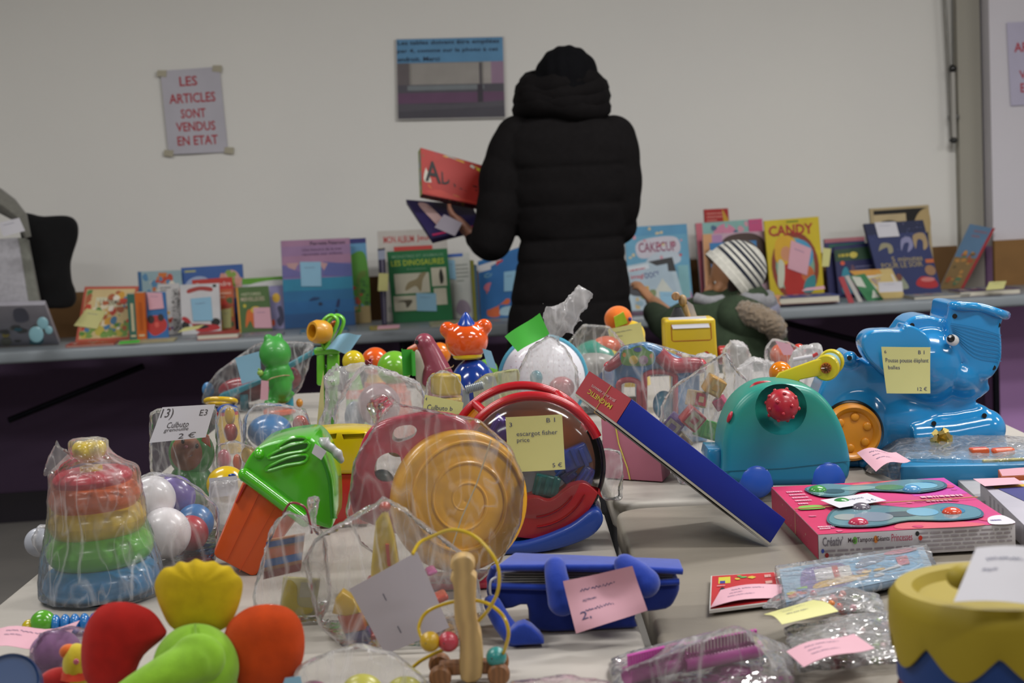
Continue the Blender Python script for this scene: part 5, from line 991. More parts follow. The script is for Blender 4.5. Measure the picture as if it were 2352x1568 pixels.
# ---- red card, puzzle pack, bead bags
q = flatq([(1629, 1401), (1795, 1380), (1781, 1313), (1633, 1322)], TZ+.004)
T = Thing('card_pack', 'small red puzzle card lying at the front of the right table', 'card'); b = T.part(); b.hexa(q, .0035, mat('#c8c4c0', 'print')); b.art(q, [('r', .02, .02, .98, .98, '#b82428'), ('r', .12, .72, .3, .92, '#c8c03a'), ('r', .14, .72, .22, .80, '#3a3a8a'), ('r', .34, .40, .62, .56, '#3a9a4a'), ('r', .38, .43, .58, .53, '#b8b83a'), ('n', .36, .6, .78, .92, 5, ['#c8b03a', '#4a7ab8', '#5aa85a'], .06), ('l', .82, .3, .92, .95, 3, '#d8a8a0'), ('e', .18, .5, .04, .08, '#1a1a1a'), ('l', .1, .6, .3, .66, 1, '#d8a0a0')]); T.done()
note('pink note on the small red puzzle card', flatq([(1632, 1395), (1788, 1368), (1803, 1338), (1655, 1355)], [TZ+.006, TZ+.008, TZ+.012, TZ+.008]), 0, 'p', scr=3, curl=lambda a, b: .003*sin(4*a))
q = flatq([(1806, 1384), (2146, 1312), (2121, 1256), (1790, 1308)], TZ+.012)
T = Thing('puzzle_pack', 'pale blue puzzle card pack with boat picture, in clear film on the right table', 'pack'); b = T.part('card'); b.hexa(q, .008, mat('#7a9ab8', 'print', rough=.2), .002); b.art(q, [('r', .0, .0, 1, 1, '#86a4bc'), ('r', .13, .12, .95, .9, '#5f9ac0'), ('b', [(.14, .15), (.14, .8), (.25, .9), (.42, .85), (.45, .2)], '#6a5a98'), ('r', .22, .42, .34, .8, '#c4c0c4'), ('r', .34, .36, .38, .82, '#b03a34'), ('r', .38, .4, .46, .75, '#c8c4c0'), ('b', [(.2, .2), (.25, .38), (.5, .36), (.5, .22)], '#c8a040'), ('b', [(.5, .6), (.55, .85), (.7, .9), (.68, .7)], '#6a7a90'), ('n', .5, .2, .7, .5, 8, ['#c8a03a', '#7a5a7a', '#c8c8c8'], .05), ('e', .83, .92, .12, .08, '#b06070'), ('r', .78, .4, .86, .72, '#b85a6a'), ('n', .03, .02, .14, .3, 9, ['#8ab84a', '#d8c83a', '#c85a3a', '#5a8ac8'], .035), ('p', [(.62, .3), (.78, .45), (.8, .36)], '#d0d0d4')]); T.done()
bag('clear film sleeve round the pale blue puzzle pack', [[q(s_, t_, o) for s_, t_ in ((-.03, -.03), (1.03, -.03), (1.03, 1.03), (-.03, 1.03)) for o in (.005, -.0095)]], seed=8, vox=.004, amp=.0012, scale=14, a0=.03, a1=.35)
def flatbag(label, c, z0, beads, cols, seed, cardc=None):
    q = flatq(c, z0); r = random.Random(seed)
    for i in range(0, 0): pass
    bag(label, [[q(s_, t_, o) for s_, t_ in ((0, .03), (.03, 0), (.97, 0), (1, .06), (.98, .97), (.6, 1.04), (.05, .98)) for o in (.0, .006)]+[q(.5, .5, .016), q(.7, .6, .018), q(.3, .5, .012)]], seed=seed, vox=.0042, amp=.0025, scale=18, a0=.10, a1=.5)
    T = Thing('bead_set', label.split(' bag')[0].replace('flat clear', 'loose')+' small coloured beads inside the flat bag', 'beads', kind=None); b = T.part(None); 
    for i in range(beads): b.ell(q(r.uniform(.35, .9), r.uniform(.15, .8), r.uniform(.004, .010)), r.uniform(.003, .0045), cols[i % len(cols)], seg=10, ring=7)
    T.kind = 'stuff'; T.done(); return q
qa = flatbag('upper flat clear bead bag, half under the yellow lid', [(1740, 1402), (2040, 1420), (2030, 1372), (1800, 1362)], TZ+.003, 26, ['#c84a3a', '#d87a2a', '#7a8a5a', '#c8c4c0', '#b83a5a'], 12)
qb = flatbag('lower flat clear bead bag with shiny folds, near the yellow lid', [(1832, 1545), (2110, 1520), (2052, 1408), (1785, 1452)], TZ+.003, 20, ['#b84a5a', '#7a9a4a', '#c8a0a0', '#8a8a90'], 13)
note('yellow note on the upper flat bead bag', flatq([(1796, 1434), (1926, 1404), (1868, 1373), (1754, 1406)], TZ+.024), 0, 'y', scr=3, curl=lambda a, b: .003*sin(4*b))
note('pink note on the lower flat bead bag', flatq([(1846, 1532), (2009, 1482), (1961, 1449), (1806, 1496)], TZ+.026), 0, 'p', scr=3, curl=lambda a, b: .003*sin(5*a))
# ---- yellow lid tub
T = Thing('toy_tub', 'big blurred tub with scalloped yellow lid at the bottom right corner', 'tub'); YU = 1.30; k = px(YU); cc = Vector((pt(2292, 1350, YU).x, YU, TZ)); R0 = 252*k; zl = tab(2200, 1290, TZ+.10).z
def hz(v): return pt(2292, v, YU).z-TZ
H = hz(1345); b = T.part('tub_body'); b.lathe([(0, .001), (R0*.86, .001), (R0*.90, .01), (R0*.93, H-.035), (R0*.93, H-.01), (0, H-.012)], mat('#8f2a30', 'print'), Matrix.Translation(cc), 64)
bb = T.part('blue_band'); bb.lathe([(R0*.935, H-.075), (R0*.94, H-.042), (R0*.935, H-.02)], mat('#1c3f80', 'print'), Matrix.Translation(cc), 64); b3 = T.part('white_band'); b3.lathe([(R0*.932, H-.135), (R0*.936, H-.085)], mat('#a08898', 'print'), Matrix.Translation(cc), 64)
lid = T.part('lid'); YM = mat('#a08c06', 'plastic', rough=.6, coat=0); prf = [(0, H-.008), (R0*.72, H-.008), (R0*.78, H), (R0*.93, H+.001), (R0*.99, H-.006), (R0*1.0, H-.014)]
lid.lathe(prf, YM, Matrix.Translation(cc), 96)
V = []; F = []; n = 192
for i in range(n):
    a = 2*pi*i/n; sc_ = .5+.5*cos(a*9+1.0); lo = H-.036-.022*max(0, sc_)**.6
    for z_, rr_ in ((H-.014, 1.0), (H-.03, 1.005), (lo, .985), (lo, .955)): V.append(cc+Vector((R0*rr_*cos(a), R0*rr_*sin(a), z_)))
for i in range(n):
    for j in range(3): F.append((i*4+j, ((i+1) % n)*4+j, ((i+1) % n)*4+j+1, i*4+j+1))
lid.add(V, F, YM); ds = T.part('stud'); ds.ell(pt(2215, 1325, 1.24), (.014, .012, .010), YM); T.done()
note('large white blurred note standing on the yellow lid', [(2190, 1382), (2380, 1392), (2400, 1262), (2242, 1258)], [1.20, 1.20, 1.24, 1.24], 'w', scr=2, curl=lambda a, b: .004*sin(3*a))
# ---- blue felt book bag
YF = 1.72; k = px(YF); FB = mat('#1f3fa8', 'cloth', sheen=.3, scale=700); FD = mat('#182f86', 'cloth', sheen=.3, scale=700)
def f(u, v, d=0): return pt(u, v, YF+d)
T = Thing('felt_book', 'blue felt soft book figure with stuffed arms and legs on the front table', 'soft toy')
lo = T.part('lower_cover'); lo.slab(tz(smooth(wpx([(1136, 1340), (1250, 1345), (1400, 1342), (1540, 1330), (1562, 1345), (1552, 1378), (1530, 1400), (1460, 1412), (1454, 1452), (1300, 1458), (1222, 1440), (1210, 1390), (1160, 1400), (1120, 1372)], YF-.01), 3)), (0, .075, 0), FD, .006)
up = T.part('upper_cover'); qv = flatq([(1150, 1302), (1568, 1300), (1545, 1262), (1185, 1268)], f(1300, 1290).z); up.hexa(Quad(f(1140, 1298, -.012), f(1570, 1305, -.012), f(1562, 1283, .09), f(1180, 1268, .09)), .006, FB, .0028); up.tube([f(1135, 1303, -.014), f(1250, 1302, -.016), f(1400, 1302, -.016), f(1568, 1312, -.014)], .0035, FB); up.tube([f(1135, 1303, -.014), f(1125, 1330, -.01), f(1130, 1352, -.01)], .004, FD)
zp = T.part('zip_edge'); zp.tube([f(1130, 1345, -.014), f(1250, 1348, -.016), f(1400, 1344, -.016), f(1560, 1335, -.014)], .0036, FB)
pg = T.part('pages')
for i in range(5): pg.hexa(Quad(f(1152, 1316+i*6, -.006), f(1545, 1318+i*4, -.006), f(1540, 1314+i*4, .07), f(1160, 1311+i*6, .07)), .0012, mat(['#8a8782', '#a09c94'][i % 2], 'cloth'))
def slimb(nm, P, R, mm=FB):
    a = T.part(nm); limb(a, P, R, mm); a.remesh(.003, mm, 2)
slimb('arm', [f(1275, 1302, -.02), f(1280, 1335, -.032), f(1292, 1380, -.032)], [.012, .013, .0165]); slimb('arm', [f(1435, 1296, -.02), f(1465, 1318, -.032), f(1482, 1338, -.034)], [.012, .014, .0165])
slimb('leg', [f(1130, 1385, -.02), f(1155, 1430, -.035), f(1185, 1466, -.045)], [.010, .011, .012]); ft = T.part('foot'); ft.slab(tz(smooth(wpx([(1165, 1462), (1205, 1432), (1250, 1472), (1232, 1496), (1190, 1502)], YF-.065), 3), TZ+.004), (0, .022, 0), FB, .006)
lp = T.part('string_loop'); lp.tube(smooth([f(1140, 1325, -.02), f(1127, 1335, -.022), f(1126, 1362, -.022), f(1134, 1370, -.018)], 5, False), .0014, '#b8b8c0'); T.done()
note('pink crumpled note propped on the blue felt book', [(1323, 1455), (1487, 1402), (1452, 1300), (1293, 1335)], [YF-.075, YF-.07, YF-.055, YF-.058], 'p', [('2,', .12, .18, .26, .36)], scr=3, curl=lambda a, b: .004*sin(6*a+2*b)+.004*cos(5*b))
# ---- wooden bead toy
YG = 1.55; k = px(YG); WD = mat('#d0ae74', 'wood', scale=25); WD2 = mat('#8f5f38', 'wood', scale=60)
def g2(u, v, d=0): return pt(u, v, YG+d)
T = Thing('bead_toy', 'small wooden wheeled bead toy with yellow looping wires at the front', 'toy')
b = T.part('post'); b.slab(smooth(wpx([(1036, 1292), (1050, 1280), (1074, 1279), (1088, 1290), (1090, 1305), (1082, 1314), (1094, 1326), (1094, 1345), (1092, 1400), (1098, 1440), (1106, 1470), (1106, 1556), (1058, 1560), (1056, 1470), (1044, 1420), (1042, 1350), (1034, 1330), (1042, 1315), (1034, 1304)], YG-.012), 3), (0, .024, 0), WD, .003)
for u in (1010, 1145):
    for dd in (-.022, .022):
        wl = T.part('wheel'); c0 = g2(u, 1545, dd); c0.z = TZ+.0115; wl.cyl(c0, c0+Vector((.0, .012, 0)), .011, WD2, bev=.002)
ax = T.part('chassis'); ax.box(g2(1080, 1530, .0), (.062, .02, .012), WD2, .003)
for sp in ([(1050, 1300), (1000, 1275), (952, 1290), (985, 1235), (1040, 1216), (1095, 1235), (1140, 1290), (1145, 1350), (1125, 1395), (1100, 1425)], [(975, 1478), (962, 1440), (985, 1402), (1050, 1380), (1110, 1382), (1152, 1410), (1168, 1450), (1160, 1490), (1150, 1510)], [(1050, 1480), (1010, 1495), (970, 1515), (948, 1532)]):
    if sp[0] == (1050, 1300): sp = sp[3:]; sp = [(948, 1272), (962, 1248)]+sp
    wr = T.part('wire'); P = smooth([g2(a, b_, -.01+.02*sin(i*.8)) for i, (a, b_) in enumerate(sp)], 7, False); wr.tube(P, .0018, mat('#c8a81c', 'plastic'), 8)
for (u, v, r_, c) in ((988, 1473, 24, '#c8a01c'), (1030, 1473, 24, '#b8384a'), (1140, 1508, 24, '#2a8a88')):
    bd = T.part('bead'); bd.ell(g2(u, v, -.012), r_*k, mat(c, 'plastic', rough=.35)); bd.ell(g2(u-10, v+4, -.012-r_*k*.85), 2.5*k, '#2a1a10', seg=8, ring=6)
T.done()
# ============================================================ toys on the near tables, left side and back rows
def P3(lst, Y): return [pt(a, b, Y) for a, b in lst]
def shullp(lst, Y0, Y1):
    P = [v if v.z > TZ+.002 else Vector((v.x, v.y, TZ+.002)) for v in ppts(lst, Y0, Y1)]; lo = min(v.z for v in P)
    if lo > TZ+.012:   # the bag rests on the table, its foot narrower than its belly
        xs_ = [v.x for v in P]; c = sum(xs_)/len(xs_); w = (max(xs_)-min(xs_))*.3; P += [Vector((c+a*w, y, TZ+.002)) for a in (-1, 1) for y in (Y0+.01, Y1-.01)]
    return P
# ---- stacking rings
YK = 1.98; k = px(YK); cx = pt(237, 1380, YK).x; ax = Vector((.0, 0, 1))
T = Thing('stacking_rings', 'rainbow tower of stacking rings with yellow knob inside a tied bag', 'toy')
def tor(nm, z, R, r, rz, c, dx=0, lab=None):
    b = T.part(nm, label=lab); M = Matrix.Translation((cx+dx, YK, TZ+z)) @ Matrix.Rotation(radians(-2.5), 4, 'Y')
    b.lathe([(R+r*cos(a), rz*sin(a)) for a in [2*pi*i/22 for i in range(23)]], mat(c, 'plastic', rough=.3), M, 56)
tor('ring', .022, .049, .023, .021, '#2a86c0', 0, 'blue bottom ring'); tor('ring', .061, .044, .022, .021, '#5fb82e', .001, 'green ring'); tor('ring', .096, .039, .021, .020, '#d8b62a', .000, 'yellow ring'); tor('ring', .127, .036, .0205, .0185, '#d8601e', -.001, 'orange ring'); tor('ring', .150, .030, .019, .012, '#c0243a', -.002, 'red top ring')
b = T.part('post'); b.cyl((cx, YK, TZ+.002), (cx-.003, YK, TZ+.165), .014, '#d8c030'); kn = T.part('knob'); kn.ell((cx-.004, YK, TZ+.183), (.020, .020, .014), '#d8bc24')
for i in range(5): a = 2*pi*i/5+.4; kn.ell((cx-.004+.011*cos(a), YK+.011*sin(a), TZ+.186), .011, mat('#d8bc24'))
T.done()
base = [Vector((cx+.080*cos(a), YK+.078*sin(a), TZ+.004)) for a in [2*pi*i/20 for i in range(20)]]; mid = [Vector((cx+.074*cos(a), YK+.072*sin(a), TZ+.05)) for a in [2*pi*i/20 for i in range(20)]]
def circ(r, z, dx=0): return [Vector((cx+dx+r*cos(a), YK+r*sin(a), TZ+z)) for a in [2*pi*i/20 for i in range(20)]]
bag('clear tied bag stretched over the rainbow stacking rings', [base+mid+circ(.061, .10), circ(.063, .095)+circ(.059, .125)+circ(.055, .16)+circ(.03, .178, -.004)+[pt(200, 1082, YK-.03)], circ(.026, .170, -.004)+circ(.024, .2, -.004)+[pt(200, 1085, YK-.028)]], seed=2, vox=.0042, amp=.0014, scale=26, tails=[(pt(200, 1085, YK-.03), pt(112, 1052, YK-.045), .005, .020)], a0=.06, a1=.42)
# ---- balls in a bag, right of the rings
YQ = 2.22; k = px(YQ)
for (u, v, r_, Y, c, lb) in ((350, 1145, 54, 2.20, '#f4f0f4', 'white plastic ball high in the bag behind the stacking rings'), (382, 1262, 60, 2.17, '#f4f0f4', 'larger white ball low in the bag behind the stacking rings'), (400, 1140, 50, 2.30, '#7a68b0', 'lilac ball at the top of the bag behind the stacking rings'), (448, 1200, 44, 2.27, '#3a84c8', 'blue ball in the bag beside the orange bin'), (440, 1262, 42, 2.21, '#c02c3a', 'red ball at the bottom of the bag beside the orange bin'), (90, 1245, 34, 2.12, '#b8bcc8', 'pale ball half hidden left of the stacking rings')):
    T = Thing('ball', lb, 'ball', 'plastic balls behind the rings'); c0 = pt(u, v, Y); r0 = r_*px(Y); T.part().ell((c0.x, c0.y, max(c0.z, TZ+r0+.002)), r0, mat(c, 'plastic', rough=.3)); T.done()
bag('thin clear bag of white, lilac, blue and red balls', [shullp([(300, 1110), (345, 1086), (400, 1092), (455, 1120), (500, 1165), (502, 1210), (492, 1300), (400, 1318), (310, 1316)], 2.11, 2.36)], seed=5, vox=.006, amp=.003, scale=14, a0=.05, a1=.4)
bag('corner of a clear bag sticking out left of the stacking rings', [shullp([(70, 1238), (88, 1205), (130, 1206), (125, 1290), (100, 1292)], 2.08, 2.16)], seed=6, vox=.005, amp=.002, scale=20)
# ---- frog-hooded roly-poly doll
YD = 2.52; k = px(YD)
def d_(u, v, d=0): return pt(u, v, YD+d)
GR = mat('#2f9a34', 'plastic', rough=.3)
T = Thing('roly_poly_doll', 'roly-poly doll with brown face and green frog hood in cellophane', 'doll')
b = T.part('body'); bc = d_(440, 1130); b.ell((bc.x, YD, TZ+.040), (.036, .034, .039), GR)
hd = T.part('hood'); hd.ell(d_(440, 1040), (53*k, .034, 56*k), GR); 
for u in (415, 470): hd.ell(d_(u, 990, .0), (11*k, .009, 12*k), GR)
fc = T.part('face'); fc.ell(d_(434, 1040, -.012), (42*k, .027, 45*k), mat('#a0603e', 'skin'))
for (u, v) in ((420, 1013), (452, 1024)): e = T.part('eye'); e.ell(d_(u, v, -.036), (4*k, .004, 6*k), '#0c0c0c'); e.ell(d_(u+1, v-2, -.040), 1.3*k, '#e0e0e0')
n_ = T.part('nose'); n_.ell(d_(427, 1026, -.039), (5*k, .004, 4*k), '#b8606a'); m_ = T.part('mouth'); m_.tube(smooth([d_(415, 1042, -.036), d_(424, 1049, -.037), d_(436, 1048, -.038), d_(442, 1044, -.037)], 4, False), .0006, mat('#5a2a20'), 6)
er = T.part('hood_lining'); er.slab(P3([(462, 1012), (468, 992), (480, 1002), (484, 1028), (472, 1020)], YD-.036), (0, .004, 0), '#d8601e', .001); T.done()
bag('crisp clear cellophane bag round the frog-hooded doll', [shullp([(345, 950), (362, 940), (495, 935), (498, 1000), (500, 1150), (440, 1180), (345, 1080)], YD-.052, YD+.05)], seed=9, vox=.005, amp=.003, scale=20, a0=.03, a1=.4, ior=1.45)
note('white handwritten note numbered 13 above the frog-hooded doll', [(343, 1017), (472, 1004), (494, 928), (373, 935)], [YD-.066, YD-.064, YD-.058, YD-.058], 'w', [('13)', .03, .62, .26, .95), ('E3', .76, .68, .90, .86), ('Culbuto', .22, .38, .62, .55), ('grenouille', .2, .24, .64, .38), ('2 €', .5, .04, .80, .20)], ink='#4a4648', curl=lambda a, b: .002*sin(4*a))
# ---- smiling yellow ball, sweets bag, blue pompom bag, trumpet bag
T = Thing('ball', 'yellow ball with a blue drawn eye behind the doll', 'ball'); YY = 2.40; b = T.part('ball'); c0 = pt(520, 1112, YY); b.ell((c0.x, c0.y, max(c0.z, TZ+.03)), (.030, .030, .028), mat('#d8b41e')); T.part('eye').ell(pt(533, 1091, YY-.026), (.006, .003, .0025), '#22408a'); T.done()
note('small white note between the doll and the green bin', [(485, 1142), (548, 1136), (545, 1092), (480, 1098)], YY-.06, '#c0bec2')
bag('frosted white bag crumpled between doll and orange bin', [shullp([(482, 1110), (560, 1100), (585, 1150), (560, 1215), (500, 1220), (484, 1160)], 2.30, 2.37)], seed=11, vox=.006, amp=.004, scale=18, kind='frost')
def mixbag(label, outline, Y0, Y1, items, seed, ilabel, iname='small_toy', kind='film', vox=.006, amp=.003, scale=18, tails=(), **kk):
    for i, (u, v, r_, c, lb) in enumerate(items):
        Y = (Y0+Y1)/2; T = Thing(iname, lb, 'toy', ilabel); c0 = pt(u, v, Y); rr_ = [x*px(Y) for x in (r_ if isinstance(r_, tuple) else (r_, r_))]; z_ = max(c0.z, TZ+rr_[1]+.003)
        T.part().ell((c0.x, c0.y, z_), (rr_[0], min((Y1-Y0)*.35, rr_[0]), rr_[1]), mat(c, 'plastic')); T.done()
    bag(label, [shullp(outline, Y0, Y1)], seed=seed, vox=vox, amp=amp, scale=scale, tails=tails, kind=kind, **kk)
mixbag('clear gathered bag of pink, yellow and orange shapes behind the yellow ball', [(490, 1060), (500, 1022), (540, 1012), (588, 1030), (598, 1070), (540, 1088), (495, 1080)], 2.62, 2.74, [(515, 1055, (16, 24), '#c86a78', 'pink shape in the bag behind the yellow ball'), (545, 1062, (10, 20), '#c8582a', 'orange shape in the bag behind the yellow ball'), (572, 1045, (18, 22), '#d8b45a', 'yellow shape in the bag behind the yellow ball')], 14, 'shapes in the gathered bag')
mixbag('frosted bag round a fluffy blue ball behind the doll', [(560, 960), (585, 930), (625, 925), (665, 950), (700, 940), (715, 985), (690, 1030), (590, 1035), (560, 1000)], 2.82, 3.02, [(620, 990, (52, 40), '#2f7ab8', 'large fluffy blue ball in the frosted bag'), (690, 975, (18, 22), '#c85a4a', 'small red ball beside the fluffy blue ball')], 15, 'balls in the frosted bag', tails=[])
mixbag('clear bag with a yellow and red rattle beside the white note 13', [(500, 1010), (502, 945), (520, 930), (548, 940), (556, 1000), (540, 1015)], 2.80, 2.90, [(528, 955, (12, 22), '#d0a82a', 'yellow handle of a rattle in the narrow clear bag'), (530, 992, (16, 22), '#b8382e', 'red end of a rattle in the narrow clear bag')], 16, 'rattle pieces in the narrow bag')
T = Thing('ring_toy', 'yellow ring over a blue and red dome at the left end of the back row', 'toy'); YY = 3.1; k = px(YY); b = T.part('ring'); b.tube([pt(507+34*cos(a), 921+8*sin(a)-10*0, YY)+Vector((0, .02*sin(a), 0)) for a in [2*pi*i/28 for i in range(28)]], 6*k, '#d8b01e', 10, True)
d2 = T.part('dome'); c0 = pt(522, 940, YY); d2.ell(c0, (24*k, .02, 13*k), mat('#2a5ab8')); T.part('red_band').cyl(c0-Vector((0, 0, .012)), c0-Vector((0, 0, .004)), 26*k, mat('#b82a3a')); b3 = T.part('foot'); b3.cyl(Vector((c0.x, c0.y, TZ+.001)), c0-Vector((0, 0, .010)), 27*k, mat('#d8b01e')); T.done()
# ---- bagged tray with cyan bar
YA = 3.72; k = px(YA)
T = Thing('toy_tray', 'long cyan toy tray slanting up inside the clear bag behind the frog', 'toy'); b = T.part('tray'); b.slab(P3([(500, 915), (505, 905), (600, 870), (722, 800), (726, 812), (640, 862), (510, 922)], YA-.02), (0, .05, 0), mat('#1c9ab0', 'plastic', rough=.3), .003)
b2 = T.part('red_piece'); b2.ell(pt(560, 895, YA+.04), (60*k, .02, 30*k), '#a82a3a'); b3 = T.part('red_piece'); b3.ell(pt(668, 868, YA+.04), (24*k, .02, 26*k), '#b8283a'); b4 = T.part('blue_end'); b4.ell(pt(478, 895, YA), (14*k, .01, 18*k), '#4a84b8'); T.part('stand').cyl(Vector((pt(560, 900, YA).x, YA, TZ+.001)), pt(560, 905, YA), .01, '#1c8aa0'); T.part('stand').cyl(Vector((pt(660, 850, YA).x, YA, TZ+.001)), pt(660, 850, YA), .01, '#1c8aa0'); T.done()
bag('big clear bag slanting up behind the green frog figure', [shullp([(464, 925), (470, 895), (500, 855), (590, 790), (640, 784), (722, 788), (705, 850), (690, 890), (655, 925), (560, 945)], YA-.05, YA+.09)], seed=17, vox=.008, amp=.004, scale=14, a0=.04, a1=.45)
note('blue note on the bag behind the green frog figure', [(556, 882), (600, 868), (597, 806), (540, 822)], [YA-.075]*4, 'b')
# ---- green frog figure
YG2 = 3.52; k = px(YG2); FG = mat('#3a9a3a', 'plastic', rough=.45)
def fg(u, v, d=0): return pt(u, v, YG2+d)
T = Thing('frog_figure', 'green rubber frog figure standing turned away on an orange base', 'toy'); b = T.part('body')
b.ell(fg(632, 812), (37*k, .036, 38*k), FG); b.ell(fg(616, 777), (11*k, .01, 11*k), FG); b.ell(fg(641, 773, .01), (9*k, .01, 9*k), FG); b.tube([fg(636, 845), fg(642, 880)], [.030, .028], FG); b.ell(fg(645, 885), (26*k, .027, 32*k), FG)
for du, dv, dd in ((628, 918, -.005), (656, 910, .02)): b.tube([fg(du+8, 895, dd), fg(du, dv, dd)], [.017, .014], FG); b.ell(fg(du-6, dv+7, dd-.01), (17*k, .018, 10*k), FG)
b.tube([fg(622, 855, -.01), fg(608, 868, -.02), fg(600, 860, -.03)], [.012, .011, .008], FG); b.tube([fg(660, 855, .01), fg(668, 875, .0)], [.012, .010], FG); b.remesh(.004, FG, 3)
hn = T.part('hand'); hn.ell(fg(598, 856, -.033), .007, '#8ab04a')
for i in range(3): hn.tube([fg(598, 856, -.033), fg(594+i*2, 846+i*5, -.036)], .0022, mat('#8ab04a'), 8)
bs = T.part('base'); c0 = fg(642, 935); bs.cyl((c0.x, YG2, TZ+.016), (c0.x, YG2, TZ+.028), 38*k, mat('#d85a26'), bev=.003); bs.cyl((c0.x, YG2, TZ+.001), (c0.x, YG2, TZ+.018), 30*k, mat('#3a9a3a')); st = T.part('string'); st.tube(smooth([fg(612, 876, -.034), fg(625, 868, -.036), fg(650, 862, -.03), fg(665, 862, -.01)], 4, False), .0012, '#a8906a'); T.part('side_knob').ell(fg(688, 925), (8*k, .008, 10*k), '#c8862a'); T.done()
note('small pink tag tied to the green frog figure', [(598, 918), (616, 918), (617, 875), (600, 873)], YG2-.045, 'p')
# ---- green popper toy with yellow cup
YP = 3.30; k = px(YP); LG = mat('#6ac42e', 'plastic', rough=.3)
def pp(u, v, d=0): return pt(u, v, YP+d)
T = Thing('ball_run_toy', 'lime green looped toy stand with a yellow cup at its top', 'toy')
for dd, s_ in ((-.015, 0), (.03, 14)):
    l_ = T.part('loop'); l_.tube(smooth([pp(745+s_, 800, dd), pp(768+s_, 760, dd), pp(775+s_, 735, dd), pp(760+s_, 724, dd), pp(742+s_, 738, dd), pp(735+s_, 765, dd), pp(745+s_, 800, dd)], 6, False), 11*k, LG, 12, flat=.42)
cp = T.part('cup'); dr = Vector((-.75, -.65, .15)).normalized(); c0 = pp(752, 763, -.02); M = Matrix.Translation(c0) @ frame(c0, c0+dr).to_4x4(); cp.lathe([(0, 0), (22*k, 0), (27*k, .010), (27*k, .028), (22*k, .038), (16*k, .038), (14*k, .01), (0, .009)], mat('#d89a1e', 'plastic', rough=.4), M, 36)
cc_ = T.part('connector'); cc_.ell(pp(768, 745, .0), (9*k, .008, 9*k), '#d8682a')
for (u0, u1, d) in ((727, 745, -.012), (750, 778, -.012)):
    c_ = T.part('column'); q = qpx([(u0, 0), (u1, 0), (u1, 0), (u0, 0)], YP)
    A = pp(u0, 886, d); B = pp(u1, 886, d); A2 = pp(u0, 812, d); B2 = pp(u1, 812, d); c_.hexa(Quad(A, B, B2, A2), .022, LG, .005)
c_ = T.part('column'); A = pp(738, 905, .0); A.z = TZ+.002; B = pp(772, 905, .0); B.z = TZ+.002; c_.hexa(Quad(A, B, pp(772, 840, 0), pp(738, 840, 0)), .02, mat('#4a9a24'), .004)
T.part('crossbar').box(pp(752, 805), (60*k, .03, 16*k), LG, .005); T.done()
note('blue note curling on the lime green looped toy', [(748, 803), (800, 810), (831, 765), (776, 770)], [YP-.045, YP-.04, YP-.03, YP-.03], 'b', curl=lambda a, b: .012*sin(5*a))
note('pale yellow folded note standing edge-on by the white bag', [(727, 985), (745, 985), (743, 850), (735, 900)], 2.84, '#c8c084', scr=0)
# ---- ball-headed skittles in the back row
for (u, v, r_, Y, c, c2, lb) in ((812, 830, 26, 3.15, '#d8c022', '#6ab82e', 'yellow topped skittle beside the looped green toy'), (862, 830, 33, 3.45, '#e8601c', '#d8b01e', 'orange topped skittle behind the yellow one'), (906, 845, 40, 3.20, '#78bc34', '#e05a1c', 'lime green round-headed skittle left of the penguin'), (1010, 812, 26, 3.60, '#e0781c', '#d8c01e', 'yellow and orange ball figure behind the penguin and bear'), (1118, 850, 26, 3.55, '#6aa83a', '#6aa83a', 'green topped skittle right of the bear')):
    T = Thing('skittle', lb, 'skittle', 'ball-headed skittles of the back row'); k = px(Y); b = T.part('head'); c0 = pt(u, v, Y); b.ell(c0, r_*k, mat(c, 'plastic', rough=.2)); b2 = T.part('body'); H_ = c0.z-TZ; b2.lathe([(0, .001), (r_*k*.95, .001), (r_*k*1.05, H_*.2), (r_*k*.8, H_*.6), (r_*k*.4, H_*.9)], mat(c2, 'plastic', rough=.25), Matrix.Translation((c0.x, c0.y, TZ)), 28)
    b3 = T.part('collar'); b3.cyl((c0.x, c0.y, TZ+H_*.55), (c0.x, c0.y, TZ+H_*.66), r_*k*.86, mat('#d8501c')); T.done()
# ---- penguin
YN = 2.98; k = px(YN); PM = mat('#8f3a4e', 'plastic', rough=.35)
def pn(u, v, d=0): return pt(u, v, YN+d)
T = Thing('penguin_figure', 'plum coloured plastic penguin with white belly facing left', 'toy'); b = T.part('body')
b.ell(pn(975, 788), (24*k, .022, 24*k), PM); b.tube(smooth([pn(978, 795), pn(995, 835), pn(1010, 880), pn(1012, 930)], 4, False), [.020+.0014*i for i in range(13)], PM, 20); b.tube([pn(1005, 845, .0), pn(1042, 868, .01)], [.016, .006], PM); b.tube([pn(985, 850, -.018), pn(975, 885, -.024)], [.012, .006], PM); b.remesh(.004, PM, 3); b.V = tz(b.V)
w_ = T.part('belly'); w_.slab(smooth(P3([(952, 812), (962, 806), (975, 840), (984, 880), (975, 920), (955, 870)], YN-.022), 3), (0, .02, 0), '#c4bcae', .005); bk = T.part('beak'); bk.tube([pn(962, 796, -.006), pn(940, 804, -.010), pn(930, 812, -.010)], [.009, .006, .002], '#d0602e'); e = T.part('eye'); e.ell(pn(957, 785, -.018), (.0035, .002, .0045), '#141018'); ft = T.part('foot'); ft.ell((pn(1000, 900).x, YN-.02, TZ+.008), (.03, .03, .007), '#c0602e'); st = T.part('rubber_band'); st.tube(P3([(1020, 848), (1040, 842), (1042, 838)], YN-.02), .001, '#c0a070', 6); T.done()
note('bright green folded note between green skittle and penguin', [(928, 862), (958, 862), (956, 806), (924, 800)], [YN-.03, YN-.05, YN-.045, YN-.03], '#2f9a24', curl=lambda a, b: .008*sin(9*a))
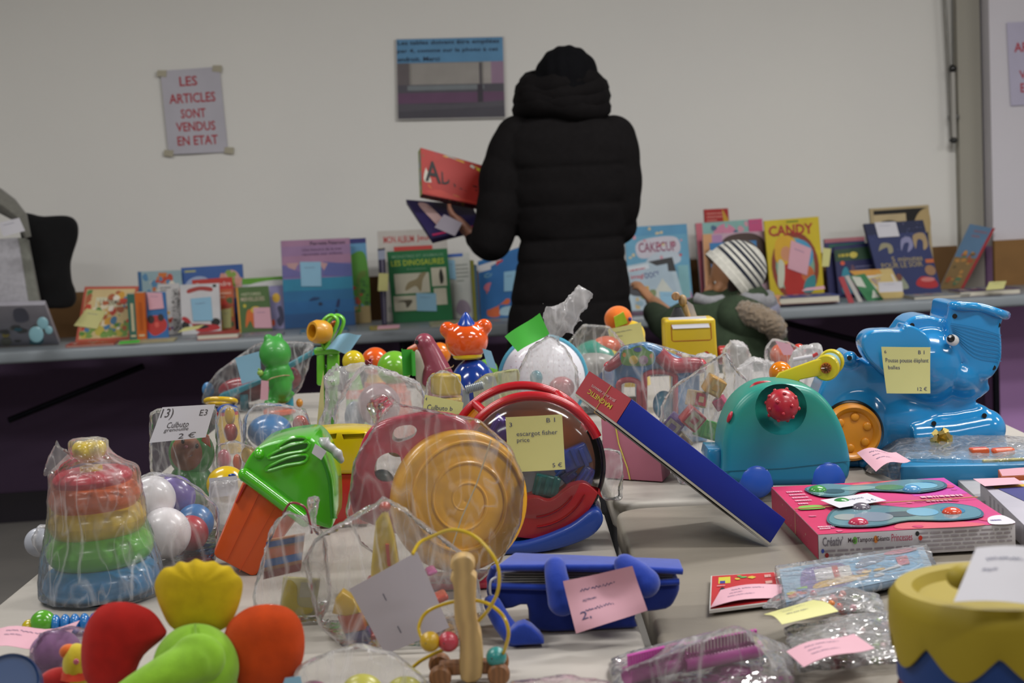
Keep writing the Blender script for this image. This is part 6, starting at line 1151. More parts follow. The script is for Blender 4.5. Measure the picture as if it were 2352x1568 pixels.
# ---- bear
YC2 = 3.12; k = px(YC2); BO = mat('#ea5a18', 'plastic', rough=.12, coat=.6)
def br(u, v, d=0): return pt(u, v, YC2+d)
T = Thing('roly_poly_bear', 'orange roly-poly bear with blue cone hat and blue body', 'toy'); b = T.part('head'); b.ell(br(1072, 782), (50*k, .038, 46*k), BO); b.ell(br(1028, 757), (19*k, .014, 19*k), BO); b.ell(br(1112, 750), (19*k, .014, 19*k), BO); b.remesh(.0035, BO, 3)
ht = T.part('cone_hat'); c0 = br(1071, 747, -.006); ht.lathe([(22*k, 0), (21*k, .003), (8*k, 24*k), (4*k, 29*k), (0, 31*k)], mat('#1a46a8'), Matrix.Translation(c0), 30); cl = T.part('collar'); c1 = br(1074, 817); cl.cyl(c1-Vector((0, 0, 6*k)), c1+Vector((0, 0, 7*k)), 34*k, mat('#d8bc1e'), bev=.003)
bd = T.part('body'); c2 = br(1085, 900); zt_ = c1.z-.004; zc = (zt_+TZ)/2; bd.ell((c1.x+.008, YC2, zc), (60*k, .050, (zt_-TZ)/2-.001), mat('#163f9a', 'plastic', rough=.15, coat=.6)); T.done()
note('thin blue note leaning on the right side of the bear', [(1120, 842), (1142, 848), (1128, 806), (1108, 800)], YC2-.055, 'b')
# ---- white dotted ball, twist bag, green note
YW2 = 3.22; k = px(YW2)
T = Thing('toy_ball', 'large white ball with light blue rim and tiny dots behind the twisted bag', 'ball'); b = T.part('ball'); c0 = pt(1247, 868, YW2); r0 = 100*k; c0.z = max(c0.z, TZ+r0+.001)-.0; b.ell(c0, r0, mat('#e4e2ea', 'plastic', rough=.5), None, 48, 32)
bn = T.part('blue_band'); bn.tube([c0+Vector((r0*1.0*cos(a), -.02, r0*1.0*sin(a)))*1.0 for a in [2*pi*i/48 for i in range(48)]], .004, mat('#5ab0cc'), 8, True)
dt = T.part('dots')
for i in range(-7, 8):
    for j in range(-7, 8):
        x, z = i*.0105, j*.0105
        if x*x+z*z < (r0*.86)**2: y = -sqrt(r0*r0-x*x-z*z); dt.ell(c0+Vector((x, y, z)), .0009, mat('#c07a8a'), None, 6, 5)
T.done()
YV = 2.92
mixbag('white bag with a tall twisted top standing before the black coat', [(1190, 885), (1192, 850), (1215, 800), (1262, 772), (1300, 800), (1325, 850), (1330, 890), (1280, 930), (1210, 930)], YV-.055, YV+.055, [(1232, 868, (15, 18), '#2a8a9a', 'teal toy inside the bag with the twisted top'), (1290, 890, (30, 26), '#c87a80', 'pink toy inside the bag with the twisted top')], 21, 'toys in the twisted bag', kind='frost', a0=.22, a1=.7, tails=[(pt(1262, 782, YV), pt(1292, 715, YV), .008, .036), (pt(1285, 745, YV), pt(1348, 664, YV), .034, .014)])
note('big bright green note tied to the twisted bag', [(1190, 810), (1261, 764), (1239, 716), (1160, 775)], [YV-.05, YV-.04, YV-.03, YV-.03], 'g', curl=lambda a, b: .005*sin(4*a+1))
# ---- beach ball bag, orange figure, plush
YM2 = 3.44; k = px(YM2)
T = Thing('beach_ball', 'small multicoloured beach ball in a clear bag right of the white ball', 'ball'); c0 = pt(1368, 845, YM2); r0 = 66*k; c0.z = max(c0.z, TZ+r0+.001); b = T.part('ball'); cols = ['#c8c6c0', '#c8b83a', '#1c8a74', '#c8c6c0', '#3a68b0', '#c8583a']
for s_ in range(6):
    V = []; F = []
    for j in range(17):
        a = pi*j/16
        for i in range(5): t = 2*pi*(s_+i/4)/6; V.append((r0*sin(a)*cos(t), r0*sin(a)*sin(t), r0*cos(a)))
    for j in range(16):
        for i in range(4): F.append((j*5+i, (j+1)*5+i, (j+1)*5+i+1, j*5+i+1))
    b.add(V, F, mat(cols[s_]), True, Matrix.Translation(c0) @ Euler((1.1, .5, .6)).to_matrix().to_4x4())
T.done()
mixbag('clear bag holding an orange creature above the beach ball', [(1302, 790), (1340, 745), (1400, 750), (1440, 800), (1435, 870), (1400, 905), (1330, 900), (1305, 850)], YM2-.07, YM2+.07, [(1392, 795, (34, 24), '#d86a4a', 'orange creature toy in the clear bag over the beach ball'), (1425, 820, (20, 26), '#b83a5a', 'dark pink toy beside the orange creature')], 22, 'toys over the beach ball', a0=.06)
YO = 3.62; k = px(YO)
T = Thing('plush_duck', 'orange and yellow plush with lime beak rising over the clear bags', 'soft toy'); b = T.part('head'); c0 = pt(1420, 732, YO); b.ell(c0, (32*k, .028, 30*k), mat('#e0701c', 'cloth')); b2 = T.part('body'); c1 = pt(1450, 770, YO); b2.ell(c1, (32*k, .03, 34*k), mat('#d8b824', 'cloth')); b2.tube([c1, Vector((c1.x, c1.y, TZ+.03))], [.03, .04], mat('#d8b824', 'cloth')); bk = T.part('beak'); bk.slab(P3([(1410, 728), (1432, 716), (1442, 742), (1414, 752)], YO-.03), (0, .01, 0), mat('#a8c42a', 'cloth'), .003); e = T.part('eye'); e.ell(pt(1447, 733, YO-.024), (.004, .003, .005), '#34307a'); T.done()
note('yellow note hanging on the orange and yellow plush', [(1405, 800), (1482, 792), (1472, 740), (1396, 756)], [YO-.06]*4, 'y', scr=2)
# ---- yellow school bus block
YX = 3.42; k = px(YX); BY = mat('#d4b41a', 'plastic', rough=.35)
def bx(u, v, d=0): return pt(u, v, YX+d)
T = Thing('toy_bus', 'yellow block bus with red outlined window panel and white label on top', 'toy'); b = T.part('body'); A = bx(1530, 840, -.035); B = bx(1650, 836, -.035); b.hexa(Quad(A, B, bx(1643, 730, -.035), bx(1526, 735, -.035)), .075, BY, .006, 3)
q = Quad(A, B, bx(1643, 730, -.035), bx(1526, 735, -.035)); ln = T.part('window_outline'); ln.tube([q(a, c, .0005) for a, c in ((.13, .90), (.13, .56), (.16, .53), (.87, .53), (.9, .56), (.9, .90))], .0009, mat('#a84a1c'), 6)
for s_ in (.25, .78): l_ = T.part('headlight'); l_.poly(q, [(s_+.07*cos(2*pi*i/20), .20+.09*sin(2*pi*i/20)) for i in range(20)], mat('#b83a1c'), .0008)
st = T.part('base'); c0 = bx(1588, 840); st.box((c0.x, YX, (TZ+A.z)/2), (.09, .07, A.z-TZ-.002), BY, .004)
for u in (1512, 1662): w_ = T.part('wheel'); c0 = bx(u, 815, .03); w_.cyl(c0+Vector((-.012, 0, 0)), c0+Vector((.012, 0, 0)), 22*k, mat('#a83030'), bev=.003)
T.done()
note('white label with a green mark on top of the yellow bus', Quad(q(.16, .80, .002), q(.88, .80, .002), q(.82, 1.0, .003)+Vector((0, .01, .004)), q(.08, 1.0, .003)+Vector((0, .01, .004))), 0, 'w', scr=0, lines=[('-', .25, .4, .5, .5)], ink='#5ab83a', curl=lambda a, b: .001)
T = Thing('wooden_figure', 'small wooden doll with dark skirt sitting on the yellow bus', 'doll'); b = T.part('head'); b.cyl(bx(1552, 680, -.004), bx(1552, 680, .01), 10*k, mat('#b0865a', 'wood'), bev=.002); b.ell(bx(1568, 690, .012), (10*k, .01, 14*k), mat('#a88a60', 'wood')); sk_ = T.part('skirt'); sk_.lathe([(8*k, 0), (20*k, -26*k), (19*k, -27*k), (0, -26*k)], mat('#26262a', 'cloth'), Matrix.Translation(bx(1556, 706, 0)), 24); l_ = T.part('leg'); l_.tube([bx(1572, 700, .015), bx(1582, 732, .015)], .006, mat('#b0946a', 'wood')); sh_ = T.part('paper_apron'); sh_.slab(P3([(1578, 690), (1592, 700), (1596, 712), (1604, 734), (1580, 734)], YX+.02), (0, .004, 0), '#b8b6c4'); T.done()
# ---- toy house in a bag
YH = 2.98; k = px(YH); HB = mat('#3a80b4', 'plastic', rough=.35); HR = mat('#b83644', 'plastic', rough=.3)
def h(u, v, d=0): return pt(u, v, YH+d)
T = Thing('toy_house', 'blue plastic toy house with red roof rails and cloud shaped sign in a bag', 'toy')
b = T.part('wall'); b.slab(P3([(1412, 845), (1470, 805), (1540, 812), (1608, 842), (1606, 985), (1510, 1003), (1412, 992)], YH-.01), (0, .05, 0), HB, .005)
c_ = MB(); ar = lambda x0, x1, y0, y1: [h(x0, y1, -.05), h(x0, y0+12, -.05)]+[h((x0+x1)/2-(x1-x0)/2*cos(a), y0+12-12*sin(a), -.05) for a in [pi*i/8 for i in range(1, 8)]]+[h(x1, y0+12, -.05), h(x1, y1, -.05)]
c_.slab(ar(1428, 1468, 880, 985), (0, .2, 0), HB); c_.slab(ar(1488, 1552, 862, 982), (0, .2, 0), HB); b.cut(c_)
for x0, x1, y0, y1 in ((1424, 1472, 877, 985), (1484, 1556, 858, 985)): a_ = T.part('arch'); a_.tube([v+Vector((0, .036, 0)) for v in ar(x0, x1, y0, y1)], .0055, HR, 10)
r_ = T.part('roof_rail'); r_.tube(smooth(P3([(1512, 812), (1545, 838), (1580, 838), (1606, 840)], YH-.02), 4, False), 18*k, HR, 16); r_.ell(h(1606, 840, -.02), 18*k, HR); r2 = T.part('roof_rail'); r2.tube(smooth(P3([(1398, 842), (1415, 832), (1432, 816)], YH-.02), 4, False), 12*k, HR, 14); r2.ell(h(1398, 842, -.02), 12*k, HR)
r3 = T.part('roof'); r3.tube(smooth(P3([(1432, 814), (1480, 800), (1515, 812)], YH-.015), 4, False), 15*k, mat('#3f90c8', 'plastic', rough=.3), 16)
sg = T.part('sign'); o = smooth(P3([(1424, 820), (1425, 802), (1440, 795), (1450, 806-6), (1460, 792), (1478, 790), (1490, 802), (1500, 806), (1506, 820), (1500, 838), (1480, 844), (1445, 842), (1430, 836)], YH-.045), 3); sg.slab(o, (0, .008, 0), mat('#3a88c0'), .002); q = qpx([(1424, 843), (1506, 843), (1506, 791), (1424, 791)], YH-.0455)
sg.art(q, [('b', [(.06, .15), (.06, .7), (.25, .8), (.4, .9), (.6, .95), (.78, .75), (.95, .6), (.9, .15), (.5, .05)], '#5a8a3a'), ('e', .12, .55, .05, .1, '#c8803a'), ('e', .88, .5, .05, .1, '#c8803a'), ('e', .38, .32, .13, .2, '#c8a83a'), ('e', .66, .32, .13, .2, '#a08098'), ('e', .5, .78, .12, .1, '#3a4a8a')], .0006)
T.part('inner_ball').ell(h(1525, 930, .02), (26*k, .012, 34*k), '#4aa0c0'); T.part('wooden_piece').box(h(1455, 930, .02), (.02, .02, .03), mat('#a87a4a', 'wood'), .003); fl = T.part('floor'); fl.box((h(1510, 995).x, YH+.01, TZ+.008), (.18, .08, .014), HB, .004); T.done()
bag('clear bag pulled tight over the blue and red toy house', [shullp([(1385, 845), (1430, 795), (1480, 785), (1520, 795), (1612, 822), (1622, 860), (1612, 1000), (1500, 1020), (1390, 1010)], YH-.062, YH+.06)], seed=24, vox=.006, amp=.0022, scale=16, a0=.04, a1=.38)
# ---- white crumpled bags, crab bag
for (lb, o, Y0, Y1, sd) in (('white crumpled bag below the yellow bus', [(1592, 830), (1600, 812), (1640, 815), (1648, 850), (1640, 900), (1600, 900)], 3.10, 3.2, 31), ('puffed white bag right of the yellow bus', [(1662, 800), (1680, 782), (1712, 790), (1725, 830), (1715, 880), (1670, 890)], 3.30, 3.42, 32), ('low frosted bag before the orange crab bag', [(1690, 850), (1730, 820), (1790, 840), (1800, 880), (1760, 920), (1690, 910)], 3.02, 3.2, 33), ('frosted bag beside the yellow roller with pens', [(1815, 830), (1830, 800), (1880, 790), (1900, 830), (1880, 880), (1825, 880)], 3.05, 3.2, 34)):
    bag(lb, [shullp(o, Y0, Y1)], seed=sd, vox=.007, amp=.006, scale=20, kind='frost')
mixbag('clear bag holding an orange crab at the back right', [(1755, 850), (1758, 800), (1775, 778), (1810, 785), (1850, 810), (1855, 850), (1800, 870)], 3.25, 3.36, [(1792, 815, (24, 26), '#d85a24', 'orange crab toy in the clear bag at the back right'), (1835, 805, (16, 16), '#c03a2a', 'red piece beside the orange crab')], 35, 'toys in the crab bag')
note('pink note on the orange crab bag', [(1800, 815), (1830, 815), (1815, 790), (1780, 782)], 3.20, 'p')
T = Thing('marker_pen', 'white pen with red tip poking over the frosted bag at the back right', 'pen'); T.part('barrel').tube(P3([(1822, 826), (1866, 818)], 3.03), .004, '#c8c4c8'); T.part('tip').tube(P3([(1866, 818), (1878, 812)], 3.03), .0035, '#b83a3a'); T.done()
# ---- wooden blocks bag
YL_ = 2.60; k = px(YL_)
for (u, v, s_, c, rot, lb, lt, dy) in ((1590, 960, 46, '#b8242a', (10, 42, 12), 'red alphabet block set on its corner in the blocks bag', '#c8b890', -.03), (1548, 975, 44, '#6a4a98', (8, 40, -12), 'purple framed block left of the red one in the bag', '#b8b0a0', .0), (1622, 985, 46, '#3a9a3a', (0, 20, 20), 'green translucent block right of the red one in the bag', '#5aa84a', .01), (1565, 1015, 40, '#b0a078', (5, 48, 5), 'cream block at the bottom of the blocks bag', '#8a5a5a', -.005), (1640, 885, 44, '#d09a24', (10, 30, 10), 'ochre block high in the blocks bag', '#d8b45a', .03), (1600, 915, 40, '#c8b088', (0, 15, 25), 'pale block in the middle of the blocks bag', '#c83a4a', .03), (1655, 925, 30, '#c83a6a', (20, 60, 0), 'pink flat block under the clear film', '#c85a7a', .03)):
    T = Thing('toy_block', lb, 'block', 'blocks in the clear bag'); R = Euler([radians(a) for a in rot]).to_matrix(); b = T.part('cube'); c0 = pt(u, v, YL_+dy); S = s_*k*.95; c0.z = max(c0.z, TZ+S*.72); b.box(c0, (S, S, S), mat(c, 'plastic'), .0025, R)
    f_ = T.part('face_print'); qq = Quad(*[c0+R@Vector((x*S/2, -S/2-.0004, z*S/2)) for x, z in ((-1, -1), (1, -1), (1, 1), (-1, 1))]); f_.poly(qq, [(.12, .12), (.88, .12), (.88, .88), (.12, .88)], mat(lt, 'wood'), .0003); f_.poly(qq, [(.32, .32), (.68, .32), (.68, .68), (.32, .68)], mat(c, 'plastic'), .0008); T.done()
bag('clear crinkled bag of wooden blocks leaning on the teal car', [shullp([(1520, 930), (1545, 890), (1620, 840), (1665, 812), (1700, 870), (1735, 900), (1700, 960), (1660, 1020), (1610, 1060), (1540, 1055), (1515, 1000)], YL_-.075, YL_+.06)], seed=41, vox=.006, amp=.0035, scale=18, a0=.05, a1=.5, tails=[(pt(1655, 850, YL_-.02), pt(1668, 812, YL_-.02), .012, .018)])
T = Thing('toy_box', 'flat pink box with yellow string behind the magnetic game box', 'box'); q = qpx([(1385, 1025), (1520, 1045), (1510, 985), (1380, 960)], [2.62, 2.56, 2.58, 2.64]); q.A.z = q.B.z = TZ+.002; T.part('carton').prism(q, (.02, .07, 0), mat('#b06a7e', 'print'), .002); T.part('string').tube([q(.25, 1, .001), q(.3, .6, .001), q(.42, .2, .001), q(.45, 0, .001)], .0012, '#c8b84a'); T.done()
bag('empty clear bag edge lying right of the snail sorter', [shullp([(1385, 1030), (1425, 1035), (1430, 1080), (1400, 1118), (1370, 1110)], 2.40, 2.46)], seed=42, vox=.005, amp=.003, scale=18, a0=.02, a1=.3)
# ---- white tied bag with red tie, yellow cube bag
YZ = 2.72
mixbag('large frosted bag closed with a red tie in the middle of the back row', [(800, 880), (838, 840), (870, 845), (960, 880), (985, 930), (990, 1000), (900, 1040), (790, 1030), (770, 990), (775, 930)], YZ-.08, YZ+.08, [(870, 930, (50, 50), '#a88a90', 'dull pink toy inside the frosted bag with the red tie'), (815, 960, (24, 40), '#8aa0b0', 'pale blue toy inside the frosted bag with the red tie')], 51, 'toys in the frosted red-tie bag', kind='frost', vox=.006, amp=.006, scale=14, tails=[(pt(846, 838, YZ-.03), pt(765, 880, YZ-.05), .005, .03), (pt(765, 870, YZ-.05), pt(742, 985, YZ-.06), .030, .014)], a0=.22, a1=.7)
T = Thing('twist_tie', 'dark red tie knotted at the neck of the large frosted bag', 'tie'); c0 = pt(847, 834, YZ-.045); T.part().tube([c0+Vector((.005*cos(a), .004*sin(a), .003*sin(2*a)+.003*a/6)) for a in [2*pi*i/14 for i in range(22)]], .0018, '#8a1c24'); T.done()
T = Thing('toy_brick', 'yellow cube brick in the bag behind the note reading Culbuto', 'block'); c0 = pt(1024, 882, 2.60); b = T.part(); b.box((c0.x, 2.60, c0.z), (.040, .04, .035), mat('#d0b024', 'plastic', rough=.5), .005, (0, 4, 25)); b.box((c0.x, 2.60, (TZ+c0.z)/2-.01), (.05, .05, c0.z-TZ-.022), mat('#c8a84a'), .004); T.done()
bag('clear bag round the yellow cube brick left of the snail sorter', [shullp([(968, 980), (975, 920), (985, 865), (1015, 850), (1050, 862), (1070, 900), (1090, 1000), (1000, 1030)], 2.55, 2.66)], seed=52, vox=.006, amp=.0025, scale=18)
note('yellow note reading Culbuto between frosted bag and snail sorter', [(970, 952), (1060, 950), (1065, 924), (976, 906)], 2.53, 'y', [('4', .03, .72, .07, .9), ('Culbuto b', .1, .25, .75, .55)], curl=lambda a, b: .001)
bag('yellowish frosted bag between bear and twisted bag', [shullp([(1085, 885), (1110, 862), (1170, 848), (1192, 850), (1192, 900), (1100, 930)], 2.75, 2.85)], seed=53, vox=.006, amp=.003, scale=16, m=mat('#dcdca0', 'frost'))
T = Thing('ribbed_tube', 'short grey ribbed tube behind the rim of the snail sorter', 'tube'); b = T.part(); P = P3([(1070, 895), (1110, 884)], 2.45); b.tube([P[0].lerp(P[1], i/20) for i in range(21)], [.006+.0012*(i % 2) for i in range(21)], '#8f979e', 12); b.tube([P[0], Vector((P[0].x, P[0].y, TZ+.002))], .005, '#8f979e'); T.done()
# ============================================================ front left toys
# ---- pink snail with yellow spiral shell in a bag
Y1 = 1.93; k = px(Y1)
T = Thing('spiral_snail_toy', 'pink framed snail toy with big yellow spiral shell disc, wrapped in clear plastic', 'toy')
C1 = pt(1060, 1150, Y1); nrm = Vector((-.45, -1, .12)).normalized(); nrm = Vector((.42, -1, .10)).normalized(); M = Matrix.Translation(C1) @ frame(Vector((0, 0, 0)), nrm).to_4x4(); R1 = 166*k; YD1 = mat('#f2b01c', 'plastic', rough=.35)
b = T.part('shell_disc'); pr = [(0, -.03), (R1*.9, -.03), (R1, -.015), (R1, .0), (R1*.97, .006)]
n = 40
for i in range(n+1): r_ = R1*(.95*(1-i/n)); pr.append((r_, .008+.0018*abs(sin(pi*(i/n)*3))**.5+.003*(i/n)))
b.lathe(pr, YD1, M, 72)
sp = T.part('spiral_ridge'); sp.tube([M @ Vector((R1*.90*(1-i/150)*cos(i*.13), R1*.90*(1-i/150)*sin(i*.13), .0105)) for i in range(0, 140)], .0024, YD1, 8)
f_ = T.part('pink_frame'); PK = mat('#c8304e', 'plastic', rough=.25, coat=.5); o = [pt(a, c, Y1+.0) for a, c in [(800, 1130), (812, 1070), (835, 1005), (870, 975), (930, 958), (990, 952), (1050, 962), (1080, 990), (1070, 1060), (1020, 1180), (980, 1240), (930, 1240), (860, 1215), (812, 1190)]]
o = [p+Vector((0, .012, 0)) for p in o]; f_.slab(smooth(o, 4), (0, .03, 0), PK, .008); h_ = MB(); h_.slab(smooth([pt(a, c, Y1-.1) for a, c in [(842, 1125), (850, 1090), (880, 1075), (905, 1085), (905, 1125), (885, 1145), (855, 1145)]], 4), (0, .3, 0), PK); h_.slab(smooth([pt(a, c, Y1-.1) for a, c in [(885, 1040), (895, 1015), (930, 1008), (945, 1020), (935, 1038), (900, 1050)]], 4), (0, .3, 0), PK); f_.cut(h_)
w_ = T.part('inner_wheel'); w_.ell(pt(878, 1110, Y1+.03), (30*k, .008, 34*k), mat('#4a7a80')); w2 = T.part('inner_wheel'); w2.ell(pt(915, 1028, Y1+.03), (28*k, .008, 22*k), mat('#b8a83a'))
bs = T.part('foot'); c0 = pt(950, 1300, Y1+.01); bs.box((c0.x+.02, Y1+.01, TZ+.008), (.16, .05, .014), PK, .005); T.done()
bag('clear plastic sheet wrapped round the yellow spiral snail', [shullp([(815, 1060), (870, 965), (905, 925), (960, 935), (1100, 965), (1175, 1030), (1202, 1100), (1195, 1200), (1150, 1290), (1100, 1340), (950, 1340), (830, 1250), (795, 1180)], Y1-.055, Y1+.045)], seed=61, vox=.005, amp=.0022, scale=13, a0=.03, a1=.34, ior=1.4, tails=[(pt(900, 990, Y1-.03), pt(868, 915, Y1-.02), .02, .034)])
tp = Thing('twine', 'pale string stretched down over the wrapped yellow snail disc', 'string'); tp.part().tube(P3([(1128, 1010), (1095, 1110), (1060, 1190), (1040, 1250)], Y1-.064), .0009, '#c8b89a', 6); tp.done()
# ---- orange bin with green grille hood
Y2 = 2.08; k = px(Y2)
def g3(u, v, d=0): return pt(u, v, Y2+d)
T = Thing('toy_bin', 'tilted orange toy bin with glossy green slotted lid', 'toy'); OG = mat('#e0560e', 'plastic', rough=.4); LGN = mat('#4fc01e', 'plastic', rough=.15, coat=.5)
b = T.part('bin'); A = g3(486, 1275, -.03); B = g3(584, 1352, -.03); C = g3(700, 1165, -.03); D = g3(560, 1098, -.03); q = Quad(A, B, C, D); b.hexa(q, .10, OG, .007); b.V = tz(b.V)
for s_ in (.3, .6): b.slab([q(s_-.004, .05, 0), q(s_+.004, .05, 0), q(s_+.004, .95, 0), q(s_-.004, .95, 0)], (0, -.0008, 0), OG)
rr_ = T.part('red_clip'); rr_.slab(P3([(540, 1155), (546, 1150), (566, 1112), (560, 1112)], Y2-.033), (0, .02, 0), '#b8242a', .002)
l_ = T.part('lid'); o = smooth(P3([(556, 1098), (564, 1062), (592, 1028), (640, 1012), (700, 1004), (722, 1012), (742, 1040), (756, 1085), (764, 1130), (764, 1205), (745, 1212), (690, 1190), (640, 1158), (590, 1120)], Y2-.04), 3); l_.slab(o, (0, .12, 0), LGN, .014, 4)
for i, (u0, v0, u1, v1) in enumerate(((618, 1048, 706, 1024), (613, 1076, 702, 1052), (640, 1026, 700, 1010))):
    c_ = T.part('slot'); hh = (9, 8, 5)[i]; P = smooth([g3(u0, v0-2, -.0415), g3((u0+u1)/2, (v0+v1)/2-12, -.0415), g3(u1, v1-hh, -.0415), g3(u1-2, v1+hh, -.0415), g3((u0+u1)/2, (v0+v1)/2+hh-4, -.0415), g3(u0+4, v0+4, -.0415)], 3); c_.slab(P, (0, .004, 0), mat('#1c6414', 'plastic', rough=.4), .0006)  # no opening cut: dark green slab paints the shade inside the slot
    e_1 = T.part('slot_rim'); e_1.tube(P, .0022, LGN, 8, True)
rm = T.part('lid_rim'); rm.tube([g3(562, 1090, -.045), g3(600, 1118, -.045), g3(655, 1160, -.045), g3(700, 1195, -.045)], .0085, LGN, 14); rm.ell(g3(562, 1090, -.045), .0085, LGN); rm.ell(g3(700, 1195, -.045), .0085, LGN); hg = T.part('hinge'); hg.ell(g3(598, 1040, -.03), (14*k, .02, 16*k), LGN)
gr = T.part('side_grille')
for i in range(4): gr.tube(smooth([g3(738+i*5, 1045+i*8, -.042+i*.02), g3(757+i*3, 1100, -.042+i*.02), g3(764+i*2, 1190, -.042+i*.02)], 5, False), .0028, mat('#2f8a1a', 'plastic'), 8)
T.done()
T = Thing('toy_animal', 'small white plastic animal tied behind the green slotted lid', 'figure'); b = T.part(); W_ = mat('#b4b6b8', 'plastic', rough=.3)
for (u, v, r_) in ((745, 1020, 14), (760, 1028, 12), (775, 1042, 13), (783, 1056, 9), (738, 1010, 7), (752, 1008, 6)): b.ell(g3(u, v, -.02), r_*k, W_)
b.remesh(.0025, W_, 3); T.done()
note('little white tag at the back corner of the green slotted lid', [(716, 1040), (738, 1056), (750, 1036), (724, 1018)], Y2-.055, 'w')
T = Thing('toy_truck', 'yellow plastic truck body with slots behind the green lid', 'toy'); YT3 = 2.32; b = T.part('body'); b.slab(smooth(P3([(690, 1010), (730, 992), (830, 990), (850, 1010), (848, 1080), (800, 1090), (720, 1080)], YT3), 3), (0, .08, 0), mat('#d8bc12', 'plastic', rough=.2), .008); c_ = MB(); c_.slab(P3([(782, 1002), (835, 1000), (832, 1012), (786, 1014)], YT3-.02), (0, .03, 0), 'x' and mat('#d8bc12', 'plastic', rough=.2)); c_.slab(P3([(735, 1004), (770, 1000), (768, 1012), (740, 1016)], YT3-.02), (0, .03, 0), mat('#d8bc12', 'plastic', rough=.2)); b.cut(c_)
b2 = T.part('chassis'); c0 = pt(785, 1085, YT3+.04); b2.box((c0.x, YT3+.04, (TZ+c0.z)/2+.004), (.08, .07, c0.z-TZ), mat('#b02420'), .004); T.done()
# ---- flower plush
Y3 = 1.50; k = px(Y3)
def p3(u, v, d=0): return pt(u, v, Y3+d)
T = Thing('plush_flower', 'soft flower plush with yellow, red and orange petals round a lime green ball', 'soft toy')
def petal(nm, o, c, d, th=.018, lab=None):
    b = T.part(nm, label=lab); m = mat(c, 'cloth', sheen=.12, scale=700); O = smooth([p3(a, e, d) for a, e in o], 4); cen = sum(O, Vector())/len(O); V = []; F = []; n = len(O); K = 8
    for s_ in (-1, 1):
        for j in range(K+1):
            t_ = j/K
            for p in O: V.append(cen+(p-cen)*t_+Vector((0, s_*th*(1-t_**2.6)**.6*(1+.12*noise.noise((cen+(p-cen)*t_)*40)), 0)))
    for s_ in (0, 1):
        for j in range(K):
            for i in range(n):
                a = s_*(K+1)*n+j*n+i; b_ = s_*(K+1)*n+j*n+(i+1) % n; F.append((a, b_, b_+n, a+n) if s_ else (a, a+n, b_+n, b_))
    b.add(V, F, m, True)
petal('petal', [(400, 1445), (370, 1400), (355, 1350), (362, 1322), (378, 1304), (398, 1300), (412, 1289), (432, 1292), (450, 1283), (470, 1290), (492, 1288), (508, 1298), (528, 1300), (540, 1315), (555, 1330), (557, 1355), (545, 1400), (520, 1440), (470, 1455)], '#cfb012', .012, .011, 'yellow petal')
petal('petal', [(380, 1460), (330, 1505), (300, 1560), (240, 1590), (195, 1560), (186, 1490), (200, 1430), (235, 1390), (290, 1382), (345, 1400), (375, 1435)], '#b01810', .0, .014, 'red petal')
petal('petal', [(520, 1440), (560, 1400), (610, 1387), (660, 1395), (690, 1425), (700, 1475), (690, 1530), (650, 1580), (590, 1590), (540, 1570), (515, 1500)], '#cc460c', .0, .014, 'orange petal')
b = T.part('centre'); LM = mat('#84b62c', 'cloth', sheen=.12, scale=700); b.ell(p3(450, 1532, -.015), (101*k, .038, 102*k), LM); b.remesh(.004, LM, 3)
cn = T.part('cone_nose'); P = [p3(455, 1512, -.045), p3(380, 1545, -.062), p3(300, 1585, -.075), p3(250, 1612, -.082)]; cn.tube(smooth(P, 5, False), [.026-.0011*i for i in range(16)], LM, 18, flat=.8); cn.ell(P[0], (.026, .018, .024), LM); cn.remesh(.0035, LM, 4)
sm = T.part('seam'); sm.tube(smooth([p3(448, 1432, -.022), p3(452, 1470, -.050), p3(468, 1510, -.062)], 5, False), .0008, mat('#6f9a24', 'cloth'), 6)
bd = T.part('body'); bd.tube([p3(450, 1560, .02), Vector((p3(450, 1560).x, Y3+.02, TZ+.03))], [.03, .035], LM, 16); bd.ell((p3(450, 1560).x, Y3+.02, TZ+.03), (.05, .045, .029), LM); T.done()
# ---- caterpillar, net bag, disc, small creature
Y4 = 1.80; k = px(Y4)
T = Thing('bead_caterpillar', 'blue jointed bead caterpillar with green and yellow end beads at the front left', 'toy')
for i, (u, v, r_, c) in enumerate(((70, 1448, 20, '#c8b41e'), (100, 1440, 30, '#5aa82e'), (128, 1432, 24, '#2a78c0'), (150, 1428, 24, '#2a78c0'), (172, 1424, 24, '#2a78c0'), (194, 1420, 24, '#2a78c0'), (216, 1417, 24, '#2a78c0'), (238, 1414, 22, '#2a78c0'))):
    b = T.part('bead'); c0 = pt(u, v, Y4); c0.z = TZ+r_*k+.001; b.ell(c0, (r_*k*.55 if i > 1 else r_*k, r_*k, r_*k), mat(c, 'plastic', rough=.2), (0, 0, 12))
T.done()
note('long pink crumpled note lying before the blue bead caterpillar', [(-40, 1495), (150, 1478), (184, 1430), (-20, 1450)], [1.66, 1.66, 1.72, 1.72], 'p', scr=2, curl=lambda a, b: .004*sin(7*a))
bag('clear bag of purple net at the front left corner', [shullp([(70, 1500), (95, 1455), (165, 1440), (205, 1450), (200, 1520), (90, 1560)], 1.60, 1.72)], seed=71, vox=.004, amp=.003, scale=30, m=mat('#c0a8c8', 'film', a0=.15, a1=.55))
T = Thing('net_pouch', 'purple net pouch inside the clear bag at the front left', 'pouch'); c0 = pt(128, 1500, 1.66); T.part().ell((c0.x, c0.y, TZ+.022), (.026, .03, .02), mat('#8a5a8a', 'cloth', scale=200)); T.done()
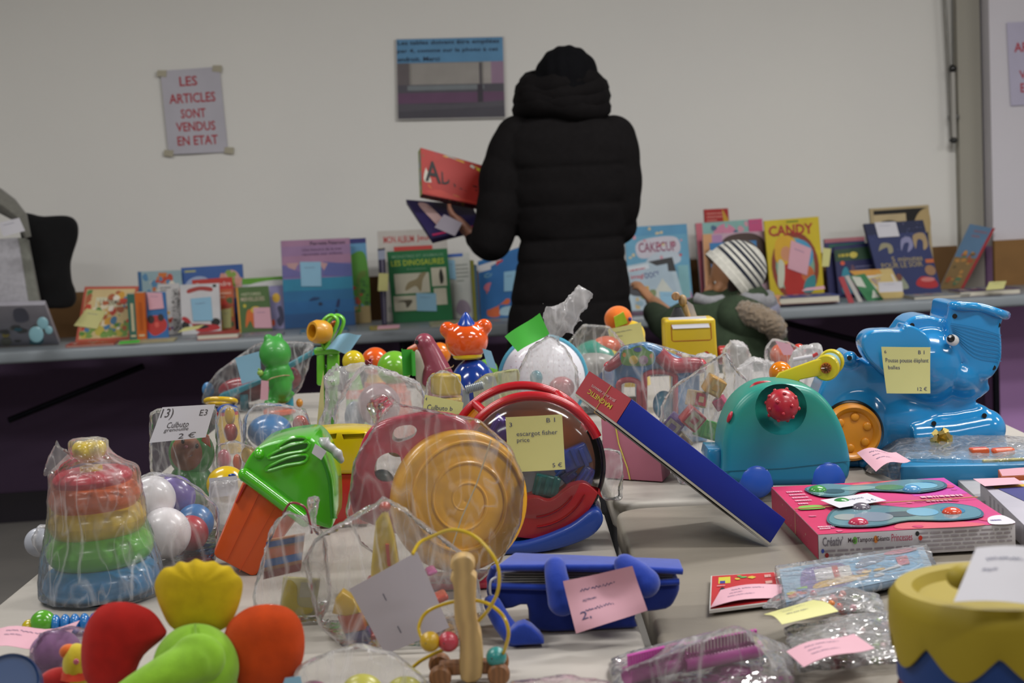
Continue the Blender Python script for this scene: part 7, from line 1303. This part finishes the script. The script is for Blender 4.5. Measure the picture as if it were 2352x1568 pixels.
T = Thing('plastic_disc', 'dark blue round plastic disc cut by the bottom left corner', 'disc'); b = T.part(); c0 = pt(20, 1570, 1.50); Mx = Matrix.Translation(c0) @ Euler((.95, 0, 0)).to_matrix().to_4x4(); kk = px(1.5); b.lathe([(0, .0), (66*kk, .0), (72*kk, .003), (74*kk, 0), (74*kk, -.012), (70*kk, -.012), (0, -.008)], mat('#123a6c', 'plastic', rough=.35), Mx, 56); b.cyl((c0.x, c0.y+.012, TZ+.002), (c0.x, c0.y+.004, c0.z-.016), .022, mat('#123a6c', 'plastic', rough=.35), bev=.002); T.done()
Y5 = 1.56; k = px(Y5)
T = Thing('clown_fish_toy', 'yellow dotted toy creature with orange fins tucked left of the red petal', 'toy'); b = T.part('body'); c0 = pt(178, 1530, Y5); b.ell(c0, (34*k, .016, 55*k), mat('#cdb82c', 'cloth')); f1 = T.part('fin'); f1.ell(pt(158, 1496, Y5), (22*k, .008, 18*k), mat('#d8681e', 'cloth')); f2 = T.part('tail'); f2.ell(pt(140, 1565, Y5+.0), (52*k, .014, 34*k), mat('#b8201c', 'cloth')); d1 = T.part('dot'); d1.ell(pt(175, 1519, Y5-.016), (7*k, .002, 7*k), '#c8607a'); f4 = T.part('base'); f4.tube([c0, Vector((c0.x, Y5, TZ+.022))], [.014, .02], mat('#c83a1c', 'cloth')); T.done()
# ---- bag of puzzle boards
Y6 = 1.84; k = px(Y6)
def p6(u, v, d=0): return pt(u, v, Y6+d)
for (o, c, lb, dy, ar_) in (([(605, 1330), (690, 1310), (700, 1225), (612, 1240)], '#b07a5a', 'board with blue and orange stripes upright in the puzzle bag', .0, [('r', 0, .8, 1, .95, '#3a5a98'), ('r', 0, .3, 1, .5, '#3a6ab0'), ('r', .1, .5, .9, .75, '#c86a4a'), ('r', .0, .0, 1, .2, '#8a3a3a')]), ([(640, 1425), (725, 1438), (735, 1330), (650, 1325)], '#c8c08a', 'cream and yellow puzzle board low in the puzzle bag', -.02, [('b', [(.1, .1), (.1, .9), (.4, .8), (.5, .3), (.9, .2), (.8, .05)], '#c8b428'), ('r', .5, .5, .9, .9, '#c0bca8')])):
    T = Thing('puzzle_board', lb, 'puzzle', 'boards in the puzzle bag'); q = Quad(*[p6(a, e, dy) for a, e in o]); q.A.z = max(q.A.z, TZ+.004); q.B.z = max(q.B.z, TZ+.004); T.part().hexa(q, .006, mat(c, 'print'), .001).art(q, ar_); T.done()
bag('clear bag of wooden puzzle boards with a cord loop, before the orange bin', [shullp([(582, 1370), (600, 1300), (625, 1210), (660, 1175), (700, 1190), (745, 1230), (760, 1380), (735, 1450), (640, 1440), (590, 1410)], Y6-.05, Y6+.04)], seed=81, vox=.0045, amp=.003, scale=20, a0=.05, a1=.5, tails=[(p6(722, 1212, -.01), p6(718, 1142, -.01), .006, .020)])
T = Thing('cord_loop', 'thin dark red cord looping out at the neck of the puzzle bag', 'cord'); T.part().tube(smooth([p6(650, 1180, -.03), p6(668, 1155, -.035), p6(700, 1165, -.035), p6(712, 1200, -.03), p6(716, 1225, -.03)], 6, False), .0014, '#9a3a4a'); T.done()
# ---- bag of house shaped pieces with big white paper
Y7 = 1.74; k = px(Y7)
def p7(u, v, d=0): return pt(u, v, Y7+d)
T = Thing('wooden_house_piece', 'small house figure with yellow roof, orange body and blue foot in the front bag', 'toy'); b = T.part('roof'); b.slab(P3([(762, 1410), (770, 1375), (785, 1358), (812, 1375), (828, 1408), (795, 1416)], Y7-.02), (0, .02, 0), '#d0a81c', .003); b = T.part('body'); b.slab(P3([(775, 1415), (828, 1408), (840, 1445), (790, 1455)], Y7-.018), (0, .018, 0), '#cc5424', .002); b = T.part('foot'); b.slab(P3([(792, 1456), (846, 1446), (852, 1468), (800, 1474)], Y7-.018), (0, .018, 0), '#4a4e98', .002); T.done()
T = Thing('tall_toy_tower', 'tall yellow pointed toy with red tip standing in the front bag', 'toy'); b = T.part('tower'); b.slab(P3([(848, 1400), (852, 1300), (862, 1200), (885, 1170), (905, 1240), (915, 1300), (912, 1400)], Y7+.02), (0, .025, 0), '#c8ac28', .004); b2 = T.part('tip'); b2.ell(p7(884, 1163, .03), (14*k, .01, 14*k), '#c85a4a'); b3 = T.part('stripe'); b3.slab(P3([(885, 1250), (893, 1250), (897, 1300), (890, 1300)], Y7+.016), (0, .006, 0), '#c84a2a'); b4 = T.part('foot'); c0 = p7(882, 1400, .03); b4.box((c0.x, c0.y, (TZ+c0.z)/2), (.04, .03, c0.z-TZ-.002), '#c8ac28', .002); T.done()
for (u, v, c, lb, sx) in ((940, 1500, '#2a8a5c', 'green plastic piece under the white paper sheet', 60), (870, 1490, '#b83024', 'red flat piece under the white paper sheet', 26), (1010, 1370, '#c84a34', 'orange red round piece behind the white paper', 24), (990, 1310, '#b83a8a', 'magenta ribbon piece behind the white paper', 16), (1000, 1440, '#8a2040', 'dark red piece low behind the bead toy post', 30)):
    T = Thing('small_toy', lb, 'toy', 'pieces in the front bag'); c0 = p7(u, v, -.005); sz = sx*k; T.part().box((c0.x, c0.y, max(c0.z, TZ+sz*.35)), (sz*1.5, .03, sz*.62), c, .003, (0, -18, 10)); T.done()
bag('large clear bag with toy pieces behind the white paper sheet', [shullp([(700, 1290), (725, 1240), (790, 1200), (850, 1180), (885, 1145), (920, 1165), (955, 1220), (1060, 1270), (1095, 1330), (1110, 1420), (1040, 1500), (900, 1530), (800, 1510), (735, 1440)], Y7-.065, Y7+.06)], seed=91, vox=.0048, amp=.003, scale=16, a0=.04, a1=.45, tails=[(p7(880, 1190, -.02), p7(905, 1150, -.02), .012, .016)])
note('large plain white paper sheet on the front clear bag', [(885, 1502), (1032, 1440), (958, 1266), (802, 1352)], [Y7-.082, Y7-.080, Y7-.074, Y7-.076], '#b9b3be', lines=[('I', .36, .64, .375, .74), ('I', .34, .18, .355, .28)], ink='#6a6a78', curl=lambda a, b: .003*sin(3*a))
# ---- bags along the bottom rim
Y8 = 1.50; k = px(Y8)
for (u, v, r_, c, lb) in ((832, 1590, 46, '#c8c42e', 'yellow green egg in the bag at the bottom rim of the photo'), (930, 1592, 42, '#ccc832', 'second yellow green egg, nearest the bead toy wheels'), (720, 1600, 40, '#c06a9a', 'pink round toy at the bottom rim beside the orange petal')):
    T = Thing('toy_egg', lb, 'egg', 'eggs along the bottom rim'); c0 = pt(u, v, Y8); b = T.part('shell'); b.ell(c0, (r_*k*1.1, r_*k, r_*k*.95), mat(c, 'plastic', rough=.35)); b2 = T.part('stem'); b2.cyl((c0.x, c0.y, TZ+.001), c0, r_*k*.5, mat(c, 'plastic', rough=.35)); T.done()
bag('clear crumpled bag with eggs at the bottom rim', [shullp([(655, 1600), (690, 1530), (760, 1495), (820, 1480), (900, 1500), (960, 1545), (985, 1600)], Y8-.05, Y8+.05)], seed=95, vox=.0045, amp=.003, scale=16, a0=.06, a1=.45)
note('small light blue slip at the bottom rim under the orange petal', [(640, 1600), (700, 1596), (690, 1552), (655, 1556)], 1.44, 'b')
PKM = mat('#c838a8', 'plastic', rough=.4)
for (u0, v0, u1, v1, lb, dy) in ((1440, 1580, 1580, 1545, 'magenta ribbed brush on the left of the bag at the bottom', .0), (1570, 1580, 1745, 1540, 'magenta ribbed brush on the right of the bag at the bottom', .03)):
    T = Thing('toy_comb', lb, 'comb', 'magenta combs in the bottom bag'); A = pt(u0, v0, 1.50+dy); B = pt(u1, v1, 1.54+dy); b = T.part('handle'); A.z = max(A.z, TZ+.014); B.z = max(B.z, TZ+.014); b.tube([A, B], .009, PKM, 12); t_ = T.part('teeth', kind=None)
    for i in range(22): c0 = A.lerp(B, .04+i/23); t_.box(c0+Vector((0, -.004, .012)), (.0022, .006, .018), PKM)
    T.done()
bag('clear peaked bag of magenta combs at the bottom edge', [shullp([(1400, 1600), (1430, 1540), (1560, 1495), (1690, 1440), (1722, 1475), (1740, 1530), (1830, 1570), (1830, 1610)], 1.47, 1.60)], seed=97, vox=.0048, amp=.0028, scale=15, a0=.05, a1=.5, ior=1.4)
bag('thin clear film along the bottom between bead toy and combs', [shullp([(1130, 1600), (1180, 1566), (1300, 1552), (1400, 1568), (1420, 1600)], 1.40, 1.46)], seed=98, vox=.0045, amp=.003, scale=18, m=mat('#e8c8d4', 'film', a0=.08, a1=.4))
